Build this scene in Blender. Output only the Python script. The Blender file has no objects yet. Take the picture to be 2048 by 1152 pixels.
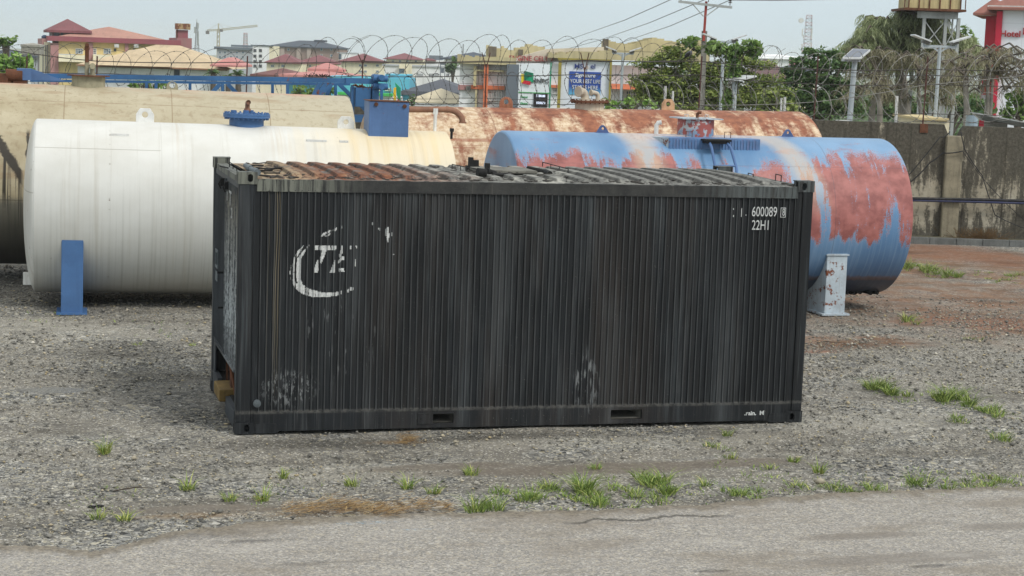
import bpy, bmesh, math, random
import numpy as np
from mathutils import Vector, Matrix
random.seed(7); RNG = np.random.default_rng(7)
C = bpy.context.scene.collection
SC = bpy.context.scene
R = math.radians
PI = math.pi

# ------------------------------------------------------------------ camera
YAW, PITCH, ROLL, FOC = 0.269083772, 0.128100042, 0.0343772956, 3565.85
CAM = Vector((-2.00213753, -17.3457207, 3.77185610))
fw = Vector((math.sin(YAW)*math.cos(PITCH), math.cos(YAW)*math.cos(PITCH), -math.sin(PITCH)))
r0 = Vector((math.cos(YAW), -math.sin(YAW), 0)); u0 = r0.cross(fw)
rt = math.cos(ROLL)*r0 + math.sin(ROLL)*u0
up = -math.sin(ROLL)*r0 + math.cos(ROLL)*u0
cd = bpy.data.cameras.new('camera'); cam = bpy.data.objects.new('camera', cd); C.objects.link(cam)
cd.sensor_width = 36; cd.lens = FOC/2048*36; cd.clip_end = 20000; cd.clip_start = .1
cam.matrix_world = Matrix(((rt.x, up.x, -fw.x, CAM.x), (rt.y, up.y, -fw.y, CAM.y), (rt.z, up.z, -fw.z, CAM.z), (0, 0, 0, 1)))
SC.camera = cam
SC.render.resolution_x, SC.render.resolution_y = 1024, 576
SC.view_settings.view_transform = 'Standard'; SC.view_settings.look = 'None'
SC.view_settings.exposure = 0.25; SC.view_settings.gamma = 1
# ------------------------------------------------------------------ world + sun
SUN_EL, SUN_ROT = R(46), R(152)
w = bpy.data.worlds.new("World"); SC.world = w; w.use_nodes = True
nt = w.node_tree; bg = nt.nodes['Background']
sky = nt.nodes.new('ShaderNodeTexSky'); sky.sky_type = 'NISHITA'; sky.sun_disc = False
sky.sun_elevation = SUN_EL; sky.sun_rotation = SUN_ROT; sky.air_density = 1.0; sky.dust_density = 3.0; sky.ozone_density = 1.5
hs = nt.nodes.new('ShaderNodeHueSaturation'); hs.inputs['Saturation'].default_value = .22
nt.links.new(sky.outputs[0], hs.inputs['Color'])
tc = nt.nodes.new('ShaderNodeTexCoord'); sp = nt.nodes.new('ShaderNodeSeparateXYZ'); nt.links.new(tc.outputs['Generated'], sp.inputs[0])
# cloud deck: even grey, brighter overhead as an overcast sky is
mr = nt.nodes.new('ShaderNodeMapRange'); mr.interpolation_type = 'SMOOTHSTEP'
nt.links.new(sp.outputs[2], mr.inputs[0])
mr.inputs[1].default_value = 0.02; mr.inputs[2].default_value = .75; mr.inputs[3].default_value = 0; mr.inputs[4].default_value = 1
cl = nt.nodes.new('ShaderNodeMix'); cl.data_type = 'RGBA'
SKY_H, SKY_Z = (6.0, 7.15, 7.75, 1), (9.0, 9.3, 9.4, 1)
cl.inputs[6].default_value = SKY_H; cl.inputs[7].default_value = SKY_Z; nt.links.new(mr.outputs[0], cl.inputs[0])
nz = nt.nodes.new('ShaderNodeTexNoise'); nz.inputs['Scale'].default_value = 2.2; nz.inputs['Detail'].default_value = 5
mpn = nt.nodes.new('ShaderNodeMapping'); mpn.inputs['Scale'].default_value = (1, 1, 5); nt.links.new(tc.outputs['Generated'], mpn.inputs[0]); nt.links.new(mpn.outputs[0], nz.inputs['Vector'])
nr = nt.nodes.new('ShaderNodeMapRange'); nt.links.new(nz.outputs[0], nr.inputs[0]); nr.inputs[1].default_value = .3; nr.inputs[2].default_value = .75; nr.inputs[3].default_value = .93; nr.inputs[4].default_value = 1.06
vm = nt.nodes.new('ShaderNodeVectorMath'); vm.operation = 'SCALE'; nt.links.new(cl.outputs[2], vm.inputs[0]); nt.links.new(nr.outputs[0], vm.inputs['Scale'])
mx = nt.nodes.new('ShaderNodeMix'); mx.data_type = 'RGBA'; mx.inputs[0].default_value = .85
nt.links.new(hs.outputs[0], mx.inputs[6]); nt.links.new(vm.outputs[0], mx.inputs[7])
nt.links.new(mx.outputs[2], bg.inputs[0]); bg.inputs[1].default_value = .1
sl = bpy.data.lights.new('sun', 'SUN'); sl.energy = 1.5; sl.angle = R(14); sl.color = (1, .965, .91)
so = bpy.data.objects.new('sun', sl); C.objects.link(so)
sd = Vector((math.sin(SUN_ROT)*math.cos(SUN_EL), math.cos(SUN_ROT)*math.cos(SUN_EL), math.sin(SUN_EL)))
so.rotation_euler = sd.to_track_quat('Z', 'Y').to_euler(); so.location = (0, 0, 60)

# ------------------------------------------------------------------ measuring helpers (pixel of the photo -> point in the yard)
def ray(px, py): return fw + (float(px)-1024)/FOC*rt - (float(py)-576)/FOC*up
def PY(px, py, Y): d = ray(px, py); return CAM + d*((Y-CAM.y)/d.y)
def PX(px, py, X): d = ray(px, py); return CAM + d*((X-CAM.x)/d.x)
def G(px, py, z=0): d = ray(px, py); return CAM + d*((z-CAM.z)/d.z)
def PD(px, py, D): return CAM + ray(px, py)*D

# ------------------------------------------------------------------ mesh builder
class MB:
    def __init__(s): s.v = []; s.f = []; s.uv = {}
    def add(s, vs, fs, M=None):
        b = len(s.v)
        s.v += [tuple(M @ Vector(v)) if M else tuple(v) for v in vs]
        s.f += [tuple(i+b for i in f) for f in fs]; return s
    def box(s, x0, y0, z0, x1, y1, z1, M=None):
        vs = [(x, y, z) for x in (x0, x1) for y in (y0, y1) for z in (z0, z1)]
        return s.add(vs, [(0, 1, 3, 2), (4, 6, 7, 5), (0, 4, 5, 1), (2, 3, 7, 6), (0, 2, 6, 4), (1, 5, 7, 3)], M)
    def bar(s, p, q, wx, wz=None, upv=(0, 0, 1)):
        wz = wz or wx; p = Vector(p); q = Vector(q); d = (q-p); L = d.length
        if L < 1e-6: return s
        d.normalize(); u = Vector(upv)
        if abs(d.dot(u)) > .98: u = Vector((0, 1, 0))
        a = d.cross(u).normalized(); b = a.cross(d)
        M = Matrix(((d.x, a.x, b.x, p.x), (d.y, a.y, b.y, p.y), (d.z, a.z, b.z, p.z), (0, 0, 0, 1)))
        return s.box(0, -wx/2, -wz/2, L, wx/2, wz/2, M)
    def tube(s, pts, r, n=8, cap=True):
        pts = [Vector(p) for p in pts]; rs = r if isinstance(r, (list, tuple)) else [r]*len(pts)
        b = len(s.v); prev = None
        for i, p in enumerate(pts):
            t = (pts[min(i+1, len(pts)-1)]-pts[max(i-1, 0)]).normalized()
            if prev is None:
                a = t.cross(Vector((0, 0, 1)))
                if a.length < .1: a = t.cross(Vector((0, 1, 0)))
            else: a = prev - t*prev.dot(t)
            a.normalize(); prev = a; c = t.cross(a)
            for k in range(n):
                th = 2*PI*k/n; s.v.append(tuple(p+rs[i]*(math.cos(th)*a+math.sin(th)*c)))
        for i in range(len(pts)-1):
            for k in range(n):
                k2 = (k+1) % n; s.f.append((b+i*n+k, b+i*n+k2, b+(i+1)*n+k2, b+(i+1)*n+k))
        if cap:
            s.f.append(tuple(b+k for k in range(n))); s.f.append(tuple(b+(len(pts)-1)*n+k for k in range(n)))
        return s
    def cyl(s, p, q, r, n=16, r2=None, cap=True): return s.tube([p, q], [r, r2 if r2 is not None else r], n, cap)
    def prism(s, outer, holes=(), depth=.01, M=None):
        """outline in local x,z with holes, extruded along local y"""
        bm = bmesh.new(); es = []; loops = [list(outer)]+[list(h) for h in holes]
        rings = []
        for lp in loops:
            vs = [bm.verts.new((x, 0, z)) for x, z in lp]; rings.append(vs)
            es += [bm.edges.new((vs[i], vs[(i+1) % len(vs)])) for i in range(len(vs))]
        bmesh.ops.triangle_fill(bm, edges=es, use_beauty=True, use_dissolve=False)
        bm.verts.index_update(); vs = [v.co.copy() for v in bm.verts]; n = len(vs)
        fs = [tuple(v.index for v in f.verts) for f in bm.faces]
        allv = [tuple(v) for v in vs]+[(v.x, depth, v.z) for v in vs]
        af = fs+[tuple(i+n for i in reversed(f)) for f in fs]
        for ring in rings:
            m = len(ring)
            for i in range(m):
                a, b2 = ring[i].index, ring[(i+1) % m].index; af.append((a, b2, b2+n, a+n))
        bm.free(); return s.add(allv, af, M)
    def sphere(s, c, r, n=8, sc=(1, 1, 1)):
        c = Vector(c); vs = [(c.x, c.y, c.z-r*sc[2])]; fs = []
        for i in range(1, n):
            for k in range(n*2):
                th = PI*i/n; ph = PI*k/n
                vs.append((c.x+r*sc[0]*math.sin(th)*math.cos(ph), c.y+r*sc[1]*math.sin(th)*math.sin(ph), c.z-r*sc[2]*math.cos(th)))
        vs.append((c.x, c.y, c.z+r*sc[2])); m = n*2
        for k in range(m):
            fs.append((0, 1+(k+1) % m, 1+k)); fs.append((len(vs)-1, 1+(n-2)*m+k, 1+(n-2)*m+(k+1) % m))
            for i in range(n-2): fs.append((1+i*m+k, 1+i*m+(k+1) % m, 1+(i+1)*m+(k+1) % m, 1+(i+1)*m+k))
        return s.add(vs, fs)
    def hip(s, x0, y0, x1, y1, z, h, inset=None, t=.12):
        inset = inset if inset is not None else min(x1-x0, y1-y0)/2
        if x1-x0 >= y1-y0: a, b = (x0+inset, (y0+y1)/2, z+h), (x1-inset, (y0+y1)/2, z+h)
        else: a, b = ((x0+x1)/2, y0+inset, z+h), ((x0+x1)/2, y1-inset, z+h)
        vs = [(x0, y0, z), (x1, y0, z), (x1, y1, z), (x0, y1, z), a, b] + [(x0, y0, z-t), (x1, y0, z-t), (x1, y1, z-t), (x0, y1, z-t)]
        if x1-x0 >= y1-y0: fs = [(0, 1, 5, 4), (1, 2, 5), (2, 3, 4, 5), (3, 0, 4)]
        else: fs = [(0, 1, 4), (1, 2, 5, 4), (2, 3, 5), (3, 0, 4, 5)]
        fs += [(0, 6, 7, 1), (1, 7, 8, 2), (2, 8, 9, 3), (3, 9, 6, 0), (6, 9, 8, 7)]
        return s.add(vs, fs)
    def build(s, name, mat=None, parent=None, smooth=False, norm=True):
        me = bpy.data.meshes.new(name); me.from_pydata(s.v, [], s.f)
        if norm:
            bm = bmesh.new(); bm.from_mesh(me); bmesh.ops.recalc_face_normals(bm, faces=bm.faces); bm.to_mesh(me); bm.free()
        if smooth is not False:
            me.polygons.foreach_set('use_smooth', [True]*len(me.polygons))
            if smooth is not True: me.set_sharp_from_angle(angle=R(smooth))
        return link(name, me, mat, parent)
def link(name, me, mat=None, parent=None):
    if mat is not None and not len(me.materials): me.materials.append(mat)
    o = bpy.data.objects.new(name, me); C.objects.link(o)
    if parent is not None: o.parent = parent
    return o
def stadium(cx, cz, w_, h_, n=6):
    r = w_/2; pts = []
    for k in range(n+1): a = PI*k/n; pts.append((cx+r*math.cos(a), cz+h_/2-r+r*math.sin(a)))
    for k in range(n+1): a = PI+PI*k/n; pts.append((cx+r*math.cos(a), cz-h_/2+r+r*math.sin(a)))
    return pts
def circle(cx, cz, r, n=16): return [(cx+r*math.cos(2*PI*k/n), cz+r*math.sin(2*PI*k/n)) for k in range(n)]
def rect(x0, z0, x1, z1): return [(x0, z0), (x1, z0), (x1, z1), (x0, z1)]
def bevel(o, wd=.01, seg=2):
    m = o.modifiers.new('bevel', 'BEVEL'); m.width = wd; m.segments = seg; m.limit_method = 'ANGLE'; m.angle_limit = R(40); return o
def tag(o, label=None, cat=None, group=None, kind=None):
    if label: o['label'] = label
    if cat: o['category'] = cat
    if group: o['group'] = group
    if kind: o['kind'] = kind
    return o
def thing(name, label, cat, loc=(0, 0, 0), M=None, group=None):
    o = bpy.data.objects.new(name, None); C.objects.link(o); o.empty_display_size = .2
    if M is not None: o.matrix_world = M
    else: o.location = loc
    return tag(o, label, cat, group)
def copy_tree(o, parent=None):
    c = o.copy(); C.objects.link(c)
    if parent is not None: c.parent = parent
    for ch in list(o.children): copy_tree(ch, c)
    return c
def np_mesh(name, V, F, mat, parent=None, tint=None, smooth=False):
    """V (n,3), F (m,k) arrays; tint per face"""
    me = bpy.data.meshes.new(name); V = np.asarray(V, np.float32); F = np.asarray(F, np.int32); m, k = F.shape
    me.vertices.add(len(V)); me.vertices.foreach_set('co', V.ravel())
    me.loops.add(m*k); me.loops.foreach_set('vertex_index', F.ravel())
    me.polygons.add(m); me.polygons.foreach_set('loop_start', np.arange(0, m*k, k, dtype=np.int32)); me.polygons.foreach_set('loop_total', np.full(m, k, np.int32))
    if smooth: me.polygons.foreach_set('use_smooth', np.ones(m, bool))
    me.update(calc_edges=True); me.validate()
    if tint is not None and len(me.polygons) == m:
        a = me.attributes.new('tint', 'FLOAT', 'FACE'); a.data.foreach_set('value', np.asarray(tint, np.float32))
    return link(name, me, mat, parent)
_fonts = {}
def text(parent, name, s_, size, loc, mat, xs=1.0, bold=0.0, depth=.01, align='CENTER', skew=0, rotz=0):
    cu = bpy.data.curves.new(name, 'FONT'); cu.body = s_; cu.size = size; cu.align_x = align; cu.align_y = 'CENTER'
    cu.extrude = depth/2; cu.offset = bold; cu.shear = skew; cu.resolution_u = 4
    o = bpy.data.objects.new(name, cu); C.objects.link(o)
    me = bpy.data.meshes.new_from_object(o.evaluated_get(bpy.context.evaluated_depsgraph_get()))
    bpy.data.objects.remove(o); bpy.data.curves.remove(cu)
    me.transform(Matrix.Translation(loc) @ Matrix.Rotation(rotz, 4, 'Z') @ Matrix.Rotation(PI/2, 4, 'X') @ Matrix.Diagonal((xs, 1, 1, 1)))
    me.materials.clear(); return link(name, me, mat, parent)

# ------------------------------------------------------------------ materials
def c(r, g=None, b=None):
    """sRGB 0-255 -> linear"""
    if g is None: g = b = r
    f = lambda x: (x/255/12.92) if x/255 <= .04045 else ((x/255+.055)/1.055)**2.4
    return (f(r), f(g), f(b), 1)
class N:
    def __init__(s, name):
        s.m = bpy.data.materials.new(name); s.m.use_nodes = True; s.t = s.m.node_tree; s.b = s.t.nodes['Principled BSDF']; s._c = {}
    def n(s, ty, ins=None, **kw):
        nd = s.t.nodes.new('ShaderNode'+ty)
        for k, v in kw.items(): setattr(nd, k, v)
        for k, v in (ins or {}).items(): s.set(nd, k, v)
        return nd
    def set(s, nd, k, v):
        if isinstance(v, bpy.types.NodeSocket): s.t.links.new(v, nd.inputs[k])
        else: nd.inputs[k].default_value = v
    def co(s, kind='Object'):
        if kind not in s._c: s._c[kind] = s.n('TexCoord').outputs[kind]
        return s._c[kind]
    def at(s, name='tint'): return s.n('Attribute', attribute_name=name).outputs['Fac']
    def mp(s, v, sc=(1, 1, 1), loc=(0, 0, 0), rot=(0, 0, 0)): return s.n('Mapping', {0: v, 'Scale': sc, 'Location': loc, 'Rotation': rot}).outputs[0]
    def noise(s, v, sc=1., det=4., ro=.6, dist=0.): return s.n('TexNoise', {'Vector': v, 'Scale': sc, 'Detail': det, 'Roughness': ro, 'Distortion': dist}).outputs[0]
    def vor(s, v, sc=1., feat='F1', out='Distance', rnd=1.): return s.n('TexVoronoi', {'Vector': v, 'Scale': sc, 'Randomness': rnd}, feature=feat).outputs[out]
    def rm(s, f, a, b, lo=0., hi=1., smooth=False):
        return s.n('MapRange', {0: f, 1: a, 2: b, 3: lo, 4: hi}, interpolation_type='SMOOTHSTEP' if smooth else 'LINEAR').outputs[0]
    def mix(s, f, a, b, mode='MIX'): return s.n('Mix', {0: f, 6: a, 7: b}, data_type='RGBA', blend_type=mode).outputs[2]
    def ma(s, op, a, b=0., cl_=False): return s.n('Math', {0: a, 1: b}, operation=op, use_clamp=cl_).outputs[0]
    def mul(s, a, b): return s.ma('MULTIPLY', a, b)
    def add(s, a, b): return s.ma('ADD', a, b)
    def mx(s, a, b): return s.ma('MAXIMUM', a, b)
    def sep(s, v): o = s.n('SeparateXYZ', {0: v}).outputs; return o[0], o[1], o[2]
    def xyz(s, x, y, z): return s.n('CombineXYZ', {0: x, 1: y, 2: z}).outputs[0]
    def ramp(s, f, st, interp='LINEAR'):
        nd = s.n('ValToRGB', {0: f}); cr = nd.color_ramp; cr.interpolation = interp
        while len(cr.elements) < len(st): cr.elements.new(.5)
        for e, (p, col) in zip(cr.elements, st): e.position = p; e.color = col
        return nd.outputs[0]
    def hsum(s, v, f): return s.mix(f, v, (0, 0, 0, 1))
    def out(s, col, rough=.7, metal=0., h=None, bs=.4, bd=.02, spec=.35, alpha=None):
        s.set(s.b, 'Base Color', col); s.set(s.b, 'Roughness', rough); s.set(s.b, 'Metallic', metal); s.b.inputs['Specular IOR Level'].default_value = spec
        if h is not None: s.set(s.b, 'Normal', s.n('Bump', {'Height': h, 'Strength': bs, 'Distance': bd}).outputs[0])
        if alpha is not None: s.set(s.b, 'Alpha', alpha)
        return s.m
_mats = {}
def paint(name, col, rough=.65, var=.25, sc=1.5, streak=.3, dirt=(.10, .09, .075, 1), grime=.35, metal=0., bump=.15, rust=0., coord='Object'):
    """weathered coat: tone patches, rain streaks running down, grime specks"""
    if name in _mats: return _mats[name]
    k = N(name); v = k.co(coord)
    a = k.noise(v, sc, 5, .65); st = k.noise(k.mp(v, (sc*7, sc*7, sc*.35)), 1.0, 4, .6)
    dk = tuple(x*(1-var) for x in col[:3])+(1,); lt = tuple(min(1, x*(1+var*.5)) for x in col[:3])+(1,)
    base = k.mix(k.rm(a, .35, .65), dk, lt)
    base = k.mix(k.mul(k.rm(st, .5, .72), streak), base, dirt)
    base = k.mix(k.mul(k.rm(k.noise(v, sc*9, 6, .7), .55, .75), grime), base, dirt)
    if rust > 0: base = k.mix(k.rm(k.noise(k.mp(v, (1, 1, 1), (5, 3, 1)), sc*2.3, 7, .7), .72-rust*.3, .76-rust*.3), base, k.ramp(k.noise(v, sc*20, 3), [(.3, c(70, 36, 24)), (.7, c(140, 80, 50))]))
    _mats[name] = k.out(base, rough, metal, k.noise(v, sc*14, 4), bump, .01); return _mats[name]
# ------------------------------------------------------------------ yard materials
def m_ground():
    k = N('gravel_ground'); v = k.co('Object'); x, y, z = k.sep(v)
    wob = k.noise(v, .9, 5, .65)
    v2 = k.vor(v, 40., out='Color'); v3 = k.vor(v, 62., out='Color'); big = k.vor(v, 17., out='Color')
    r1 = k.sep(v2)[0]; r2 = k.sep(v3)[0]; r3 = k.sep(big)[1]
    st = [(0, c(56, 56, 55)), (.25, c(94, 94, 92)), (.5, c(128, 127, 123)), (.72, c(158, 156, 150)), (.86, c(172, 164, 140)), (1, c(208, 205, 197))]
    g1 = k.ramp(r1, st); g2 = k.ramp(r2, st); g3 = k.ramp(r3, st)
    gr = k.mix(k.rm(k.sep(v2)[1], .45, .55), g1, g2); gr = k.mix(k.rm(k.sep(big)[2], .8, .82), gr, g3)
    gap = k.rm(k.vor(v, 40., 'DISTANCE_TO_EDGE'), .0, .012); gr = k.mix(k.mul(k.ma('SUBTRACT', 1., gap), .5), gr, c(60, 56, 50))
    dirt = k.ramp(k.noise(v, 6, 8, .75), [(.3, c(102, 98, 91)), (.5, c(126, 121, 112)), (.7, c(143, 139, 130))])
    dirt = k.mix(k.rm(r2, .82, .9), dirt, g2)
    patch = k.rm(k.noise(v, .55, 7, .7), .45, .58); damp = k.rm(k.noise(k.mp(v, (.45, 1.1, 1), (3, 1, 0)), 1., 6, .7), .50, .64)
    fine = k.noise(v, 5., 6, .75)
    def blob(px, py, rx, ry, hard=.35, rot=0):
        p = G(px, py); q = k.mp(v, (1/rx, 1/ry, 0), (-p.x/rx, -p.y/ry, 0))
        d = k.n('VectorMath', {0: q}, operation='LENGTH').outputs['Value']
        d = k.add(d, k.mul(k.add(wob, -.5), 1.6)); d = k.add(d, k.mul(k.add(fine, -.5), .5)); return k.rm(d, 1+hard, 1-hard)
    dm = patch
    for b in ((200, 640, 2.0, .5), (60, 760, 1.0, .5), (820, 940, 1.3, .25), (1150, 930, 1.6, .30), (1330, 945, 1.3, .3), (1350, 905, .8, .2), (330, 1010, 1.4, .25), (1850, 690, 2.2, 1.0), (1700, 640, 1.5, .8), (1950, 760, 1.6, .5), (120, 905, .7, .3), (1800, 900, 1.5, .25)):
        dm = k.mx(dm, blob(*b))
    col = k.mix(k.mul(dm, .88), gr, dirt)
    # loose tones of the soil
    brown = k.ramp(k.noise(v, 9, 7, .7), [(.3, c(96, 70, 52)), (.6, c(140, 108, 84)), (.8, c(168, 142, 112))])
    bm_ = blob(1900, 600, 3.2, 4.2)
    for b in ((1860, 520, 2.8, 4.), (1990, 540, 2., 4.), (1700, 680, 1.2, .6)): bm_ = k.mx(bm_, blob(*b))
    bm_ = k.mul(bm_, k.rm(k.noise(v, 1.3, 6, .7), .40, .58, .25, .9)); col = k.mix(bm_, col, brown)
    red = k.ramp(k.noise(v, 12, 6, .7), [(.3, c(108, 72, 54)), (.7, c(150, 108, 84))])
    rm_ = blob(1980, 640, 1.6, .5)
    for b in ((1900, 505, 1.5, 1.8), (2020, 520, 1.2, 1.4), (1560, 660, .4, .3), (1625, 700, .4, .15), (2040, 650, 1., .5)): rm_ = k.mx(rm_, blob(*b))
    col = k.mix(k.mul(rm_, k.rm(fine, .35, .6, .35, .85)), col, red)
    dk = blob(345, 770, 1.15, 1.3, .5)  # container's cast shadow and shade under the tank, painted dark into the soil
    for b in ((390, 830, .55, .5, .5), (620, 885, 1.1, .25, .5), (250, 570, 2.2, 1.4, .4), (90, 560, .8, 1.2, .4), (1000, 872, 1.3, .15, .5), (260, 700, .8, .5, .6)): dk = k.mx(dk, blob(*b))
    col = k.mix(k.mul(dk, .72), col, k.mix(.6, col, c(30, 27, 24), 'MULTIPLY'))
    lt = blob(640, 940, 1.2, .35); lt = k.mx(lt, blob(1280, 880, 1.6, .3)); lt = k.mx(lt, blob(80, 660, 1., 1.2)); lt = k.mul(k.mx(lt, blob(1750, 840, 1.6, .5)), .35)
    col = k.mix(lt, col, k.mix(.5, col, c(205, 200, 186)))
    col = k.mix(k.mul(damp, .5), col, k.mix(.75, col, c(92, 84, 72), 'MULTIPLY'))
    mud = blob(1180, 935, 1.5, .22, .2)
    for b in ((1420, 925, .9, .2, .2), (880, 930, .7, .16, .2), (400, 1015, .7, .12, .2)): mud = k.mx(mud, blob(*b))
    col = k.mix(k.mul(mud, .7), col, k.ramp(k.noise(v, 18, 5, .6), [(.3, c(96, 88, 78)), (.7, c(118, 108, 96))]))
    straw = k.mul(blob(720, 1017, .85, .16, .6), k.rm(k.noise(k.mp(v, (14, 40, 1)), 1., 6, .75), .44, .62))
    straw = k.mx(straw, k.mul(blob(800, 880, .3, .1, .4), .6)); straw = k.mx(straw, k.mul(blob(380, 1028, .4, .08, .4), .5))
    col = k.mix(k.mul(straw, .85), col, k.ramp(fine, [(.3, c(104, 80, 50)), (.7, c(164, 134, 92))]))
    pud = blob(115, 778, .34, .16, .12)
    col = k.mix(k.mul(pud, .75), col, c(104, 102, 98))
    h = k.add(k.mul(r1, .5), k.mul(r2, .4)); h = k.mul(h, k.ma('SUBTRACT', 1., k.mul(k.mx(mud, pud), .9)))
    rough = k.rm(k.mx(pud, k.mul(mud, .3)), 0, 1, .9, .12)
    far = k.rm(y, 30., 60.); col = k.mix(far, col, k.ramp(k.noise(v, .05, 6, .7), [(.35, c(62, 78, 44)), (.55, c(96, 100, 62)), (.7, c(130, 112, 88))]))
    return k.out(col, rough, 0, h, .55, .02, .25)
def m_asphalt():
    k = N('worn_asphalt'); v = k.co('Object'); n = k.noise(v, 1.4, 6, .65)
    r1 = k.sep(k.vor(v, 52., out='Color'))[0]; r2 = k.sep(k.vor(v, 85., out='Color'))[1]; n2 = k.noise(v, 40, 3, .8)
    st = [(0, c(92, 90, 88)), (.35, c(134, 131, 126)), (.7, c(168, 163, 156)), (.88, c(188, 176, 152)), (1, c(216, 212, 205))]
    col = k.mix(.5, k.ramp(r1, st), k.ramp(r2, st)); col = k.mix(.2, col, k.ramp(n2, st))
    col = k.mix(k.mul(k.rm(n, .35, .7), .25), col, c(150, 144, 137))
    def blob(px, py, rx, ry, hard=.3, am=1.):
        p = G(px, py); q = k.mp(v, (1/rx, 1/ry, 0), (-p.x/rx, -p.y/ry, 0))
        d = k.n('VectorMath', {0: q}, operation='LENGTH').outputs['Value']; d = k.add(d, k.mul(k.add(n, -.5), am)); return k.rm(d, 1+hard, 1-hard)
    wet = k.mx(blob(1800, 1120, .9, .14), blob(1720, 1075, .5, .1)); wet = k.mx(wet, blob(2010, 1055, .4, .1, .3))
    col = k.mix(k.mul(wet, .6), col, c(112, 103, 92))
    oil = k.mx(blob(1860, 1135, .18, .04), blob(1425, 1145, .14, .035)); oil = k.mx(oil, k.mul(blob(620, 1130, .3, .05, .5, 2.), .6))
    for b in ((300, 1078, .5, .09, .6, 2.6), (430, 1072, .5, .09, .6, 2.6), (500, 1085, .3, .06, .6, 2.6)): oil = k.mx(oil, k.mul(blob(*b), .8))
    oil = k.mul(oil, k.rm(k.noise(v, 9, 5, .7), .35, .6, .3, 1.)); col = k.mix(k.mul(oil, .8), col, c(62, 60, 58))
    big_ = k.noise(k.mp(v, (.7, 1.6, 1), (4, 2, 0)), 1., 6, .65); col = k.mix(k.rm(big_, .42, .3, 0, .35), col, c(182, 177, 169)); col = k.mix(k.rm(big_, .5, .64, 0, .5), col, c(124, 114, 100)); col = k.mix(k.rm(k.noise(v, 3.5, 7, .75), .56, .7, 0, .4), col, c(100, 97, 92))
    eg = k.rm(k.add(k.at('edge'), k.mul(k.add(k.noise(v, 5, 6, .7), -.5), 1.4)), .45, .8); col = k.mix(k.mul(eg, .8), col, k.ramp(k.noise(v, 30, 4, .7), [(.35, c(84, 78, 68)), (.6, c(136, 126, 110))]))
    # crack along the broken edge
    x, y, z = k.sep(v); p = G(1300, 1040); yy = k.add(y, k.add(k.mul(k.noise(k.mp(v, (1, 0, 0)), 1.1, 6, .6), -.9), .45-p.y))
    cr = k.mul(k.rm(k.ma('ABSOLUTE', k.add(yy, k.mul(k.add(k.noise(v, 22, 4), -.5), .08))), .045, .012), k.mul(k.rm(x, G(1090, 1030).x, G(1140, 1030).x), k.rm(x, G(1440, 1010).x, G(1400, 1015).x)))
    col = k.mix(k.mul(cr, .75), col, c(58, 56, 52))
    bl = k.mul(k.mx(blob(740, 1048, .22, .035, .5), blob(830, 1062, .12, .03, .5)), .5); col = k.mix(k.mul(bl, k.rm(k.noise(v, 40, 3), .5, .6)), col, c(110, 160, 190))
    return k.out(col, k.rm(wet, 0, 1, .85, .55), 0, k.add(r1, k.mul(r2, .6)), .4, .008, .25)
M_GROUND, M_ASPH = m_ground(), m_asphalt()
def m_wall():
    k = N('mouldy_concrete'); v = k.co('Object'); x, y, z = k.sep(v)
    base = k.ramp(k.noise(v, 1.2, 6, .65), [(.3, c(140, 132, 114)), (.55, c(168, 160, 142)), (.75, c(186, 180, 164))])
    mould = k.noise(k.mp(v, (2.3, 2.3, .55)), 1., 8, .72); fine = k.noise(v, 14, 6, .75)
    h = k.rm(z, .9, 2.4, 0., .17); m = k.add(k.add(mould, h), k.mul(k.add(fine, -.5), .35))
    foot = k.mul(k.rm(z, .9, .2), .12); m = k.add(m, foot)
    col = k.mix(k.rm(m, .49, .57, 0, .95), base, k.ramp(fine, [(.35, c(50, 48, 43)), (.65, c(94, 90, 80))]))
    dr = k.noise(k.mp(v, (9, 9, .25)), 1., 3, .5); col = k.mix(k.mul(k.rm(dr, .6, .68), .55), col, c(52, 48, 42))
    return k.out(col, .92, 0, k.add(fine, k.mul(k.noise(v, 50, 3), .4)), .5, .02, .2)
M_WALL = m_wall()
M_CONC = paint('grey_concrete', c(132, 130, 122), .9, .3, 2., .4, c(60, 58, 52), .5, bump=.4)
M_KERB = paint('kerb_blocks', c(104, 106, 104), .9, .3, 3., .3, c(66, 66, 62), .5, bump=.4)

# ground: one sheet, level in the yard, falling away behind the wall into the town
def ground_z(x, y):
    d = (x-CAM.x)*math.sin(YAW)+(y-CAM.y)*math.cos(YAW)
    t = min(1, max(0, (d-44)/90)); return -10*(t*t*(3-2*t))
def m_yard():
    xs = list(np.linspace(-9, 26, 141)); ys = list(np.linspace(-22, 30, 209))
    def ext(a, far):
        o = [a]; st = .5 if far > a else -.5
        while abs(o[-1]) < abs(far): st *= 1.35; o.append(o[-1]+st)
        return o[1:]
    xs = ext(-9, -2500)[::-1]+xs+ext(26, 2500); ys = ext(-22, -400)[::-1]+ys+ext(30, 3200)
    X, Y = np.meshgrid(xs, ys); d = (X-CAM.x)*math.sin(YAW)+(Y-CAM.y)*math.cos(YAW)
    t = np.clip((d-44)/90, 0, 1); Z = -10*(t*t*(3-2*t))
    near = (d < 42) & (np.abs(X) < 30) & (Y > -3.9)
    a = np.sin(X*1.7+Y*.6)*np.sin(Y*1.3-X*.4)*.010+np.sin(X*4.1+1)*np.sin(Y*3.7+2)*.006
    Z = Z+np.where(near, a-.016, 0)
    n, m = X.shape; I = np.arange(n*m).reshape(n, m)
    F = np.stack([I[:-1, :-1], I[:-1, 1:], I[1:, 1:], I[1:, :-1]], -1).reshape(-1, 4)
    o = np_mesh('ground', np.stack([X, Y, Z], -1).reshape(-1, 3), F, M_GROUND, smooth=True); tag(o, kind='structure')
m_yard()
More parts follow.
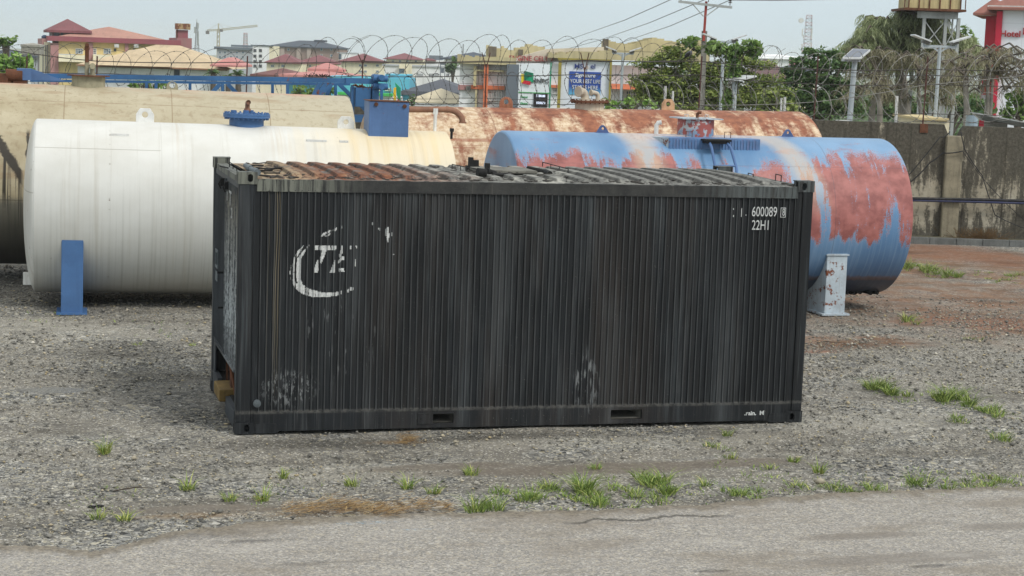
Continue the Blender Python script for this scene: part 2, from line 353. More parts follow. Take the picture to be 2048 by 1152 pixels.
# asphalt sheet with a broken irregular edge
edge = [(-900, 1130), (-300, 1108), (0, 1093), (90, 1096), (200, 1104), (260, 1090), (330, 1070), (420, 1056), (520, 1046), (600, 1040), (700, 1034), (820, 1030), (960, 1027), (1100, 1025), (1240, 1020), (1400, 1012), (1520, 1000), (1640, 990), (1800, 983), (2048, 974), (2400, 962), (3200, 940)]
pts = []
for i in range(len(edge)-1):
    a, b = G(*edge[i]), G(*edge[i+1]); n = max(2, int((b-a).length/.035))
    for j in range(n):
        p = a.lerp(b, j/n); pts.append((p.x+random.uniform(-.01, .01), p.y+random.gauss(0, .016)+.03*math.sin(p.x*9)*math.sin(p.x*3.1)))
mb = MB(); top = [(x, y, .012) for x, y in pts]; n = len(top)
mb.v = top+[(x, y, -.05) for x, y in pts]+[(x, y-.42, .012) for x, y in pts]+[(x, -21.0, .012) for x, y in pts]
mb.f = [(i, i+1, n+i+1, n+i) for i in range(n-1)]+[(2*n+i, 2*n+i+1, i+1, i) for i in range(n-1)]+[(3*n+i, 3*n+i+1, 2*n+i+1, 2*n+i) for i in range(n-1)]
rd = tag(mb.build('road', M_ASPH), kind='structure'); at_ = rd.data.attributes.new('edge', 'FLOAT', 'POINT'); at_.data.foreach_set('value', [1.]*(2*n)+[0.]*(2*n))

# ------------------------------------------------------------------ loose gravel, stones (stuff)
def m_stone():
    k = N('loose_stone'); t = k.at()
    col = k.ramp(t, [(0, c(80, 78, 74)), (.3, c(108, 106, 100)), (.55, c(134, 131, 124)), (.75, c(158, 154, 144)), (.88, c(170, 155, 122)), (1, c(208, 205, 197))])
    return k.out(col, .9, 0, k.noise(k.co(), 60, 3), .3, .004, .2)
M_STONE = m_stone()
def stones(name, P, S, tint, parent=None):
    n = len(P)
    base = np.array([(1, 0, 0), (-1, 0, 0), (0, 1, 0), (0, -1, 0), (0, 0, 1), (0, 0, -1), (.7, .7, .35), (-.7, .65, .4)], np.float32)
    fc = np.array([(0, 6, 4), (6, 2, 4), (2, 7, 4), (7, 1, 4), (1, 3, 4), (3, 0, 4), (0, 2, 6), (2, 1, 7), (0, 5, 2), (2, 5, 1), (1, 5, 3), (3, 5, 0)])
    a = RNG.uniform(0, 2*PI, n); ca, sa = np.cos(a), np.sin(a)
    B = base[None]*(1+RNG.uniform(-.3, .3, (n, 8, 1)))*np.stack([S, S*RNG.uniform(.6, 1, n), S*RNG.uniform(.35, .7, n)], -1)[:, None, :]
    x = B[..., 0]*ca[:, None]-B[..., 1]*sa[:, None]; y = B[..., 0]*sa[:, None]+B[..., 1]*ca[:, None]
    V = np.stack([x, y, B[..., 2]], -1)+P[:, None, :]
    F = fc[None]+np.arange(n)[:, None, None]*8
    return np_mesh(name, V.reshape(-1, 3), F.reshape(-1, 3), M_STONE, parent, np.repeat(tint, 12))
MUD = ((1180, 935, 1.4, .2), (1420, 925, .8, .17), (880, 930, .6, .14), (400, 1015, .6, .1), (1000, 985, 1.6, .12), (1350, 960, 1.2, .2), (115, 778, .4, .2), (720, 1017, .9, .13))
def road_y(x): return np.interp(x, [p[0] for p in pts], [p[1] for p in pts])
def scatter():
    PP = []; 
    n = 95000
    d = RNG.uniform(12.2, 30, n)**1.0; px = RNG.uniform(-30, 2080, n)
    # uniform in picture depth so that near ground carries more stones
    hx = (px-1024)/FOC*d
    x = CAM.x+d*math.sin(YAW)+hx*math.cos(YAW); y = CAM.y+d*math.cos(YAW)-hx*math.sin(YAW)
    ok = y > road_y(x)+.02-np.abs(RNG.normal(0, .05, n))*(RNG.uniform(0, 1, n) < .35)
    ok &= ~((x > -.02) & (x < 6.08) & (y > -.02) & (y < 2.46))
    for ex, ey, rx_, ry_ in MUD:
        g_ = G(ex, ey); ok &= ~(((x-g_.x)/rx_)**2+((y-g_.y)/ry_)**2+RNG.normal(0, .3, n) < 1.1)
    dens = np.sin(x*1.9+y*.7+1.)*np.sin(y*2.1-x*.9)+np.sin(x*.7-1)*np.sin(y*1.1+.4)+RNG.normal(0, .7, n)
    ok &= dens > -.35
    x, y, d = x[ok], y[ok], d[ok]; m = len(x)
    S = RNG.gamma(2.6, .0031, m)*np.clip(d/16, 1, 1.5); S = np.clip(S, .005, .035)
    t = np.clip(RNG.beta(2.2, 1.9, m), 0, 1)
    zz = np.full(m, .0)
    tag(stones('gravel', np.stack([x, y, zz], -1), S, t), 'loose grey and buff gravel strewn over the yard in front of the tanks', 'gravel', kind='stuff')
scatter()
# a few single rocks
for i, (px, py, s_, lab) in enumerate(((1640, 965, .055, 'largest buff rock, lying in the mud by the road edge on the right'), (1595, 917, .05, 'flat tan rock lying in dark soil to the right of the grass clumps'), (268, 918, .045, 'small tan rock right of the lone grass tuft left of the container'), (910, 885, .04, 'pale rock in the gravel below the open fork pocket of the container'))):
    p = G(px, py); o = stones('rock', np.array([[0, 0, 0.]]), np.array([s_]), np.array([.8])); o.location = (p.x, p.y, .012); tag(o, lab, 'rock')

# ------------------------------------------------------------------ grass
def m_leaf(name, st, rough=.6):
    k = N(name); k.out(k.ramp(k.at(), st), rough, spec=.25)
    k.b.inputs['Subsurface Weight'].default_value = 0
    return k.m
M_GRASS = m_leaf('grass_blades', [(0, c(80, 106, 48)), (.4, c(122, 144, 70)), (.7, c(164, 174, 98)), (.85, c(182, 186, 104)), (1, c(196, 176, 124))])
M_STRAW = m_leaf('dry_straw', [(0, c(96, 74, 46)), (.5, c(150, 118, 76)), (1, c(190, 162, 112))])
def blades(cent, n, rad, hgt, lean=.5, wd=.005, tb=(1.5, 2.5)):
    """returns arrays for grass blades round centre points"""
    V = []; F = []; T = []
    for (cx, cy, cz) in cent:
        k = n; a = RNG.uniform(0, 2*PI, k); rr = rad*np.sqrt(RNG.uniform(0, 1, k)); bx = cx+rr*np.cos(a); by = cy+rr*np.sin(a)
        h = hgt*RNG.uniform(.45, 1.1, k); L = lean*h*RNG.uniform(.2, 1.3, k); da = a+RNG.normal(0, .8, k); dx, dy = np.cos(da)*L, np.sin(da)*L
        w_ = wd*RNG.uniform(.6, 1.3, k); wa = RNG.uniform(0, 2*PI, k); wx, wy = np.cos(wa)*w_, np.sin(wa)*w_
        b = sum(len(q) for q in V)
        P0 = np.stack([bx-wx, by-wy, np.full(k, cz)], -1); P1 = np.stack([bx+wx, by+wy, np.full(k, cz)], -1)
        P2 = np.stack([bx+dx*.35+wx*.8, by+dy*.35+wy*.8, cz+h*.6], -1); P3 = np.stack([bx+dx*.35-wx*.8, by+dy*.35-wy*.8, cz+h*.6], -1)
        P4 = np.stack([bx+dx+wx*.1, by+dy+wy*.1, cz+h*.95], -1); P5 = np.stack([bx+dx-wx*.1, by+dy-wy*.1, cz+h*.95], -1)
        V.append(np.stack([P0, P1, P2, P3, P4, P5], 1).reshape(-1, 3)); i = np.arange(k)*6+b
        F.append(np.stack([i, i+1, i+2, i+3], -1)); F.append(np.stack([i+3, i+2, i+4, i+5], -1))
        t = RNG.beta(*tb, k); T += [t, t]
    return np.concatenate(V), np.concatenate(F), np.concatenate(T)
def grass_patch(name, spots, mat, dens=1.):
    V = []; F = []; T = []; b = 0
    for px, py, wpx, hm, n in spots:
        p = G(px, py); D = (p-CAM).length; r_ = wpx*D/FOC
        for _ in range(max(2, int(wpx/4.5))):
            a = random.uniform(0, 2*PI); q = r_*math.sqrt(random.random())
            cx, cy = p.x+q*math.cos(a), p.y+q*math.sin(a)*1.6
            v, f, t = blades([(cx, cy, -.01)], int(n*dens*1.7), .07, hm*random.uniform(.3, 1.25), 1.5, .0042)
            V.append(v); F.append(f+b); T.append(t); b += len(v)
    return np_mesh(name, np.concatenate(V), np.concatenate(F), mat, None, np.concatenate(T))
sp_ = [(1000, 1000, 60, .035, 5), (1120, 990, 80, .035, 6), (1250, 985, 90, .035, 6), (1400, 985, 90, .03, 5), (1560, 975, 90, .03, 5), (1720, 970, 80, .03, 6), (1880, 968, 90, .035, 6), (2010, 962, 60, .035, 6), (1500, 935, 80, .03, 3), (1820, 790, 70, .04, 6), (1950, 820, 70, .04, 6), (1860, 545, 60, .08, 10), (2010, 555, 60, .05, 8), (200, 1000, 80, .03, 3), (560, 980, 90, .03, 3), (300, 660, 90, .04, 2), (90, 640, 70, .04, 3), (945, 1018, 16, .13, 26), (1065, 1000, 26, .12, 30), (1090, 985, 40, .07, 16), (1180, 985, 22, .16, 30), (1165, 998, 34, .08, 18), (1200, 1005, 22, .08, 16), (1290, 960, 22, .13, 26), (1315, 968, 26, .14, 30), (1345, 985, 18, .13, 22), (1250, 985, 40, .06, 14), (1300, 995, 30, .07, 14), (1020, 985, 20, .06, 12), (1000, 1022, 12, .13, 22),
       (1700, 980, 30, .06, 12), (1760, 978, 24, .07, 14), (1860, 970, 36, .08, 16), (1940, 968, 40, .08, 16), (2000, 965, 30, .07, 14), (1500, 990, 30, .07, 12), (1460, 985, 26, .06, 12), (1600, 978, 30, .06, 12), (1655, 975, 18, .07, 14),
       (1770, 780, 24, .17, 34), (1795, 790, 26, .14, 30), (1745, 772, 14, .12, 20), (1890, 800, 20, .2, 40), (1925, 800, 20, .15, 28), (1960, 815, 26, .12, 24), (1985, 830, 26, .1, 20), (1900, 838, 26, .08, 16), (2010, 880, 16, .09, 18), (1440, 893, 18, .05, 10),
       (1830, 535, 30, .22, 30), (1870, 545, 30, .2, 26), (1915, 555, 24, .18, 22), (2030, 552, 26, .1, 16), (1990, 560, 30, .06, 10), (1820, 645, 12, .12, 16), (1950, 680, 14, .07, 12)]
tag(grass_patch('grass', sp_, M_GRASS), 'green grass and weeds growing in bands along the road edge and right of the container', 'grass', kind='stuff')
tuft = [(205, 905, 17, .15, 34, 'bright grass tuft alone in the gravel left of the container'), (375, 978, 12, .12, 24, 'small grass tuft below left of the container corner, above the road edge'), (460, 1000, 13, .09, 14, 'thin yellowish tuft between two greener ones left of the dry straw'), (520, 1000, 15, .12, 22, 'grass tuft at the left end of the dry straw patch'), (565, 955, 13, .10, 16, 'loose grass tuft above the dry straw patch'), (250, 1040, 14, .10, 20, 'leftmost pair of tufts right by the worn asphalt edge'), (195, 1036, 8, .1, 14, 'narrow tuft beside the scrap of black rubber near the road'),
        (705, 970, 20, .12, 20, 'spreading tuft in pale stones below the first fork pocket'), (815, 975, 12, .11, 20, 'round dark green tuft between the straw and the muddy strip'), (870, 985, 16, .10, 18, 'slanting tuft at the left end of the muddy strip'), (940, 948, 22, .09, 20, 'low tuft with arching blades on the upper side of the muddy strip'), (1190, 935, 16, .09, 16, 'flat bluish tuft in the mud above the thick grass'), (1410, 970, 10, .1, 14, 'small tuft on the mud right of the thick grass clumps'), (1455, 870, 8, .08, 14, 'tiny tuft in gravel just below the second fork pocket end'), (1462, 915, 20, .08, 12, 'straggly tuft in the gravel above the right muddy strip'), (1585, 922, 14, .1, 20, 'tuft beside the flat tan rock'), (1635, 945, 16, .12, 20, 'tuft above the largest buff rock'), (1540, 935, 18, .07, 12, 'low sprawling weed left of the tuft by the tan rock'), (1815, 640, 11, .13, 22, 'lone tuft in gravel in front of the blue and red tank'), (275, 690, 10, .09, 12, 'small tuft in front of the blue leg of the white tank'), (385, 690, 12, .05, 10, 'thin dry tuft close to the left edge of the container')]
for px, py, wpx, hm, n, lab in tuft:
    p = G(px, py); r_ = wpx*(p-CAM).length/FOC*.8; V = []; F = []; T = []; b = 0
    for j in range(4):
        a = random.uniform(0, 6.28); q = r_*.6*random.random()
        v, f, t = blades([(q*math.cos(a), q*math.sin(a), -.01)], int(n*.8), .045, hm*random.uniform(.4, 1.25), 1.3, .0042, (1.7, 1.8)); V.append(v); F.append(f+b); T.append(t); b += len(v)
    o = np_mesh('grass_tuft', np.concatenate(V), np.concatenate(F), M_GRASS, None, np.concatenate(T)); o.location = (p.x, p.y, 0)
    tag(o, lab, 'grass tuft', 'grass tufts growing singly in the gravel')
# dry straw lying flat
def straw(n, box, name, lab):
    px = RNG.uniform(box[0], box[2], n); px = np.where(RNG.uniform(0, 1, n) < .4, RNG.normal(box[0]*.6+box[2]*.4, (box[2]-box[0])*.2, n), px); py = RNG.normal((box[1]+box[3])/2, (box[3]-box[1])/4.5, n)+np.sin(px*.035)*4; V = []; F = []
    for i in range(n):
        p = G(px[i], py[i]); a = RNG.normal(.1, .5); l = RNG.uniform(.03, .12); d = Vector((math.cos(a), math.sin(a), RNG.uniform(-.05, .2)))*l; w_ = Vector((-math.sin(a), math.cos(a), 0))*.0025
        z = .014+RNG.uniform(0, .012); q = Vector((p.x, p.y, z)); V += [q-w_, q+w_, q+d+w_, q+d-w_]; F.append((4*i, 4*i+1, 4*i+2, 4*i+3))
    o = np_mesh(name, np.array([tuple(v) for v in V]), np.array(F), M_STRAW, None, RNG.uniform(0, 1, n)); tag(o, lab, 'straw', kind='stuff')
straw(1000, (560, 1000, 900, 1034), 'dry_straw', 'brown dry straw washed up along the road edge below the container')
straw(160, (790, 868, 830, 895), 'dry_straw', 'small wisp of brown straw under the front edge of the container')
# debris
mb = MB()
for j in range(9): mb.sphere((random.uniform(-.05, .05), random.uniform(-.02, .02), .01+random.random()*.012), .016, 3, (random.uniform(1, 2), 1, .6))
p = G(192, 1017); o = mb.build('rubber_scrap', paint('black_rubber', c(28, 28, 28), .8)); o.location = (p.x, p.y, .0); tag(o, 'torn scrap of black rubber lying in the gravel near the road', 'debris')
mb = MB(); mb.tube([(-.13, -.04, .02), (-.03, .0, .025), (.06, .02, .03), (.16, .06, .02)], [.004, .006, .005, .003], 5)
p = G(258, 983); o = mb.build('twig', paint('dead_wood', c(70, 60, 50), .9)); o.location = (p.x, p.y, 0); tag(o, 'bare dark twig lying in gravel left of the container', 'twig')
mb = MB(); mb.tube([(-.2, 0, .02), (-.05, .03, .03), (.1, -.01, .025), (.24, .03, .02)], [.004, .007, .005, .003], 5)
p = G(1660, 688); o = mb.build('twig', _mats['dead_wood']); o.location = (p.x, p.y, 0); tag(o, 'bare twig on brown soil just right of the container', 'twig')
# ------------------------------------------------------------------ burnt container
LX, LY, LZ = 6.058, 2.438, 2.591
def m_cont():
    """sooty blue-grey paint, run-down streaks, brownish burnt middle, flaking patches"""
    k = N('burnt_paint'); v = k.co('Object'); x, y, z = k.sep(v)
    base = k.mix(k.rm(k.noise(v, .9, 5, .6), .35, .65), c(14, 17, 20), c(28, 32, 36))
    mid = k.mul(k.rm(x, .9, 1.8, 0, 1, True), k.rm(x, 5.4, 4.0, 0, 1, True)); br = k.mul(mid, k.rm(k.noise(k.mp(v, (2.2, 1, .35)), 1., 5, .6), .42, .6))
    base = k.mix(k.mul(br, .8), base, c(44, 39, 36))
    s1 = k.noise(k.mp(v, (34, 34, .55)), 1., 4, .65); s2 = k.noise(k.mp(v, (13, 13, .3), (3, 0, 1)), 1., 5, .7); s3 = k.noise(k.mp(v, (80, 80, 1.1), (7, 0, 2)), 1., 3, .6)
    topz = k.rm(z, .2, 2.4, .35, 1.); zone = k.rm(k.noise(k.mp(v, (1.4, 1, .5), (2, 0, 0)), 1., 3), .38, .62, .2, 1.)
    base = k.mix(k.mul(k.mul(k.rm(s1, .52, .64), .6), k.mul(topz, zone)), base, c(88, 94, 97))
    base = k.mix(k.mul(k.rm(s2, .54, .66), k.mul(zone, .4)), base, c(80, 78, 76))
    base = k.mix(k.mul(k.rm(s3, .6, .7), .35), base, c(112, 114, 114))
    base = k.mix(k.mul(k.rm(s2, .47, .38), .6), base, c(14, 16, 18)); big_ = k.noise(k.mp(v, (3.2, 3.2, .28), (8, 0, 3)), 1., 5, .6); base = k.mix(k.mul(k.rm(big_, .52, .66), .38), base, c(90, 94, 96)); base = k.mix(k.mul(k.rm(big_, .46, .36), .5), base, c(14, 16, 18))
    rb = k.ma('FRACT', k.mul(k.add(x, -.215), 1/.0655)); pz = k.mul(k.mul(k.rm(z, .212, .222), k.rm(z, 2.412, 2.40)), k.mul(k.rm(x, .21, .22), k.rm(x, 5.91, 5.90))); cr = k.mul(pz, k.rm(k.ma('ABSOLUTE', k.add(rb, -.17)), .13, .05)); base = k.mix(k.mul(cr, k.rm(k.noise(k.mp(v, (12, 12, 1.6), (1, 0, 5)), 1., 5, .7), .30, .62, .18, .55)), base, c(96, 99, 100)); dkv = k.mul(pz, k.rm(k.ma('ABSOLUTE', k.add(rb, -.48)), .14, .04)); base = k.mix(k.mul(dkv, .35), base, c(14, 16, 18))  # rubbed rib crests painted pale like edges catching light, pans painted darker
    # bubbled paint specks
    sp = k.rm(k.noise(k.mp(v, (1, 1, .6)), 75, 4, .6), .66, .72); base = k.mix(k.mul(sp, k.rm(mid, 0, 1, .15, .6)), base, c(112, 108, 102))
    # flakes at bottom left and right of centre
    def ell(cx, cz, rx, rz):
        q = k.mp(v, (1/rx, 0, 1/rz), (-cx/rx, 0, -cz/rz)); return k.rm(k.n('VectorMath', {0: q}, operation='LENGTH').outputs['Value'], 1.1, .6)
    fl = k.mul(ell(.52, .45, .30, .2), k.rm(k.noise(k.mp(v, (1.8, 1.8, .6)), 19, 6, .7), .53, .57))
    fl = k.mx(fl, k.mul(ell(3.62, .48, .16, .35), k.rm(k.noise(k.mp(v, (3, 3, .5)), 10, 5, .6), .54, .6)))
    fl = k.mx(fl, k.mul(ell(1.02, 1.0, .4, .5), k.rm(k.noise(k.mp(v, (3, 3, .4), (4, 0, 0)), 9, 5, .6), .62, .68)))
    base = k.mix(k.mul(fl, .7), base, c(136, 139, 140))
    # two pale run-off lines down the left
    for xx, ww, al in ((.380, .004, .6), (.405, .006, .4), (.36, .003, .3), (.30, .003, .3)):
        wx = k.add(x, k.mul(k.add(k.noise(k.mp(v, (1, 1, .8)), 1., 3), -.5), .07)); d = k.ma('ABSOLUTE', k.add(wx, -xx)); base = k.mix(k.mul(k.rm(d, ww, ww*.4), k.mul(al, k.rm(z, .3, 1.2))), base, c(160, 148, 122))
    wp = k.mul(k.rm(k.ma('ABSOLUTE', k.add(z, -.215)), .025, .008), k.rm(k.noise(v, 18, 4), .4, .6, .1, .55)); base = k.mix(wp, base, c(104, 102, 97))
    return k.out(base, k.rm(s2, .3, .7, .5, .7), 0, k.add(k.mul(k.noise(v, 60, 4, .6), .7), sp), .35, .006, .3)
def m_contend():
    k = N('scorched_end'); v = k.co('Object'); x, y, z = k.sep(v)
    base = k.mix(k.rm(k.noise(v, 1.5, 5), .4, .6), c(34, 40, 46), c(58, 64, 70))
    n = k.noise(k.mp(v, (1, 5, 1.1)), 2.5, 7, .7)
    area = k.mul(k.rm(k.add(y, k.mul(k.add(n, -.5), .5)), 1.25, 1.1), k.mul(k.rm(z, 2.45, 2.2), k.rm(z, .45, 1.0)))
    st = k.add(k.mul(k.noise(k.mp(v, (40, 22, .9)), 1., 5, .7), .55), k.mul(k.noise(v, 17, 6, .75), .45))
    base = k.mix(k.mul(area, k.rm(st, .45, .54, .1, 1.)), base, k.mix(k.rm(z, 2.3, 1.2), c(130, 126, 114), c(196, 202, 204)))
    base = k.mix(k.mul(k.rm(k.noise(v, 8, 7, .75), .62, .68), .6), base, c(26, 28, 30))
    return k.out(base, .55, 0, st, .4, .006, .4)
def m_rail():
    k = N('sooty_rail'); v = k.co('Object'); x, y, z = k.sep(v)
    base = k.mix(k.rm(k.noise(v, 4, 6, .7), .4, .6), c(32, 33, 33), c(54, 54, 52))
    ends = k.mx(k.rm(x, 1.25, .7), k.rm(x, 4.7, 5.3)); n = k.noise(k.mp(v, (16, 16, .8)), 1., 5, .6); n2 = k.noise(k.mp(v, (45, 45, 1.6)), 1., 4, .6)
    base = k.mix(k.mul(ends, k.rm(n, .4, .55)), base, k.mix(k.rm(x, 2, 4), c(112, 114, 104), c(78, 84, 84)))
    base = k.mix(k.mul(k.mx(ends, .3), k.rm(n2, .58, .64)), base, c(30, 30, 30))
    base = k.mix(k.mul(k.rm(n, .6, .7), .35), base, c(104, 98, 90))
    base = k.mix(k.mul(k.rm(k.noise(v, 80, 3), .66, .72), .5), base, c(120, 116, 108))
    return k.out(base, .6, 0, k.noise(v, 40, 5, .7), .5, .008, .4)
def m_roof():
    k = N('burnt_roof'); v = k.co('Object'); x, y, z = k.sep(v)
    n = k.noise(v, 3.2, 7, .7); f = k.noise(v, 14, 6, .75); tt = k.ma('FRACT', k.mul(k.add(x, -.30), 1/.228)); sd = k.mx(k.rm(k.ma('ABSOLUTE', k.add(tt, -.05)), .08, .03), k.rm(k.ma('ABSOLUTE', k.add(tt, -.57)), .08, .03)); sd = k.mul(sd, k.mul(k.rm(y, .17, .24), k.rm(y, 2.28, 2.20))); w1 = k.noise(k.mp(v, (1, 1, 1), (5, 2, 0)), 1.3, 4)
    grey = k.ramp(f, [(.32, c(58, 58, 56)), (.48, c(106, 106, 102)), (.66, c(150, 149, 142))])
    rust = k.ramp(f, [(.3, c(72, 44, 34)), (.5, c(122, 78, 58)), (.7, c(160, 122, 88))])
    tan = k.ramp(n, [(.35, c(126, 112, 92)), (.6, c(176, 158, 128))])
    xr = k.rm(k.add(x, k.mul(k.add(w1, -.5), 2.)), 2.5, 1.7); col = k.mix(k.mul(xr, k.rm(n, .38, .5)), grey, rust)
    col = k.mix(k.mul(k.rm(x, .9, .5), k.rm(f, .42, .5)), col, tan)
    white = k.mul(k.mul(k.rm(x, 1.6, 2.2), k.rm(x, 4.2, 3.4)), k.rm(n, .5, .58)); col = k.mix(k.mul(white, .8), col, c(176, 174, 164))
    col = k.mix(k.mul(k.rm(f, .44, .36), .7), col, c(36, 34, 32)); col = k.mix(k.mul(sd, .55), col, c(40, 36, 33))
    return k.out(col, .85, 0, f, .7, .015, .25)
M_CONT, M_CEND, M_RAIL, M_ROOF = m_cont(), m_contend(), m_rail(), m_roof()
M_BLACK = paint('charred_black', c(24, 24, 24), .8, .4, 6, .3, c(60, 58, 54), .4)
M_PIPEG = paint('bluish_pipe', c(96, 104, 108), .6, .3, 6, .2, c(40, 38, 36), .4)
M_VOID = paint('dark_inside', c(22, 20, 18), .95, .4, 3)
M_RUSTY = paint('rusty_iron', c(104, 66, 46), .85, .4, 5, .4, c(46, 32, 26), .5, bump=.5)
def m_white_mark():
    k = N('white_marking'); v = k.co('Object'); x, y, z = k.sep(v)
    st = k.noise(k.mp(v, (34, 34, 1.1)), 1., 4, .6); f = k.noise(v, 45, 4, .7)
    keep = k.rm(k.add(k.mul(st, .75), k.mul(f, .35)), .64, .58)
    return k.out(k.mix(k.rm(f, .4, .6), c(176, 178, 177), c(212, 213, 211)), .6, alpha=keep)
M_MARK = m_white_mark()
M_MARK2 = paint('number_paint', c(196, 198, 197), .6, .1, 8, .5, c(60, 62, 62), .5)
T = thing('shipping_container', 'charred black ribbed shipping container standing alone on gravel in front of the tanks', 'container')
PER = .0655; RX0, RX1 = .215, 5.905
def corr(x):
    """rib profile of the side: shallow pans between narrow raised ribs (local y, negative = outward)"""
    t = ((x-RX0)/PER) % 1.0
    if t < .10: d = t/.10
    elif t < .20: d = 1
    elif t < .34: d = 1-(t-.20)/.14
    else: d = 0
    return .024-.019*d
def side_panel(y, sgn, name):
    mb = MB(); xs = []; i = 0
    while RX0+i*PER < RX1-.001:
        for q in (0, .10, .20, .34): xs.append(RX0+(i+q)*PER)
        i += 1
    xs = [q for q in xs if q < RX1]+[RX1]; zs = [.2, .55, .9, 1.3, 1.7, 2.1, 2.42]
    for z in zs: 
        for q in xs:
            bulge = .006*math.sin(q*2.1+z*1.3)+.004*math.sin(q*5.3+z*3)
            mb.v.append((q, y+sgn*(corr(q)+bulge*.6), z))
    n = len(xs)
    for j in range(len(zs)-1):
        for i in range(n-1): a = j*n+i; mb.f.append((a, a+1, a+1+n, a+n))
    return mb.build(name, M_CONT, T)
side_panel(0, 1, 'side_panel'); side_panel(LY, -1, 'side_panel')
# corner posts
for cx0, cx1 in ((0.0, .15), (LX-.12, LX)):
    for y0, y1 in ((0.002, .10), (LY-.10, LY-.002)):
        mb = MB(); mb.box(cx0+.003, y0, .118, cx1-.003, y1, LZ-.118)
        mb.box(cx0+(.15 if cx0 < 1 else -.07), y0+(.012 if y0 < 1 else .02), .10, cx1+(.065 if cx0 < 1 else -.12), y1-(.02 if y0 < 1 else .012), 2.50)
        bevel(mb.build('corner_post', M_CONT, T), .006)
# castings
for ix, cx in enumerate((0, LX-.178)):
    for iy, cy in enumerate((0, LY-.162)):
        for iz, cz in enumerate((0, LZ-.118)):
            mb = MB(); hx = cx+(.112 if ix == 0 else .066); f = -.006 if iy == 0 else LY+.006-.012
            mb.prism(rect(cx-.004, cz, cx+.182, cz+.118), [stadium(hx, cz+.06, .05, .078)], .012, Matrix.Translation((0, f, 0)))
            ex = -.006 if ix == 0 else LX-.006
            mb.prism(rect(-.004, 0, .158, .118), [stadium(.08, .06, .05, .078)], .012, Matrix.Translation((ex, cy+(.004 if iy == 0 else .162), cz)) @ Matrix.Rotation(PI/2 if 0 else -PI/2, 4, 'Z') @ Matrix.Diagonal((1, 1, 1, 1)) if iy else Matrix.Translation((ex+.012, cy+.004, cz)) @ Matrix.Rotation(PI/2, 4, 'Z'))
            for zz in ((cz, cz+.012), (cz+.106, cz+.118)): mb.box(cx+.004, cy+.008, zz[0]+.001, cx+.174, cy+.154, zz[1]-.001)
            mb.box(cx+.012, cy+(.100 if iy == 0 else .01), cz+.012, cx+.166, cy+(.150 if iy == 0 else .06), cz+.106)
            mb.build('corner_casting', M_RAIL if iz else M_CONT, T)
# top rails / bottom rails
mb = MB(); mb.box(.178, .002, 2.412, LX-.178, .075, 2.512); mb.box(.178, -.004, 2.405, LX-.178, .03, 2.413)
n = 120
for i in range(n):   # lumpy heat-warped sealant bead along the rail top
    x0 = .18+(LX-.36)*i/n; h = .006+.007*random.random(); mb.box(x0, .004+.004*random.random(), 2.511, x0+(LX-.36)/n*.98, .05, 2.513+h)
mb.build('top_rail', M_RAIL, T)
mb = MB(); mb.box(.178, LY-.075, 2.412, LX-.178, LY-.002, 2.512); mb.build('top_rail', M_RAIL, T)
def cx(px, py): return PY(px, py, 0).x
def fx(px, py): p = PY(px, py, 0); return (p.x, p.z)
a0, a1 = fx(866, 828), fx(907, 848); b0, b1 = fx(1222, 822), fx(1284, 839)
h1 = rect(a0[0], .068, a1[0], .168); h2 = rect(b0[0], .068, b1[0], .168)
mb = MB(); mb.prism(rect(.178, .022, LX-.178, .212), [h1, h2], .05, Matrix.Translation((0, .004, 0))); mb.box(.178, .004, .2121, LX-.178, .03, .222)
mb.build('bottom_rail', M_CONT, T)
mb = MB(); mb.prism(rect(.178, .022, LX-.178, .212), [], .05, Matrix.Translation((0, LY-.054, 0))); mb.build('bottom_rail', M_CONT, T)
for hh in (h1, h2):   # pocket tunnels
    x0, x1 = hh[0][0], hh[1][0]; mb = MB()
    mb.box(x0-.004, .03, .060, x1+.004, LY-.06, .068); mb.box(x0-.004, .03, .168, x1+.004, LY-.06, .174)
    mb.box(x0-.012, .055, .05, x0-.0005, LY-.06, .18); mb.box(x1+.0005, .055, .05, x1+.012, LY-.06, .18)
    mb.box(x0-.01, LY-.5, .05, x1+.01, LY-.49, .18)
    o = mb.build('fork_pocket', M_CONC, T)
p0 = fx(836, 831)[0]
mb = MB(); mb.prism(rect(p0, .062, a0[0]-.002, .166), [circle(p0+.03, .11, .008), circle(a0[0]-.035, .11, .008)], .008, Matrix.Translation((0, -.006, 0))); mb.box(p0, -.010, .166, a1[0], .003, .176)
mb.build('pocket_cover', M_CONT, T)
# corner gussets
mb = MB(); mb.prism([(.178, 0.004), (.41, .004), (.43, .02), (.40, .10), (.178, .10)], [], .008, Matrix.Translation((0, -.006, 0))); mb.build('corner_gusset', M_CONT, T)
mb = MB(); mb.prism([(LX-.178, 0.004), (LX-.37, .004), (LX-.40, .02), (LX-.37, .10), (LX-.178, .10)], [], .008, Matrix.Translation((0, -.006, 0))); mb.build('corner_gusset', M_CONT, T)
# small round plug near bottom left, vent nipple near top
p = PY(514, 807, 0); mb = MB(); mb.cyl((p.x, .02, p.z), (p.x, -.014, p.z), .038, 20); mb.cyl((p.x, -.014, p.z), (p.x, -.022, p.z), .026, 16); mb.box(p.x-.014, -.028, p.z-.004, p.x+.014, -.02, p.z+.004); mb.build('drain_plug', M_PIPEG, T, 30)
p = PY(1083, 398, 0); mb = MB(); mb.cyl((p.x, .02, p.z), (p.x, -.02, p.z), .014, 12); mb.build('vent_nipple', M_BLACK, T)
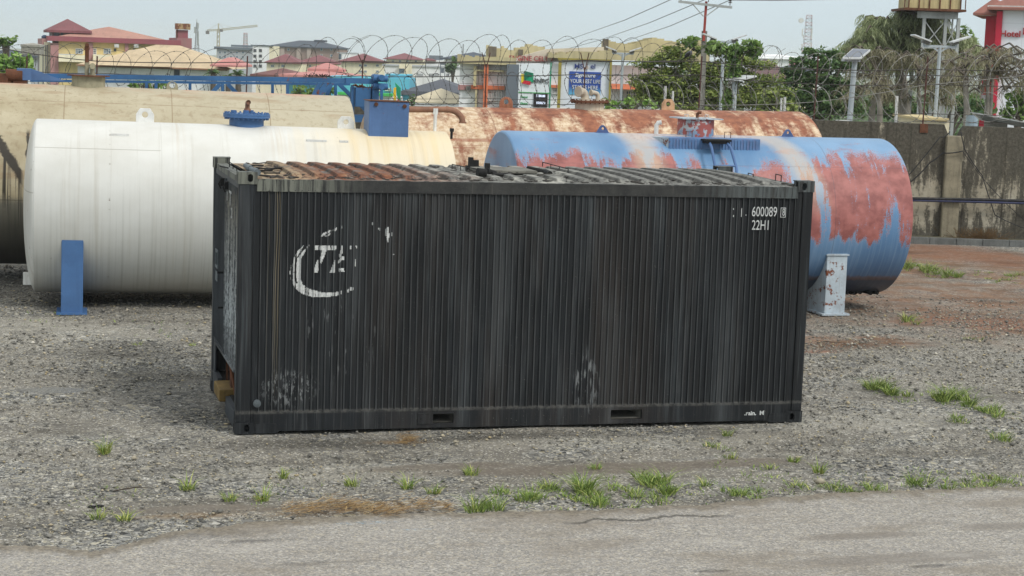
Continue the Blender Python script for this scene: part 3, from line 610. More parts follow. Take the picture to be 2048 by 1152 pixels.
# roof
nx, ny = 600, 60; X = np.linspace(.15, LX-.15, nx); Y = np.linspace(.05, LY-.05, ny); XX, YY = np.meshgrid(X, Y)
t = ((XX-.30)/.228) % 1.0; rg = np.clip(np.minimum(t/.10, (.62-t)/.10), 0, 1)*((XX > .48) & (XX < LX-.3))
ed = np.clip((YY-.20)/.04, 0, 1)*np.clip((LY-.20-YY)/.04, 0, 1)
ctr = ((XX > 2.35) & (XX < 3.55) & (YY > .75) & (YY < 1.85)); rg = np.where(ctr, rg*.1, rg)
sag = -.022*np.exp(-((XX-2.9)/1.5)**2)*np.sin(np.pi*YY/LY)-.010*np.sin(np.pi*YY/LY)
nzz = .002*np.sin(XX*3+YY*2)*np.sin(YY*3-XX*2)
ZZ = 2.518+rg*ed*.034+sag+nzz+.05*np.sin(np.pi*YY/LY)**.8
I = np.arange(nx*ny).reshape(ny, nx); F = np.stack([I[:-1, :-1], I[:-1, 1:], I[1:, 1:], I[1:, :-1]], -1).reshape(-1, 4)
np_mesh('roof_panel', np.stack([XX, YY, ZZ], -1).reshape(-1, 3), F, M_ROOF, T)
for x_ in (.02, LX-.13): mb = MB(); mb.box(x_, .17, 2.46, x_+.11, LY-.17, 2.53); mb.build('end_rail', M_RAIL, T)
def rp(px, py, z=2.56): p = G(px, py, z); return Vector((p.x, p.y, z))
# grab rails and hoses on the roof
def rail3(a, b, h=.05, n=3, r=.0055, nm='roof_grab_rail', m=M_BLACK):
    a, b = rp(*a, 2.55), rp(*b, 2.55); mb = MB(); u = Vector((0, 0, h)); mb.tube([a, a+u, b+u, b], r, 6)
    for i in range(1, n): q = a.lerp(b, i/n); mb.tube([q, q+u], r*.8, 6)
    return mb.build(nm, m, T)
rail3((459, 334), (481, 348)); rail3((904, 338), (956, 348)); rail3((1085, 333), (1136, 347)); rail3((1496, 357), (1506, 360), .06, 1); rail3((1551, 361), (1562, 364), .07, 1)
mb = MB()
mb.tube([rp(491, 331, 2.59), rp(503, 339, 2.59), rp(516, 345, 2.58)], .026, 10); mb.tube([rp(497, 335, 2.59), rp(502, 338, 2.59)], .034, 10); mb.tube([rp(510, 342, 2.585), rp(515, 345, 2.585)], .034, 10); mb.build('roof_pipe', M_PIPEG, T, 40)
for a, b in (((497, 331), (527, 331)), ((516, 341), (545, 341)), ((508, 337), (560, 337)), ((528, 346), (560, 346)), ((440, 332), (456, 336))):
    mb = MB(); mb.tube([rp(*a, 2.57), rp(*b, 2.57)], .008, 6); mb.build('roof_hose', M_BLACK, T)
mb = MB(); mb.tube([rp(530, 340, 2.57), rp(548, 337, 2.58), rp(556, 336, 2.58), rp(575, 337, 2.56)], .012, 6); mb.build('roof_hose', M_BLACK, T)
# burnt hatch in the middle
mb = MB()
for px in (941, 952): q = rp(px, 344, 2.53); mb = MB(); mb.box(q.x-.025, q.y-.02, 2.52, q.x+.025, q.y+.03, 2.69 if px < 945 else 2.66); mb.box(q.x-.05, q.y-.03, 2.52, q.x+.03, q.y+.04, 2.60); mb.build('charred_bracket', M_BLACK, T)
mb = MB()
q = rp(962, 345); mb.tube([rp(955, 344, 2.60), rp(971, 346, 2.59)], .045, 10); mb.box(q.x+.05, q.y-.03, 2.54, q.x+.09, q.y+.05, 2.66)
mb.build('charred_valve', M_BLACK, T, 40); mb = MB(); mb.tube([rp(974, 342, 2.60), rp(990, 347, 2.57)], .03, 8); mb.tube([rp(985, 348, 2.575), rp(1002, 350, 2.56), rp(1015, 347, 2.57)], [.012, .02, .012], 8)
mb.build('charred_valve', M_BLACK, T, 40); mb = MB(); mb.tube([rp(1056, 335, 2.59), rp(1080, 340, 2.585), rp(1100, 346, 2.575)], .018, 8); mb.tube([rp(1091, 343, 2.58), rp(1100, 347, 2.575)], .028, 8)
fl_ = []
for _ in range(26):
    q = rp(random.uniform(905, 1110), random.uniform(338, 352), 2.555); s_ = random.uniform(.008, .03); a = random.uniform(0, 3); fl_.append((q, a, s_))
mb.build('charred_valve', M_BLACK, T, 40)
mb = MB()
for q, a, s_ in fl_: mb.bar(q, q+Vector((math.cos(a)*s_*6, math.sin(a)*s_*5, random.uniform(0, .03))), s_, s_*.5)
for _ in range(420):
    q = Vector((min(5.9, max(.3, abs(random.gauss(0, 1))*2.6 if random.random() < .4 else random.uniform(.3, 5.9))), random.choice((random.uniform(.08, .3), random.uniform(.1, 2.3))), 0)); q.z = 2.522+.05*math.sin(PI*q.y/LY)**.8; s_ = random.uniform(.006, .022); a = random.uniform(0, 3); mb.bar(q, q+Vector((math.cos(a)*s_*4, math.sin(a)*s_*4, random.uniform(-.004, .006))), s_*1.5, s_*.4)
tag(mb.build('burnt_flakes', paint('burnt_flake', c(70, 66, 62), .9, .5, 30), T), kind='stuff')
mb = MB(); a, b = rp(990, 341), rp(1078, 347); q0, q1 = rp(985, 338, 2.56), rp(1075, 348, 2.56)
mb.prism([(2.66, .0), (3.28, .0), (3.28, .035), (2.66, .035)], [], .55, Matrix.Translation((0, .95, 2.555))); bevel(mb.build('roof_hatch', paint('ashy_steel', c(120, 118, 110), .85, .4, 6, .2, c(40, 38, 36), .7, bump=.6), T), .01)
# floor, inner bulkhead
mb = MB(); mb.box(.05, .06, .174, LX-.06, LY-.06, .21); mb.build('floor_deck', M_VOID, T)
# left end wall with a torn opening low down
def ew(px, py): p = PX(px, py, 0); return (p.y, p.z)
op = [ew(430, 686), ew(466, 741), ew(465, 797), ew(427, 757)]; oy0, oy1 = .25, 2.15; oz1 = (op[0][1]+op[1][1])/2; oz0 = .14
print('opening', [tuple(round(q, 2) for q in p) for p in op])
Mx = Matrix.Translation((.03, 0, 0)) @ Matrix.Rotation(PI/2, 4, 'Z')
mb = MB(); mb.prism(rect(.16, .1, LY-.10, 2.47), [[(oy0, oz0), (oy1, oz0), (oy1-.04, oz1), (oy0, oz1)]], .014, Mx)
yy = .2
while yy < LY-.2:   # shallow pressed ribs above the opening
    mb.box(.006, yy, oz1+.04, .0161, yy+.02, 2.42); yy += .075
mb.box(-.002, 1.18, oz1+.02, .0163, 1.20, 2.44); mb.box(.0, oy0-.02, oz1-.01, .0165, oy1+.02, oz1+.015)
mb.build('end_wall', M_CEND, T)
mb = MB(); mb.box(.6, .1, .21, .62, LY-.1, 2.4); mb.box(.05, .1, 1.2, .6, LY-.1, 1.22)
mb.build('inner_bulkhead', M_VOID, T)
mb = MB()
for _ in range(15):
    y0 = random.uniform(.3, 2.1); x0 = random.uniform(.06, .3); mb.box(x0, y0, .22, x0+random.uniform(.01, .06), y0+random.uniform(.01, .10), random.uniform(.5, 1.1))
mb.tube([(.10, .45, .25), (.08, .5, .5), (.12, .55, .75), (.06, .6, .86)], .02, 8); mb.tube([(.1, .8, .2), (.04, .9, .55), (.1, 1.1, .85)], .015, 8); mb.build('scorched_pipework', M_RUSTY, T)
for y_, y2_, z_ in ((.17, .95, .20), (1.75, LY-.17, .24)): mb = MB(); mb.box(.005, y_, .02, .06, y2_, z_); mb.build('end_sill', M_CEND, T)
# yellowed beam poking out of the opening
M_YB = paint('yellowed_timber', c(128, 104, 56), .8, .4, 6, .5, c(50, 42, 34), .5)
qa = PX(438, 804, -.06); qb = PX(427.5, 787, -.06); qt = PX(438, 779, -.06); q = qa; mb = MB(); mb.box(-.06, qa.y, qa.z, .30, qb.y, qt.z); bevel(mb.build('support_beam', M_YB, T), .012)
print('beam', q)
# hinge-like latches, small window frames and brackets
mb = MB()
for px, py in ((446, 362), (455, 369)): y, z = ew(px, py); mb.box(-.03, y-.03, z-.05, .02, y+.03, z+.03); mb.tube([(-.02, y-.02, z+.02), (-.045, y, z-.03), (-.02, y+.02, z-.08)], .008, 6)
mb.build('lifting_eye', M_BLACK, T)
y0, z0 = ew(434, 513); y1, z1 = ew(430, 548); mb = MB(); mb.prism(rect(y0-.12, 1.42, y0+.12, 1.62), [rect(y0-.09, 1.45, y0+.09, 1.59)], .012, Matrix.Translation((.004, 0, 0)) @ Matrix.Rotation(PI/2, 4, 'Z')); mb.box(-.006, y0-.1, 1.28, .004, y0+.1, 1.38); mb.build('gauge_frame', M_PIPEG, T)
mb = MB(); y, z = ew(446, 545); mb.box(-.06, y-.012, z-.01, .02, y+.012, z+.01); y, z = ew(446, 615); mb.box(-.05, y-.01, z-.01, .02, y+.01, z+.01); mb.build('bracket', M_BLACK, T)
mb = MB(); mb.box(LX-.03, .1, .1, LX-.01, LY-.1, 2.47); mb.build('end_wall', M_CONT, T)
# markings: logo rasterised over the ribs, worn away on its right half
def logo():
    o = PY(682, 525, 0); mpp = .00497; V = []; F = []; cs = .009
    def inp(px, py, poly):
        r_ = False; j = len(poly)-1
        for i in range(len(poly)):
            (xi, yi), (xj, yj) = poly[i], poly[j]
            if (yi > py) != (yj > py) and px < (xj-xi)*(py-yi)/(yj-yi)+xi: r_ = not r_
            j = i
        return r_
    z5 = lambda L: [(550+a/5.76, 420+b/5.76) for a, b in L]
    polys = [z5(L) for L in (
        [(455, 408), (715, 408), (702, 460), (600, 460), (560, 560), (526, 642), (520, 560), (545, 460), (455, 460)], [(510, 570), (512, 660), (497, 720), (452, 720), (455, 670), (490, 580)],
        [(768, 412), (780, 412), (778, 500), (750, 548), (735, 545), (755, 470)], [(692, 572), (698, 720), (635, 720)], [(760, 542), (800, 542), (803, 580), (770, 580), (728, 620), (728, 590)], [(738, 672), (800, 672), (803, 712), (738, 718), (732, 695)],
        [(865, 415), (882, 415), (882, 455), (866, 455)], [(933, 418), (944, 418), (944, 440), (935, 440)], [(928, 570), (938, 575), (938, 650), (926, 650)],
        [(1280, 195), (1312, 200), (1320, 300), (1303, 385), (1285, 320), (1270, 290)], [(1340, 255), (1352, 265), (1350, 305), (1342, 300)], [(1190, 200), (1210, 205), (1210, 240), (1196, 235)], [(1360, 505), (1378, 512), (1376, 525), (1362, 520)], [(1120, 140), (1134, 150), (1130, 180), (1122, 170)],
        [(505, 312), (560, 270), (640, 228), (662, 228), (660, 248), (600, 275), (560, 300)], [(575, 305), (640, 265), (660, 258), (658, 272), (600, 305)], [(668, 225), (718, 198), (718, 232), (672, 250)], [(762, 182), (778, 178), (778, 215), (765, 218)],
        [(835, 925), (858, 905), (855, 945), (832, 955)], [(868, 895), (903, 888), (903, 925), (868, 935)])]
    def arc(px, py):
        # two crescents of the ring
        u, v = (px-550)*5.76, (py-420)*5.76
        # outer outline of the sweep, sampled
        oy = [395, 480, 560, 640, 720, 800, 870, 930, 975, 1005]; ox = [340, 262, 215, 188, 172, 182, 212, 262, 335, 450]
        iy = [395, 480, 560, 640, 720, 800, 850]; ix = [345, 290, 250, 225, 218, 228, 250]
        gx = [400, 318, 262, 243, 240, 250, 268]; hx = [405, 350, 305, 295, 292, 298, 320]
        if 395 <= v < 850:
            o_ = np.interp(v, oy, ox); i_ = np.interp(v, iy, ix); g = np.interp(v, iy, gx); h = np.interp(v, iy, hx); return o_ < u < i_ or g < u < h
        if 850 <= v <= 1008:
            if u < 215: return False
            lower = np.interp(u, [212, 262, 335, 430, 560, 690, 770], [870, 930, 975, 1003, 1008, 995, 975]); upper = np.interp(u, [268, 300, 350, 430, 560, 690, 770], [840, 845, 880, 920, 955, 952, 935])
            return u < 772 and v < lower and v > upper and not (690 < u < 699) and not (742 < u < 762)
        return False
    x0, z0 = fx(575, 600); x1, z1 = fx(795, 435); nxx = int((x1-x0)/cs); nz_ = int((z1-z0)/cs)
    for i in range(nxx):
        for j in range(nz_):
            X0 = x0+i*cs; Z0 = z0+j*cs; p = Vector((X0+cs/2, 0, Z0+cs/2)); d = p-CAM; zc = d.dot(fw); px = 1024+FOC*d.dot(rt)/zc; py = 576-FOC*d.dot(up)/zc
            if arc(px, py) or any(inp(px, py, q) for q in polys):
                b = len(V)
                for xx, zz in ((X0, Z0), (X0+cs, Z0), (X0+cs, Z0+cs), (X0, Z0+cs)): V.append((xx, corr(xx)-.0085, zz))
                F.append((b, b+1, b+2, b+3))
    np_mesh('painted_logo', V, F, M_MARK, T)
logo()
def mark(s_, px, py, hpx, xs=.62, bold=.004, nm='painted_number', align='LEFT', m=None):
    p = PY(px, py, 0); D = (p-CAM).length; return text(T, nm, s_, hpx*D/FOC*1.42, (p.x, -.004, p.z), m or M_MARK2, xs, bold, .002, align)
mark('600089', 1503, 424, 19.5, .66, .0); mark('22H1', 1503, 451, 19.5, .64, .0); mark('8', 1564, 425, 14.5, .6, .0)
p = fx(1563, 425); w_, h_ = .030, .052; mb = MB(); mb.prism(rect(p[0]-.012, p[1]-h_, p[0]+.047, p[1]+h_), [rect(p[0]-.007, p[1]-h_+.006, p[0]+.042, p[1]+h_-.006)], .002, Matrix.Translation((0, -.005, 0))); mb.build('number_frame', M_MARK2, T)
mb = MB()
for px, py, dz in ((1482, 425, .09), (1466, 418, .015), (1466, 432, .02), (1491, 430, .01)): p = fx(px, py); mb = MB(); mb.box(p[0], -.005, p[1]-dz/2, p[0]+.008, -.003, p[1]+dz/2); mb.build('painted_number', M_MARK2, T)
p = PY(1489, 826, 0); text(T, 'painted_number', ".rain.  M'", .062, (p.x, .001, p.z-.005), M_MARK, 1.1, .002, .002, 'LEFT')
# end wall letters
for s_, px, py, hh in (('T', 461, 398, 26), ('2', 464, 427, 18), ('1', 455, 393, 16)):
    y, z = ew(px, py); text(T, 'painted_number', s_, hh*.0078, (-.004, y, z), M_MARK, 1.6, .004, .002, rotz=-PI/2)
# ------------------------------------------------------------------ storage tanks
def m_tank_white():
    k = N('white_tank_paint'); v = k.co('UV'); u, a, _ = k.sep(v)   # u metres along, a metres down from the crown (camera side +)
    st = k.noise(k.mp(v, (22, .25, 1)), 1., 4, .6); n = k.noise(k.mp(v, (1.2, 1.5, 1)), 1., 5, .6)
    col = k.mix(k.rm(n, .35, .65), c(208, 206, 198), c(220, 219, 213))
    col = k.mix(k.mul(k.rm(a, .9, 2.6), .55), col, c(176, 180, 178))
    yel = k.mul(k.rm(k.add(u, k.mul(k.add(n, -.5), .9)), 3.6, 4.9), k.rm(a, 2.2, .5)); col = k.mix(k.mul(yel, .75), col, c(226, 205, 160))
    ys = k.mul(k.rm(k.noise(k.mp(v, (5, .2, 1)), 1., 4), .5, .62), k.rm(u, 3.0, 4.6)); col = k.mix(k.mul(ys, .35), col, c(222, 196, 140))
    col = k.mix(k.mul(k.rm(st, .5, .68), k.mul(k.rm(a, 1.2, 3.0), .45)), col, c(140, 140, 130))
    def line(q, at, w_, al): return k.mul(k.rm(k.ma('ABSOLUTE', k.add(q, -at)), w_, w_*.3), al)
    ln = k.mul(line(a, .98, .009, .5), k.rm(u, 1.75, 1.72)); ln = k.mx(ln, line(u, 1.75, .006, .18)); ln = k.mx(ln, line(u, 1.05, .005, .08))
    col = k.mix(ln, col, c(120, 112, 96))
    dots = k.rm(k.vor(k.mp(v, (5.5, 3.5, 1)), 1.), .05, .02); dots = k.mul(dots, k.rm(k.noise(v, 3, 2), .5, .52)); col = k.mix(k.mul(dots, .75), col, c(84, 66, 46))
    rv = k.mul(k.rm(k.ma('ABSOLUTE', k.add(u, -1.03)), .012, .008), k.rm(k.noise(k.mp(v, (0, 14, 1)), 1., 2), .62, .64)); col = k.mix(rv, col, c(100, 80, 60))
    gr = k.mul(k.rm(k.noise(k.mp(v, (9, .22, 1), (5, 1, 0)), 1., 5, .65), .56, .68), k.mul(k.rm(a, .1, .6), .2)); col = k.mix(gr, col, c(150, 138, 112))
    for uu, ww in ((2.0, .12), (3.42, .3), (4.95, .12), (5.4, .35)): rr = k.mul(k.rm(k.ma('ABSOLUTE', k.add(u, -uu)), ww, ww*.2), k.mul(k.rm(k.noise(k.mp(v, (24, .5, 1)), 1., 4), .42, .6), k.rm(a, 1.6, .2))); col = k.mix(k.mul(rr, .28), col, c(176, 148, 104))
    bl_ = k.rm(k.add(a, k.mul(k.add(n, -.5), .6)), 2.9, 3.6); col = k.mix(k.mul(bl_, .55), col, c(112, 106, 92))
    h = k.add(k.add(k.mul(k.noise(k.mp(v, (30, .5, 1)), 1., 3), .3), k.mul(ln, 2)), k.mul(k.noise(k.mp(v, (1.6, .9, 1)), 1., 2), 3.)); return k.out(col, .45, 0, h, .25, .012, .4)
def m_tank_blue():
    k = N('flaking_blue_paint'); v = k.co('UV'); u, a, _ = k.sep(v)
    n = k.noise(k.mp(v, (1.1, .8, 1), (3, 1, 0)), 1., 3, .5); f = k.add(k.mul(k.noise(k.mp(v, (1.2, .8, 1)), 9, 8, .75), .62), k.mul(k.noise(v, 38, 5, .7), .38)); st = k.noise(k.mp(v, (16, .35, 1)), 1., 4, .6)
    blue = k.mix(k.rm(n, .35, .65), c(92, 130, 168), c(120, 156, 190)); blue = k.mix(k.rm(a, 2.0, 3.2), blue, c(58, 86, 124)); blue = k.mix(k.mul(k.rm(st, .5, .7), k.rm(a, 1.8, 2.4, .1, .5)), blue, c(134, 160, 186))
    red = k.mix(k.rm(k.noise(v, 4, 5), .4, .6), c(138, 82, 78), c(168, 106, 100))
    # red primer shows in a band down the front, ragged lower edge
    hf = k.noise(v, 70, 3, .6); vs_ = k.rm(k.noise(k.mp(v, (2.6, .42, 1), (1, 4, 0)), 1., 6, .65), .42, .56); fing = k.mul(k.add(k.noise(k.mp(v, (4.5, .3, 1)), 1., 5, .6), -.5), .9)
    band = k.mul(k.rm(k.add(a, k.mul(k.add(n, -.5), 1.2)), .45, 1.25), k.rm(k.add(a, fing), 2.42, 2.16))
    S = k.mul(band, k.add(k.rm(u, 3.4, 2.6, .32, .45), k.mul(vs_, .66))); m = k.add(S, k.add(k.mul(k.add(f, -.5), 1.3), k.mul(k.add(hf, -.5), 1.2)))
    rm_ = k.rm(m, .54, .60)
    patch = k.mul(k.rm(k.add(k.noise(k.mp(v, (1.2, 3.5, 1), (9, 2, 0)), 1., 4), k.mul(k.add(k.mul(hf, .5), k.mul(f, .5)), 1.)), 1.13, 1.18), k.rm(a, 1.2, .9)); rm_ = k.mx(rm_, k.mul(patch, .6))
    col = k.mix(rm_, blue, red)
    rim = k.mul(k.rm(k.ma('ABSOLUTE', k.add(m, -.53)), .05, .01), .3); col = k.mix(rim, col, c(196, 204, 208))
    # sandy bare sweeps round the manway
    for cu, w_ in ((1.95, .22), (4.2, .22)):
        q = k.ma('ABSOLUTE', k.add(k.add(u, k.mul(a, -.12 if cu < 3 else -.30)), -cu)); sb = k.mul(k.rm(k.add(q, k.mul(k.add(f, -.5), .3)), w_*1.4, w_*.5), k.rm(a, 1.9, 1.2)); col = k.mix(k.mul(sb, .55), col, c(202, 184, 158))
    tp = k.mul(k.mul(k.rm(k.ma('ABSOLUTE', k.add(u, -3.0)), 1.3, .9), k.rm(a, .6, .35)), .7); col = k.mix(tp, col, k.ramp(f, [(.4, c(170, 130, 112)), (.55, c(206, 190, 176))]))
    def line(q, at, w_, al): return k.mul(k.rm(k.ma('ABSOLUTE', k.add(q, -at)), w_, w_*.3), al)
    ln = k.mx(line(a, 1.05, .007, .35), k.mx(line(u, 5.0, .008, .45), line(u, 2.45, .008, .3)))
    col = k.mix(ln, col, c(70, 66, 76)); rs = k.mul(k.rm(a, 3.25, 3.4), k.rm(f, .5, .56)); col = k.mix(k.mul(rs, .8), col, c(92, 66, 52))
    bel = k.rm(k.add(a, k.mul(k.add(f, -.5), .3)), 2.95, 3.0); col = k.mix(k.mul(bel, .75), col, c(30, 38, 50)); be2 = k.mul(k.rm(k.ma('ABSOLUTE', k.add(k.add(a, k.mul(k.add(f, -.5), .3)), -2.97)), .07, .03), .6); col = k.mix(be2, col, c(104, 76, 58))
    return k.out(col, .42, 0, k.add(k.mul(rm_, -1.), k.mul(ln, 2.)), .2, .004, .4)
def m_tank_rust():
    k = N('rusted_cream_tank'); v = k.co('UV'); u, a, _ = k.sep(v)
    n = k.noise(k.mp(v, (1.7, .8, 1)), 1.2, 6, .6); f = k.noise(v, 10, 8, .75); n2 = k.noise(k.mp(v, (3.4, .5, 1), (4, 1, 0)), 1.3, 6, .6)
    rust = k.ramp(k.noise(v, 5, 7, .7), [(.3, c(104, 66, 52)), (.5, c(144, 92, 70)), (.7, c(176, 120, 88))])
    cream = k.mix(k.rm(f, .4, .6), c(192, 160, 126), c(224, 208, 180))
    m = k.add(k.add(k.mul(n, .6), k.mul(n2, .4)), k.mul(k.add(f, -.5), .22)); low = k.mul(k.rm(a, .7, 1.6), .10)
    lft = k.mul(k.rm(u, 2.2, .6), .09); m = k.add(m, k.add(low, lft)); cm = k.mul(k.rm(m, .49, .60), .9)
    col = k.mix(cm, rust, cream)
    stripe = k.mul(k.rm(k.noise(k.mp(v, (.4, 11, 1)), 1., 3), .55, .62), k.rm(a, .9, 1.2)); col = k.mix(k.mul(stripe, .6), col, c(140, 74, 52))
    def line(q, at, w_, al): return k.mul(k.rm(k.ma('ABSOLUTE', k.add(q, -at)), w_, w_*.3), al)
    ln = k.mx(line(a, .62, .01, .35), k.mx(line(u, 2.0, .012, .6), k.mx(line(u, 4.0, .012, .5), line(u, 6.0, .012, .5))))
    col = k.mix(ln, col, c(120, 70, 50)); return k.out(col, .75, 0, k.add(f, k.mul(ln, 3)), .35, .006, .3)
def m_tank_cream():
    k = N('stained_cream_tank'); v = k.co('UV'); u, a, _ = k.sep(v)
    n = k.noise(k.mp(v, (1., 1.2, 1)), 1.1, 6, .65); f = k.noise(v, 9, 8, .75); st = k.noise(k.mp(v, (14, .4, 1)), 1., 4, .6)
    col = k.mix(k.rm(n, .35, .62), c(160, 146, 116), c(186, 175, 148)); col = k.mix(k.rm(u, 3.0, 8.5, 0, .8), col, c(182, 174, 152))
    col = k.mix(k.mul(k.rm(f, .52, .64), .45), col, c(132, 112, 84)); col = k.mix(k.mul(k.rm(k.noise(k.mp(v, (.7, 3, 1), (2, 8, 0)), 1., 5), .54, .64), .5), col, c(150, 124, 94))
    pk = k.mul(k.rm(a, .45, .1), k.rm(k.noise(k.mp(v, (1.5, 2, 1), (6, 0, 0)), 1., 4), .45, .6)); col = k.mix(k.mul(pk, .7), col, c(188, 134, 106))
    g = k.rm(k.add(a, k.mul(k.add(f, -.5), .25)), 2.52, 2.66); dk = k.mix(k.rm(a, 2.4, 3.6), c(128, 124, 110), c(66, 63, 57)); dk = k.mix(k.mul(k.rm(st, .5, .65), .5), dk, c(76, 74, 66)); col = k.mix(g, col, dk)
    def line(q, at, w_, al): return k.mul(k.rm(k.ma('ABSOLUTE', k.add(q, -at)), w_, w_*.3), al)
    ln = k.mx(k.mul(line(a, .85, .01, .6), k.rm(k.noise(k.mp(v, (2, 1, 1)), 1., 2), .4, .45)), k.mx(line(u, 4.63, .01, .6), k.mx(line(u, 6.3, .01, .6), line(u, 7.85, .01, .6))))
    col = k.mix(ln, col, c(120, 92, 60)); col = k.mix(line(a, 2.60, .012, .5), col, c(60, 56, 48))
    # black oil run: a slanting splash with drips
    sp = k.add(k.add(a, -1.66), k.mul(k.add(u, -3.65), -1.6)); sp = k.add(sp, k.mul(k.add(f, -.5), .35)); zone = k.mul(k.rm(u, 3.3, 3.4), k.rm(u, 4.06, 4.0))
    drp = k.rm(k.noise(k.mp(v, (30, .22, 1), (1, 0, 0)), 1., 2, .5), .46, .54); oil = k.mul(zone, k.mx(k.rm(k.ma('ABSOLUTE', sp), .16, .10), k.mul(drp, k.mul(k.rm(sp, -.02, .02), k.rm(k.add(sp, k.mul(drp, -.3)), .65, .35)))))
    o2 = k.mul(k.rm(k.ma('ABSOLUTE', k.add(u, k.add(-4.10, k.mul(k.add(f, -.5), .12)))), .035, .015), k.mul(k.rm(a, 1.45, 1.55), k.rm(a, 2.0, 1.9))); oil = k.mx(oil, o2)
    col = k.mix(k.mul(oil, .92), col, c(32, 28, 26))
    specks = k.mul(k.rm(k.vor(k.mp(v, (6, 3.5, 1), (.3, .1, 0)), 1.), .07, .03), k.rm(k.noise(v, 2.3, 2), .54, .58)); col = k.mix(specks, col, c(50, 42, 36))
    return k.out(col, k.rm(oil, 0, 1, .6, .3), 0, k.add(f, k.mul(ln, 3)), .25, .006, .35)
M_TW, M_TB, M_TR, M_TC = m_tank_white(), m_tank_blue(), m_tank_rust(), m_tank_cream()
class Tank:
    def __init__(s, name, label, par, mat, headL='flat', headR='flat', u0=0., cat='storage tank', hm=None, edge=.012):
        xl, xr, YL, zL, YR, zR, R_ = par; s.R = R_
        A, B = Vector((xl, YL, zL)), Vector((xr, YR, zR)); ax = (B-A).normalized(); sv = Vector((0, 0, 1)).cross(ax).normalized(); uv = ax.cross(sv)
        s.M = Matrix(((ax.x, sv.x, uv.x, A.x), (ax.y, sv.y, uv.y, A.y), (ax.z, sv.z, uv.z, A.z), (0, 0, 0, 1))); s.Mi = s.M.inverted(); s.L = (B-A).length; s.Yc = (YL+YR)/2
        s.o = thing(name, label, cat, M=s.M); s.A = A
        s.surf('shell', [(0, R_-edge), (edge*.35, R_-edge*.3), (edge, R_), (s.L-edge, R_), (s.L-edge*.35, R_-edge*.3), (s.L, R_-edge)], mat, u0)
        for nm, x0, sg, st in (('head', 0, -1, headL), ('head', s.L, 1, headR)):
            pr = []
            for i in range(17):
                r = max((R_-edge)*math.cos(PI/2*i/16), .001)
                d = {'flat': .0, 'cone': .17*max(0, 1-(r/(R_-edge))**2)**.62}[st]
                pr.append((x0+sg*d, max(r, .001)))
            s.surf(nm, pr, hm or mat, u0)
    def surf(s, name, prof, mat, u0=0.):
        n = 96; me = bpy.data.meshes.new(name); V = []; F = []; UV = []
        for x, r in prof:
            for k in range(n+1):
                th = -PI+2*PI*k/n; V.append((x, -r*math.sin(th), r*math.cos(th)))
        m = n+1
        for i in range(len(prof)-1):
            for k in range(n):
                F.append((i*m+k, i*m+k+1, (i+1)*m+k+1, (i+1)*m+k))
                for ii, kk in ((i, k), (i, k+1), (i+1, k+1), (i+1, k)):
                    flat = name != 'shell'; th = -PI+2*PI*kk/n; x, r = prof[ii]
                    UV.append((u0+x, th*s.R) if not flat else (u0-.0+r*math.sin(th)*1.0, s.R-r*math.cos(th)))
        me.from_pydata(V, [], F); ul = me.uv_layers.new(name='UVMap')
        for i, (a, b) in enumerate(UV): ul.data[i].uv = (a, b)
        me.polygons.foreach_set('use_smooth', [True]*len(F)); o = link(name, me, mat, s.o); return o
    def p(s, px, py, dy=0.): return s.Mi @ PY(px, py, s.Yc+dy)
    def mpp(s, px, py): return (PY(px, py, s.Yc)-CAM).dot(fw)/FOC
    def gz(s): return s.A.z
    def saddle(s, x, w_, yf, mat, nm='support_leg', yb=None, th=.0):
        """saddle support: box section standing on the ground, cut to the shell"""
        yb = yb or -yf; Ro = s.R; pts = []
        zt = lambda y: -math.sqrt(max(0, Ro*Ro-y*y)); g = -s.A.z-.02
        n = 16; ys = [yf+(yb-yf)*i/n for i in range(n+1)]
        prof = [(y, zt(y)+.01) for y in ys]; prof[0] = (yf, max(prof[0][1], zt(yf)))
        mb = MB(); Mq = Matrix.Translation((x+w_/2, 0, 0)) @ Matrix.Rotation(PI/2, 4, 'Z')
        mb.prism([(yf, g), (yb, g)]+prof[::-1], [], w_, Mq); mb2 = MB(); mb2.box(x-w_/2-.06, yf-.06, -s.A.z-.005, x+w_/2+.06, yf+.5, -s.A.z+.022); mb2.build('base_plate', mat, s.o); mb3 = MB(); Mg = Matrix.Translation((x+w_/2+.012, 0, 0)) @ Matrix.Rotation(PI/2, 4, 'Z'); return bevel(mb.build(nm, mat, s.o), .008)
def lug(T_, x, y, z, w_, h_, hole, mat, th=.03, shape='oct', nm='lifting_lug'):
    if shape == 'oct': o_ = [(-w_/2, 0), (w_/2, 0), (w_/2, h_*.6), (w_*.28, h_), (-w_*.28, h_), (-w_/2, h_*.6)]
    elif shape == 'round': o_ = [(-w_/2, 0), (w_/2, 0)]+[(w_/2*math.cos(PI*k/8), h_-w_/2+w_/2*math.sin(PI*k/8)) for k in range(9)]
    else: o_ = [(-w_/2, 0), (w_/2, 0), (w_*.16, h_*.86), (w_*.06, h_), (-w_*.10, h_), (-w_*.2, h_*.86)]
    mb = MB(); mb.prism(o_, [circle(0, h_*.58, hole, 14)], th, Matrix.Translation((x, y, z))); mb.box(x-w_*.6, y-.05, z-.01, x+w_*.6, y+.08, z+.012)
    return bevel(mb.build(nm, mat, T_), .004, 1)
M_BLUE = paint('blue_enamel', c(70, 106, 152), .5, .15, 2., .15, c(44, 62, 92), .2, rust=.12)
M_BLUED = paint('faded_blue_box', c(82, 112, 156), .5, .2, 2., .25, c(54, 74, 110), .25, rust=.18)
M_WMET = paint('white_metal', c(222, 222, 218), .55, .15, 3., .3, c(120, 104, 80), .3, rust=.12)
M_RPIPE = paint('rusty_pipe', c(148, 108, 86), .7, .25, 4., .3, c(110, 72, 52), .4, bump=.3)
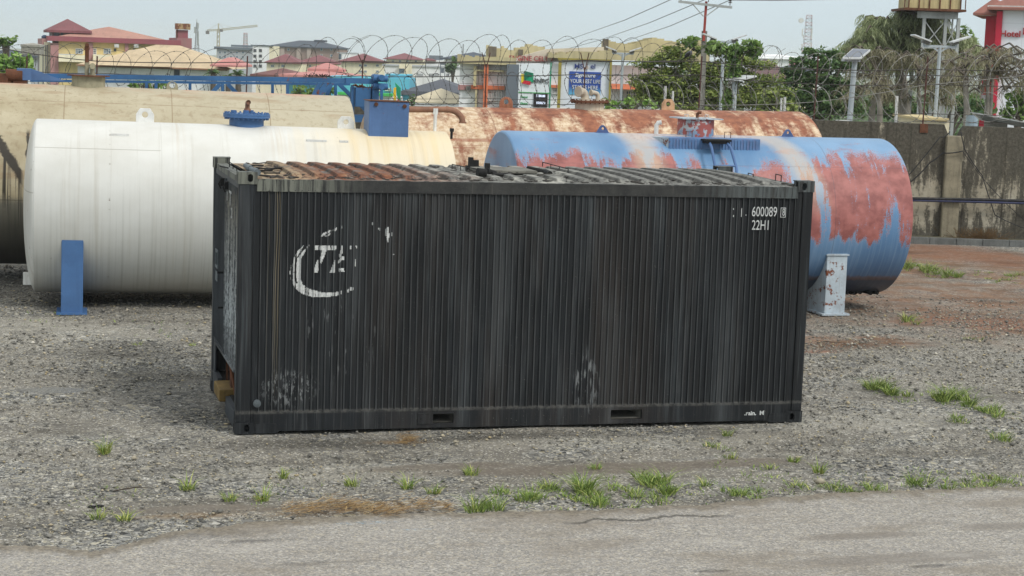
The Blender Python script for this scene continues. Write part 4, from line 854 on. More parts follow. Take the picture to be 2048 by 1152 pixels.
# --- white tank
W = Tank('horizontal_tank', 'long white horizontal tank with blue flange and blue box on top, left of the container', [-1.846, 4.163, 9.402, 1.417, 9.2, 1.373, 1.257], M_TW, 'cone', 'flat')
q = W.p(145, 600); W.saddle(q.x, .30, -1.20, M_BLUE); W.saddle(4.9, .30, -1.20, M_BLUE)
q = W.p(290, 244); lug(W.o, q.x, -.02, W.R-.02, .26, .22, .045, M_WMET, .03)
q = W.p(690, 256); lug(W.o, q.x, -.05, W.R-.02, .25, .20, .04, M_WMET, .05)
q = W.p(493, 250); mb = MB(); mb.cyl((q.x, 0, W.R-.1), (q.x, 0, W.R+.115), .255, 40); mb.build('manway_neck', M_BLUE, W.o, 40)
fl = MB(); fl.cyl((q.x, 0, W.R+.115), (q.x, 0, W.R+.145), .345, 40); fl.cyl((q.x, 0, W.R+.147), (q.x, 0, W.R+.175), .345, 40)
for (dx, dy, r, h) in ((-.2, -.08, .042, .045), (-.02, -.12, .045, .05), (.06, .0, .04, .05), (.11, -.2, .02, .02), (.19, -.15, .02, .02)): fl.cyl((q.x+dx, dy, W.R+.17), (q.x+dx, dy, W.R+.175+h), r, 14)
F_ = fl.build('manway_flange', M_BLUE, W.o, 30)
bo = MB()
for k in range(28): a = 2*PI*k/28; x, y = q.x+.315*math.cos(a), .315*math.sin(a); bo.cyl((x, y, W.R+.085), (x, y, W.R+.195), .013, 6)
tag(bo.build('flange_bolts', M_BLUE, W.o), kind='stuff')
mb = MB(); mb.tube([(q.x, -.10, W.R+.2), (q.x, -.10, W.R+.30), (q.x, -.12, W.R+.335), (q.x+.005, -.20, W.R+.345)], .035, 12, False); mb.cyl((q.x, -.1, W.R+.22), (q.x, -.1, W.R+.25), .05, 8); mb.cyl((q.x+.003, -.16, W.R+.341), (q.x+.003, -.17, W.R+.342), .034, 12); mb.build('vent_elbow', M_RPIPE, W.o, 40)
x0, x1 = W.p(737, 230, -.45).x, W.p(816, 230, -.45).x; mb = MB(); zt_ = W.p(776, 203, -.45).z
mb.prism([(-.62, .0)], [], 0) if 0 else None
mb.box(x0, -.45, W.R-.25, x1, .05, zt_); bevel(mb.build('valve_box', M_BLUED, W.o), .006)
mb = MB(); mb.box(x0-.012, -.462, zt_, x1+.012, .06, zt_+.012); mb.cyl((x0+.10, -.475, zt_-.045), (x0+.10, -.45, zt_-.045), .03, 10); mb.cyl((x1-.07, -.475, zt_-.06), (x1-.07, -.45, zt_-.06), .03, 10); mb.build('box_lid', M_RUSTY, W.o)
# vent pipe from the box with a prop
a = W.p(818, 219, .1); b = W.p(895, 219, .1); d = W.p(925, 245, .1)
mb = MB(); pt = [a, b]; cc = Vector((b.x, b.y, d.z)); rr_ = d.x-b.x
for k in range(1, 7): t_ = PI/2*k/6; pt.append(Vector((b.x+rr_*math.sin(t_), b.y, d.z+(b.z-d.z)*math.cos(t_))))
mb.tube(pt, .047, 14); mb.tube([pt[-1]+Vector((0, 0, .012)), pt[-1]-Vector((0, 0, .012))], .06, 14); mb.tube([b-Vector((.02, 0, 0)), b+Vector((.012, 0, 0))], .052, 14); mb.build('vent_pipe', M_RPIPE, W.o, 40)
q = W.p(871, 222, .06); mb = MB(); mb.cyl((q.x, q.y, W.R-.08), (q.x, q.y, q.z+.03), .026, 10); mb.box(q.x-.035, q.y-.02, q.z-.05, q.x+.035, q.y+.05, q.z+.04); mb.build('pipe_prop', M_WMET, W.o, 40)
q = W.p(898, 262, -.1); mb = MB(); mb.cyl((q.x, -.2, W.R-.1), (q.x, -.2, W.R+.04), .02, 8); mb.box(q.x-.025, -.23, W.R+.01, q.x+.03, -.17, W.R+.06); mb.build('small_valve', M_BLACK, W.o)
mb = MB()
for px0, px1, py in ((222, 258, 271), (612, 652, 285), (678, 695, 286)):
    for px in (px0,): 
        d_ = (py-W.p(px, 1)[2]*0); y0 = -.62; z0 = math.sqrt(W.R**2-y0*y0); A_ = W.p(px0, py, y0); B_ = W.p(px1, py, y0); mb.box(A_.x, y0-.035, z0-.02, B_.x, y0+.01, z0+.012)
mb.build('welded_strip', M_WMET, W.o)
mb = MB(); mb.box(-.16, -.35, -1.12, -.04, -.25, -.95); mb.build('head_bracket', M_WMET, W.o)
# --- blue and red tank
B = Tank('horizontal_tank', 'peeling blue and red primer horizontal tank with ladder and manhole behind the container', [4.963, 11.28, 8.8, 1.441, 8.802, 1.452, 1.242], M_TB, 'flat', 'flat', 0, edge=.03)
M_BLEG = paint('pale_blue_leg', c(176, 188, 196), .6, .2, 2.5, .35, c(116, 92, 74), .35, rust=.55)
q = B.p(1668, 600, -1.1); B.saddle(q.x, .34, -1.14, M_BLEG); B.saddle(1.2, .34, -1.14, M_BLEG)
mb = MB(); mb.box(q.x-.19, -1.16, -.52, q.x+.19, -.98, -.50); mb.build('leg_cap', M_BLEG, B.o)
q = B.p(1391, 260); M_DRUM = paint('flaking_red_drum', c(158, 88, 82), .6, .25, 3., .2, c(120, 130, 146), .5, rust=.1, bump=.4)
def m_drum():
    k = N('flaking_drum'); v = k.co('Object'); f = k.noise(v, 7, 6, .65); m = k.rm(f, .52, .55)
    return k.out(k.mix(m, c(160, 88, 82), k.mix(k.rm(k.noise(v, 3, 3), .4, .6), c(110, 140, 170), c(190, 190, 186))), .6, 0, k.mul(m, 1.), .3, .004)
M_DRUM = m_drum()
mb = MB(); mb.cyl((q.x, .0, B.R-.15), (q.x, .0, B.R+.245), .285, 36); mb.build('manhole_neck', M_DRUM, B.o, 40)
mb = MB(); mb.prism(rect(-.33, 0, .33, .018), [], .62, Matrix.Translation((q.x, -.31, B.R+.245)))
for dx in (-.16, .18): mb.tube([(q.x+dx-.03, 0, B.R+.26), (q.x+dx-.03, 0, B.R+.31), (q.x+dx+.03, 0, B.R+.31), (q.x+dx+.03, 0, B.R+.26)], .005, 6)
mb.build('manhole_lid', M_BLEG, B.o)
mb = MB(); mb.tube([(q.x+.0, -.05, B.R+.26), (q.x, -.05, B.R+.32), (q.x+.015, -.07, B.R+.345), (q.x+.05, -.09, B.R+.345)], .024, 10); mb.build('breather_cap', M_RUSTY, B.o, 40)
q = B.p(1315, 262); mb = MB(); mb.tube([(q.x-.02, 0, B.R-.03), (q.x-.02, 0, B.R+.13), (q.x+.0, -.01, B.R+.17), (q.x+.05, -.03, B.R+.18)], .035, 10); mb.build('vent_elbow', M_WMET, B.o, 40)
# step platform box with corrugated front, angled cheek
yb_ = -.66; x0, x1 = B.p(1337, 295, yb_).x, B.p(1520, 295, yb_).x; z1 = B.p(1430, 277, yb_).z; z0 = B.p(1430, 318, yb_).z
mb = MB(); mb.box(x0, yb_, z0, x1, -.15, z1)
k_ = 0; xx = x0+.02
while xx < x1-.03:
    if not (x0+.52 < xx < x0+.78): mb.box(xx, yb_-.012, z0+.02, xx+.022, yb_-.001, z1-.02)
    xx += .05
bevel(mb.build('step_box', M_TB if 0 else paint('flaking_blue_box', c(92, 128, 172), .5, .25, 3., .25, c(150, 88, 84), .3, rust=.35), B.o), .003, 1)
mb = MB(); mb.add([(x0-.16, -.25, z1-.01), (x0-.004, yb_, z1), (x0-.004, yb_, z0), (x0-.004, -.25, z1)], [(0, 1, 2), (0, 3, 1), (0, 2, 3), (1, 3, 2)]); mb.build('step_cheek', M_BLEG, B.o)
mb = MB()
for px in (1377, 1454): q = B.p(px, 275, -.4); mb.tube([(q.x-.05, -.42, z1-.01), (q.x-.05, -.42, z1+.09), (q.x+.05, -.42, z1+.09), (q.x+.05, -.42, z1-.01)], .007, 6)
mb.build('grab_handle', M_RUSTY, B.o)
la = B.p(1432, 283, -.78); mb = MB(); mb.box(la.x-.20, -.92, z1-.035, la.x+.20, -.6, z1-.005); mb.box(la.x-.18, -.90, z1-.07, la.x+.18, -.66, z1-.036); bevel(mb.build('step_plate', M_BLACK, B.o), .005, 1)
mb = MB()
for s_ in (-1, 1):
    mb.tube([(la.x+s_*.14, -.86, z1-.05), (la.x+s_*.155, -1.0, z1-.12), (la.x+s_*.17, -1.22, z1-.40), (la.x+s_*.175, -1.34, z1-.8), (la.x+s_*.175, -1.36, -1.3)], .022, 8)
for zz, yy_ in ((-.38, -1.2), (-.68, -1.31), (-.98, -1.35), (-1.28, -1.36), (-1.58, -1.36), (-1.9, -1.36)): mb.cyl((la.x-.17, yy_, z1+zz), (la.x+.17, yy_, z1+zz), .016, 8)
mb.build('ladder', M_BLUED, B.o, 40)
M_LUGB = paint('blue_lug', c(74, 96, 138), .6, .3, 6, .2, c(140, 90, 84), .3, rust=.3)
q = B.p(1205, 264); lug(B.o, q.x, -.02, B.R-.01, .22, .125, .022, M_LUGB, .03, 'tri'); q = B.p(1575, 272); lug(B.o, q.x, -.02, B.R-.01, .22, .125, .022, M_LUGB, .03, 'tri')
mb = MB()
mb.tube([(5.35+k*.05, -.42+random.uniform(-.05, .05), -1.19+random.uniform(-.02, .01)) for k in range(18)], [random.uniform(.012, .045) for k in range(18)], 6)
mb.build('sludge_crust', M_BLACK, B.o)
# --- rusty tank behind
K = Tank('horizontal_tank', 'rust covered cream horizontal tank with bolted manhole, behind the blue and red tank', [3.74, 11.785, 13.0, 1.428, 13.0, 1.531, 1.45], M_TR, 'flat', 'flat', 0, edge=.08)
M_RLUG = paint('rusty_lug', c(150, 96, 72), .8, .25, 5, .3, c(212, 186, 150), .35, bump=.4)
for px in (1012, 1336): q = K.p(px, 213); lug(K.o, q.x, -.02, K.R-.02, .24, .21, .045, M_RLUG if px < 1100 else paint('rust_cream_lug', c(196, 160, 126), .8, .3, 6, .3, c(140, 84, 60), .5), .04, 'round' if px < 1100 else 'oct')
q = K.p(1179, 215); M_KC = paint('dirty_cream_metal', c(196, 186, 168), .7, .2, 4, .4, c(150, 100, 70), .4, rust=.2)
mb = MB(); mb.cyl((q.x, 0, K.R-.12), (q.x, 0, K.R+.115), .26, 36); mb.build('manhole_neck', M_KC, K.o, 40)
mb = MB(); mb.cyl((q.x, 0, K.R+.115), (q.x, 0, K.R+.145), .345, 36)
for k in range(24): a = 2*PI*k/24; x, y = q.x+.32*math.cos(a), .32*math.sin(a); mb.cyl((x, y, K.R+.095), (x, y, K.R+.165), .012, 6)
mb.build('manhole_flange', M_RUSTY, K.o, 30)
def elbow(T_, x, y, z, r, h, lx, ly, mat, nm='pipe_elbow', n=12):
    mb = MB(); pt = [Vector((x, y, z)), Vector((x, y, z+h))]
    for k in range(1, 7): t_ = PI/2*k/6; pt.append(Vector((x+lx*(1-math.cos(t_)), y+ly*(1-math.cos(t_)), z+h+r*1.3*math.sin(t_))))
    e = pt[-1]; dr = Vector((lx, ly, 0)).normalized(); mb.tube(pt+[e+dr*.03], r, n, True); mb.cyl(e+dr*.03, e+dr*.06, r*1.3, n); mb.cyl((x, y, z), (x, y, z+.03), r*1.5, n); return mb.build(nm, mat, T_, 45)
elbow(K.o, q.x-.10, -.03, K.R+.145, .075, .06, -.10, -.05, M_KC); elbow(K.o, q.x+.14, -.03, K.R+.145, .04, .09, -.10, -.04, M_KC); mb = MB(); mb.cyl((q.x+.25, 0, K.R+.145), (q.x+.25, 0, K.R+.18), .05, 12); mb.build('capped_port', M_KC, K.o)
mb = MB()
for x in (.8, 7.2): K.saddle(x, .4, -1.1, M_RLUG)
# --- cream tank on the far left
Q = Tank('horizontal_tank', 'big stained cream horizontal tank with black oil run, furthest left behind the white tank', [-6.0, 3.225, 12.78, 1.680, 12.4, 1.589, 1.458], M_TC, 'flat', 'flat', 0, edge=.05)
for x in (1.5, 8.2): Q.saddle(x, .4, -1.1, paint('grey_saddle', c(92, 92, 88), .8, .3))
q = Q.p(177, 165); M_QC = paint('mossy_cream_metal', c(158, 152, 128), .8, .25, 4, .4, c(84, 78, 60), .5, bump=.4)
mb = MB(); mb.cyl((q.x, 0, Q.R-.1), (q.x, 0, Q.R+.16), .265, 36); mb.build('manhole_neck', M_QC, Q.o, 40)
mb = MB(); mb.cyl((q.x, 0, Q.R+.16), (q.x, 0, Q.R+.178), .34, 36); mb.build('manhole_lid', M_RUSTY, Q.o, 30)
z9 = Q.p(172, 90).z
mb = MB(); mb.cyl((q.x-.03, -.05, Q.R+.178), (q.x-.03, -.05, Q.R+.38), .034, 12); mb.build('vent_pipe', M_QC, Q.o, 40)
mb = MB(); mb.tube([(q.x-.03, -.05, Q.R+.38), (q.x-.03, -.05, z9-.03), (q.x-.03, -.07, z9), (q.x-.03, -.12, z9+.005)], .032, 12); mb.cyl((q.x-.03, -.12, z9+.005), (q.x-.03, -.125, z9+.005), .028, 12); mb.cyl((q.x-.03, -.05, z9-.08), (q.x-.03, -.05, z9-.03), .042, 12); mb.build('vent_pipe', M_RUSTY, Q.o, 40)
elbow(Q.o, q.x+.06, -.06, Q.R+.178, .038, .10, .0, -.07, M_QC)
q = Q.p(344, 178); lug(Q.o, q.x, -.02, Q.R-.02, .19, .15, .05, M_QC, .06, 'round')

# ------------------------------------------------------------------ blue lattice boom lying behind the tanks
YB = 15.2
M_BOOM = paint('boom_blue', c(52, 98, 144), .55, .2, 1.5, .2, c(40, 62, 92), .25, rust=.30)
bt = thing('crane_boom', 'blue lattice crane boom lying level behind the cream tank', 'crane boom')
def bp(px, py, dy=0): return PY(px, py, YB+dy)
mb = MB(); mb.bar(bp(40, 151), bp(690, 161), .10, .085); mb.bar(bp(690, 161), bp(755, 163), .14, .10); mb.build('top_chord', M_BOOM, bt)
mb = MB(); mb.bar(bp(60, 161, .6), bp(700, 168.5, .6), .06, .045); mb.build('rear_chord', M_BOOM, bt)
mb = MB(); mb.bar(bp(60, 230), bp(760, 238), .12, .12); mb.bar(bp(60, 228, .9), bp(760, 236, .9), .12, .12); mb.build('bottom_chord', M_BOOM, bt)
for i, (a, b) in enumerate((((293, 165), (293, 232)), ((312, 165), (312, 232)), ((380, 166), (380, 232)), ((445, 166), (445, 232)), ((545, 168), (545, 234)), ((575, 168), (575, 234)), ((671, 168), (671, 235)), ((705, 170), (705, 236)), ((763, 170), (763, 236)), ((638, 168), (618, 210)), ((662, 168), (650, 200)), ((440, 168), (380, 234)), ((455, 168), (520, 234)), ((663, 168), (590, 234)), ((678, 168), (745, 234)), ((650, 168), (602, 234)))):
    mb = MB(); mb.bar(bp(*a, .0 if i % 2 else .85), bp(*b, .0 if i % 2 else .85), .05 if i < 9 else .07); mb.build('lattice_brace', M_BOOM, bt)
mb = MB(); e = bp(762, 157); mb.cyl(e+Vector((-.05, -.35, .02)), e+Vector((-.05, .45, .02)), .055, 16); e2 = bp(762, 173); mb.cyl(e2+Vector((-.05, -.35, 0)), e2+Vector((-.05, .45, 0)), .055, 16)
for e_ in (e, e2): mb.cyl(e_+Vector((-.17, -.15, 0)), e_+Vector((.09, -.15, 0)), .062, 14)
mb.build('end_pin', M_BOOM, bt, 40)
mb = MB(); a, b = bp(710, 177), bp(754, 214); mb.box(a.x, YB-.1, b.z, a.x+.28*1.0, YB+.5, a.z+.02); mb.box(a.x+.3, YB-.16, b.z, b.x, YB+.45, a.z+.03); mb.build('gearbox', M_BOOM, bt)
mb = MB(); 
for px, w_ in ((6, .34), (38, .26)): a = bp(px, 158); mb.box(a.x-w_/2, YB-.3, a.z-.12, a.x+w_/2, YB+.1, a.z+.10)
a = bp(26, 150); mb.cyl(a+Vector((-.12, -.25, 0)), a+Vector((.16, -.25, 0)), .11, 14); a = bp(6, 160); mb.cyl(a+Vector((0, -.36, 0)), a+Vector((0, -.3, 0)), .09, 18); mb.build('pivot_block', M_RUSTY, bt, 40)
mb = MB(); a = bp(48, 148); mb.box(a.x-.12, YB-.32, a.z-.1, a.x+.12, YB+.05, a.z+.10); mb.add([(a.x+.12, YB-.2, a.z+.1), (a.x+.12, YB-.2, a.z-.1), (a.x+.7, YB-.05, a.z-.1), (a.x+.7, YB+.05, a.z-.1), (a.x+.12, YB+.05, a.z-.1), (a.x+.12, YB+.05, a.z+.1)], [(0, 1, 2), (0, 2, 3, 5), (5, 3, 4), (1, 4, 3, 2)]); mb.build('pivot_lug', M_BLUED, bt)
mb = MB(); a, b = bp(708, 173), bp(738, 176); 
for _ in range(14): p = a.lerp(b, random.random()); mb.bar(p, p+Vector((random.uniform(-.15, .15), -.1, random.uniform(-.03, .05))), .02)
mb.build('jammed_debris', M_RUSTY, bt)
mb = MB()
for _ in range(60): p = bp(random.uniform(610, 660), 153); mb.bar(p+Vector((0, random.uniform(-.1, .1), 0)), p+Vector((random.uniform(-.06, .06), random.uniform(-.1, .1), random.uniform(0, .05))), .008)
mb.build('leaf_litter', M_BLACK, bt)
# ------------------------------------------------------------------ perimeter wall, kerb, razor wire
DW = 40.0
WDX = Vector((math.cos(YAW), -math.sin(YAW), 0)); WDY = Vector((math.sin(YAW), math.cos(YAW), 0))
def frame_at(px, D, z=0., yaw=0., py=150):
    """matrix of a frame standing at depth D below pixel column px; local x runs to the right, y away"""
    p = PD(px, py, D); return Matrix.Translation((p.x, p.y, z)) @ Matrix.Rotation(-YAW+yaw, 4, 'Z')
WM = frame_at(1024, DW); WMi = WM.inverted()
def wl(px, py, y=0.):
    """pixel -> local point of the wall frame on its plane y"""
    o = WMi @ CAM; d = (WMi.to_3x3() @ ray(px, py)); return o+d*((y-o.y)/d.y)
xw0, xw1 = wl(-250, 200).x, wl(2300, 250).x; zt = wl(1800, 246).z; xn = wl(1906, 255).x
WT = thing('perimeter_wall', 'tall mould stained concrete wall closing the yard, topped with razor wire', 'wall', M=WM)
mb = MB(); zb = -.3
mb.prism([(xw0, zb), (xn, zb), (xn, zt-.32), (xn-.06, zt-.30), (xn-.17, zt-.06), (xn-.20, zt), (xw0, zt)], [], .2); mb.prism([(xn+.003, zb), (xw1, zb), (xw1, zt-.02), (xn+.26, zt-.02), (xn+.20, zt-.1), (xn+.12, zt-.3), (xn+.003, zt-.34)], [], .2)
mb.build('wall_panel', M_WALL, WT)
for px in (1906, 1500, 1090, 690, 290):
    x = wl(px, 300).x; mb = MB(); mb.box(x-.19, -.16, zb, x+.19, -.002, zt-.24); bevel(mb.build('pillar', paint('pillar_concrete', c(142, 134, 114), .9, .3, 2.5, .45, c(72, 66, 54), .5, bump=.4), WT), .03)
mb = MB(); x = wl(1848, 250).x; mb.box(x-.09, -.02, zt-.2, x+.09, -.001, zt); mb.build('post_plate', M_RUSTY, WT)
# kerb of grey blocks at the wall foot
mb = MB(); a = wl(1700, 480, -.9); x = wl(1700, 480, -.7).x
while x < xw1: mb.box(x, -.75, -.05, x+.58, -.6, .13); x += .59
o = mb.build('kerb', M_KERB); o.matrix_world = WM; tag(o, kind='structure'); bevel(o, .01)
mb = MB(); mb.box(wl(1690, 480).x, -.6, -.1, xw1, 0, .10); o = mb.build('soil_strip', paint('wall_foot_soil', c(96, 92, 74), .95, .4, 5, 0, c(60, 80, 40), .5, bump=.6)); o.matrix_world = WM; tag(o, kind='structure')
mb = MB()
for _ in range(260):
    x = wl(1952, 478).x+random.gauss(0, .26); b_ = Vector((x, -.3+random.uniform(-.2, .2), .09)); mb.bar(b_, b_+Vector((random.uniform(-.3, .3), random.uniform(-.1, .1), random.uniform(.02, .28))), .006)
o = mb.build('dry_straw', M_STRAW); o.matrix_world = WM; tag(o, 'heap of dry brown grass at the foot of the wall right of the pillar', 'straw', kind='stuff')
# cables on the wall
M_CABLE = paint('black_cable', c(30, 30, 34), .5, .2)
def wcable(pts_, r, lab, y=-.24, m=None, sag=0.):
    P = [wl(a, b, y) for a, b in pts_]; Q = []
    for i in range(len(P)-1):
        for k in range(6):
            t = k/6; q = P[i].lerp(P[i+1], t); q.z -= sag*4*t*(1-t); Q.append(q)
    Q.append(P[-1]); mb = MB(); mb.tube(Q, r, 6); o = mb.build('cable', m or M_CABLE, None, True); o.matrix_world = WM; tag(o, lab, 'cable', 'cables hanging along the wall')
wcable([(1700, 396), (1780, 396), (1830, 397), (1960, 399), (2060, 402), (2290, 409)], .034, 'thickest black cable of the level bundle across the wall')
wcable([(1700, 402), (1780, 401), (1830, 401), (1960, 404), (2060, 407), (2290, 417)], .028, 'dark blue cable just below the thickest one on the wall', m=paint('blue_cable', c(44, 50, 84), .5, .2))
wcable([(1780, 390), (1880, 274), (1900, 263)], .011, 'cable rising behind the blue tank to the notch by the pillar', sag=.05)
wcable([(1800, 372), (1826, 360), (1860, 325), (1885, 306), (1925, 302)], .014, 'cable curving up across the pillar at mid height', sag=.02)
wcable([(1922, 264), (1930, 300), (1965, 352), (1990, 430), (2048, 456), (2100, 470)], .012, 'loose cable dropping steeply right of the pillar', sag=.02)
wcable([(1925, 302), (1960, 350), (2010, 405), (2060, 450)], .008, 'thin slanting cable right of the pillar', sag=.01)
# razor wire fence on top of the wall
M_WIRE = paint('dark_wire', c(74, 70, 66), .6, .3, 6); M_WIREL = paint('galvanised_wire', c(150, 148, 142), .5, .3, 6, metal=.2); M_POSTR = paint('rusty_post', c(84, 52, 46), .8, .3, 5)
FT = thing('razor_wire_fence', 'razor wire coils and straight strands on rusty posts along the wall top', 'razor wire fence', M=WM)
postx = [-60, 50, 190, 490, 722, 969, 1166, 1397, 1629, 1848, 2090]
for px in postx:
    b_ = wl(px, 240); x = b_.x; tpy = {969: 105, 1166: 105, 722: 108}.get(px, 112); zt_ = wl(px, tpy).z
    mb = MB()
    if px in (722, 969, 1166):
        mb.bar((x, .1, zt-.1), (x, .1, zt+1.0), .03); mb.bar((x, .1, zt+.9), (x-.11, .1, zt_), .022); mb.bar((x, .1, zt+.9), (x+.08, .1, zt_), .022)
    else: mb.bar((x, .1, zt-.1), (x+.02, .1, zt_), .028)
    mb.build('post', M_POSTR, FT)
def coil(px0, px1, pyc, rad, pitch, wob, seed, mat, r=.0052, y=.1, barb=True, flip=1, zf=None):
    rnd = random.Random(seed); mb = MB(); x0 = wl(px0, 200).x; x1 = wl(px1, 200).x; P = []; t = 0; x = x0; cz = lambda xx: np.interp(xx, [wl(a, 200).x for a, _ in pyc], [wl(a, b).z for a, b in pyc])
    rr = rad; ph = 0; pr = pitch; amp = wob
    while x < x1:
        n = 22; pr2 = pitch*rnd.uniform(.7, 1.35); rr2 = rad*rnd.uniform(.8, 1.15); am2 = wob*rnd.uniform(.6, 1.4)
        for k in range(n):
            u = k/n; a = 2*PI*u; R_ = rr+(rr2-rr)*u; p_ = pr+(pr2-pr)*u; A_ = amp+(am2-amp)*u
            P.append(Vector((x+flip*A_*math.sin(a*1.0+.4), y+R_*.55*math.sin(a), float(cz(x))+R_*math.cos(a)))); x += p_/n
        rr, pr, amp = rr2, pr2, am2
    mb.tube(P, r, 4, False)
    if barb:
        for i in range(0, len(P)-1):
            d = (P[i+1]-P[i]); L = d.length; k = max(1, int(L/.075))
            for j in range(k):
                q = P[i]+d*(j+.5)/k; dn = d.normalized(); mb.bar(q-dn*.012, q+dn*.012, .020, .004, (0, 1, 0) if i % 2 else (0, 0, 1))
    return mb.build('razor_coil', mat, FT, norm=False)
M_COILD = paint('dull_razor_steel', c(84, 82, 78), .55, .3, 6, metal=.2)
coil(-250, 700, [(-250, 135), (100, 128), (400, 140), (520, 132), (700, 112)], .43, .42, .30, 3, M_COILD)
coil(690, 1560, [(690, 112), (1000, 112), (1300, 120), (1560, 128)], .44, .42, .30, 5, M_COILD)
coil(1500, 2300, [(1500, 128), (1700, 140), (2300, 138)], .38, .44, .26, 8, M_WIREL)
coil(760, 1600, [(760, 178), (1200, 182), (1600, 196)], .36, .36, .24, 12, M_COILD, .005, flip=-1)
coil(1250, 2300, [(1250, 190), (1700, 212), (2300, 212)], .36, .40, .26, 21, M_WIREL, .007, flip=-1)
coil(-200, 780, [(-200, 175), (400, 180), (780, 180)], .34, .4, .22, 15, M_COILD, .005, flip=-1)
def strand(pts_, r, y=.1, m=None):
    P = []
    for i in range(len(pts_)-1):
        a, b_ = wl(*pts_[i], y), wl(*pts_[i+1], y)
        for k in range(5): t = k/5; q = a.lerp(b_, t); q.z -= .03*4*t*(1-t); P.append(q)
    P.append(wl(*pts_[-1], y)); mb = MB(); mb.tube(P, r, 4); mb.build('strand', m or M_WIRE, FT)
strand([(-200, 88), (0, 96), (190, 122), (490, 124), (722, 122), (969, 122), (1166, 120), (1397, 122), (1629, 138), (1848, 138), (2200, 140)], .010)
strand([(722, 124), (969, 124), (1166, 122), (1397, 119)], .008, .18)
strand([(-200, 136), (50, 141), (190, 146), (490, 152), (722, 152), (969, 150), (1166, 148), (1397, 150), (1629, 168), (1848, 168), (2200, 172)], .009)
strand([(722, 206), (969, 206), (1166, 208), (1397, 210), (1629, 228), (1848, 227), (2200, 230)], .008)
strand([(722, 195), (969, 196), (1166, 197), (1397, 202), (1629, 152), (1848, 150), (2200, 152)], .005)
strand([(1400, 210), (1629, 204), (1848, 170), (2200, 132)], .008, m=M_WIREL); strand([(1629, 240), (1848, 243), (2200, 246)], .006); strand([(1397, 128), (1629, 140), (1900, 152), (2200, 158)], .006)
for px, t_, b_, w_ in ((1333, 172, 218, .03), (1348, 182, 218, .025), (1565, 196, 222, .025), (1572, 194, 222, .03), (1796, 192, 246, .035)):
    mb = MB(); p, q = wl(px, b_, .5), wl(px-2, t_, .5); mb.cyl((p.x, .5, -.5), (q.x, .5, q.z), w_, 8); o = mb.build('white_stake', M_WMET); o.matrix_world = WM
    tag(o, {1333: 'pale stake just left of the utility pole foot behind the wire', 1348: 'shorter grey stake beside the pale one behind the wire', 1565: 'left stake of a close pair before the green tree', 1572: 'right stake of a close pair before the green tree', 1796: 'white stake behind the wall under the drooping tree'}[px], 'stake')

# ------------------------------------------------------------------ town behind: frame helper
class BG:
    def __init__(s, name, label, cat, px, D, zb=None, yaw=0., group=None, py=150):
        if zb is None: zb = ground_z(*(PD(px, py, D))[:2])-.3
        s.M = frame_at(px, D, zb, yaw, py); s.Mi = s.M.inverted(); s.o = thing(name, label, cat, M=s.M, group=group); s.D = D; s.mpp = D/FOC; s.c0 = s.Mi @ CAM
    def l(s, px, py, y=0.): d = s.Mi.to_3x3() @ ray(px, py); return s.c0+d*((y-s.c0.y)/d.y)
    def X(s, px, py=130, y=0.): return s.l(px, py, y).x
    def Z(s, px, py, y=0.): return s.l(px, py, y).z
    def rect(s, a, b, c_, d, y=0.): p = s.l((a+c_)/2, b, y); q = s.l((a+c_)/2, d, y); m_ = (b+d)/2; return s.X(a, m_, y), q.z, s.X(c_, m_, y), p.z
    def box(s, nm, a, b, c_, d, mat, y0=0., y1=.3, par=None, bev=0):
        x0, z0, x1, z1 = s.rect(a, b, c_, d, y0)
        if d >= 400: z0 = 0
        mb = MB(); mb.box(x0, y0, z0, x1, y1, z1); o = mb.build(nm, mat, par or s.o); return bevel(o, bev) if bev else o
    def win(s, a, b, c_, d, fm, gm, y=0., mull=1, rails=1):
        x0, z0, x1, z1 = s.rect(a, b, c_, d, y); w_ = (x1-x0); t = max(.06, w_*.07); mb = MB()
        mb.prism(rect(x0, z0, x1, z1), [rect(x0+t, z0+t, x1-t, z1-t)], .12, Matrix.Translation((0, y-.10, 0)))
        for i in range(mull): xx = x0+(i+1)*w_/(mull+1); mb.box(xx-t*.3, y-.07, z0+t, xx+t*.3, y-.02, z1-t)
        for i in range(rails): zz = z0+(i+1)*(z1-z0)/(rails+1); mb.box(x0+t, y-.065, zz-t*.3, x1-t, y-.025, zz+t*.3)
        f = mb.build('window', fm, s.o); mb = MB(); mb.box(x0+t, y-.015, z0+t, x1-t, y+.004, z1-t); mb.build('pane', gm, f)
    def wins(s, cols, rows, w_, h, fm, gm, **k):
        for a in cols:
            for b in rows: s.win(a-w_/2, b-h/2, a+w_/2, b+h/2, fm, gm, **k)
    def roof(s, a, b, c_, d, mat, y0, y1, inset=None, nm='roof', t=.25, over=0):
        """hip roof: eave pixels a..c at row d, ridge at row b"""
        x0 = s.X(a, d, y0); x1 = s.X(c_, d, y0); z = s.Z((a+c_)/2, d, y0); h = s.Z((a+c_)/2, b, (y0+y1)/2)-z; mb = MB(); mb.hip(x0, y0, x1, y1, z, h, inset, t); return mb.build(nm, mat, s.o)
M_GLASS = paint('dark_window_glass', c(64, 74, 84), .15, .2, 1., 0, grime=0); M_GLASSB = paint('blue_window_glass', c(96, 122, 140), .15, .2, 1., 0, grime=0)
M_FRW = paint('white_frame', c(214, 214, 210), .6, .1, 1.); M_FRG = paint('grey_frame', c(120, 118, 114), .6, .1, 1.)
def wallm(name, r, g, b, dirt=(.2, .18, .15, 1), st=.25): return paint(name, c(r, g, b), .85, .12, .25, st, dirt, .15, bump=.1)
M_YEL = wallm('yellow_render', 222, 200, 140); M_PINK = wallm('pink_render', 178, 132, 130); M_MRED = wallm('maroon_fascia', 150, 84, 92); M_CREAM = wallm('cream_render', 238, 228, 198); M_WHI = wallm('white_render', 236, 237, 237); M_GREY = wallm('grey_render', 176, 180, 184)
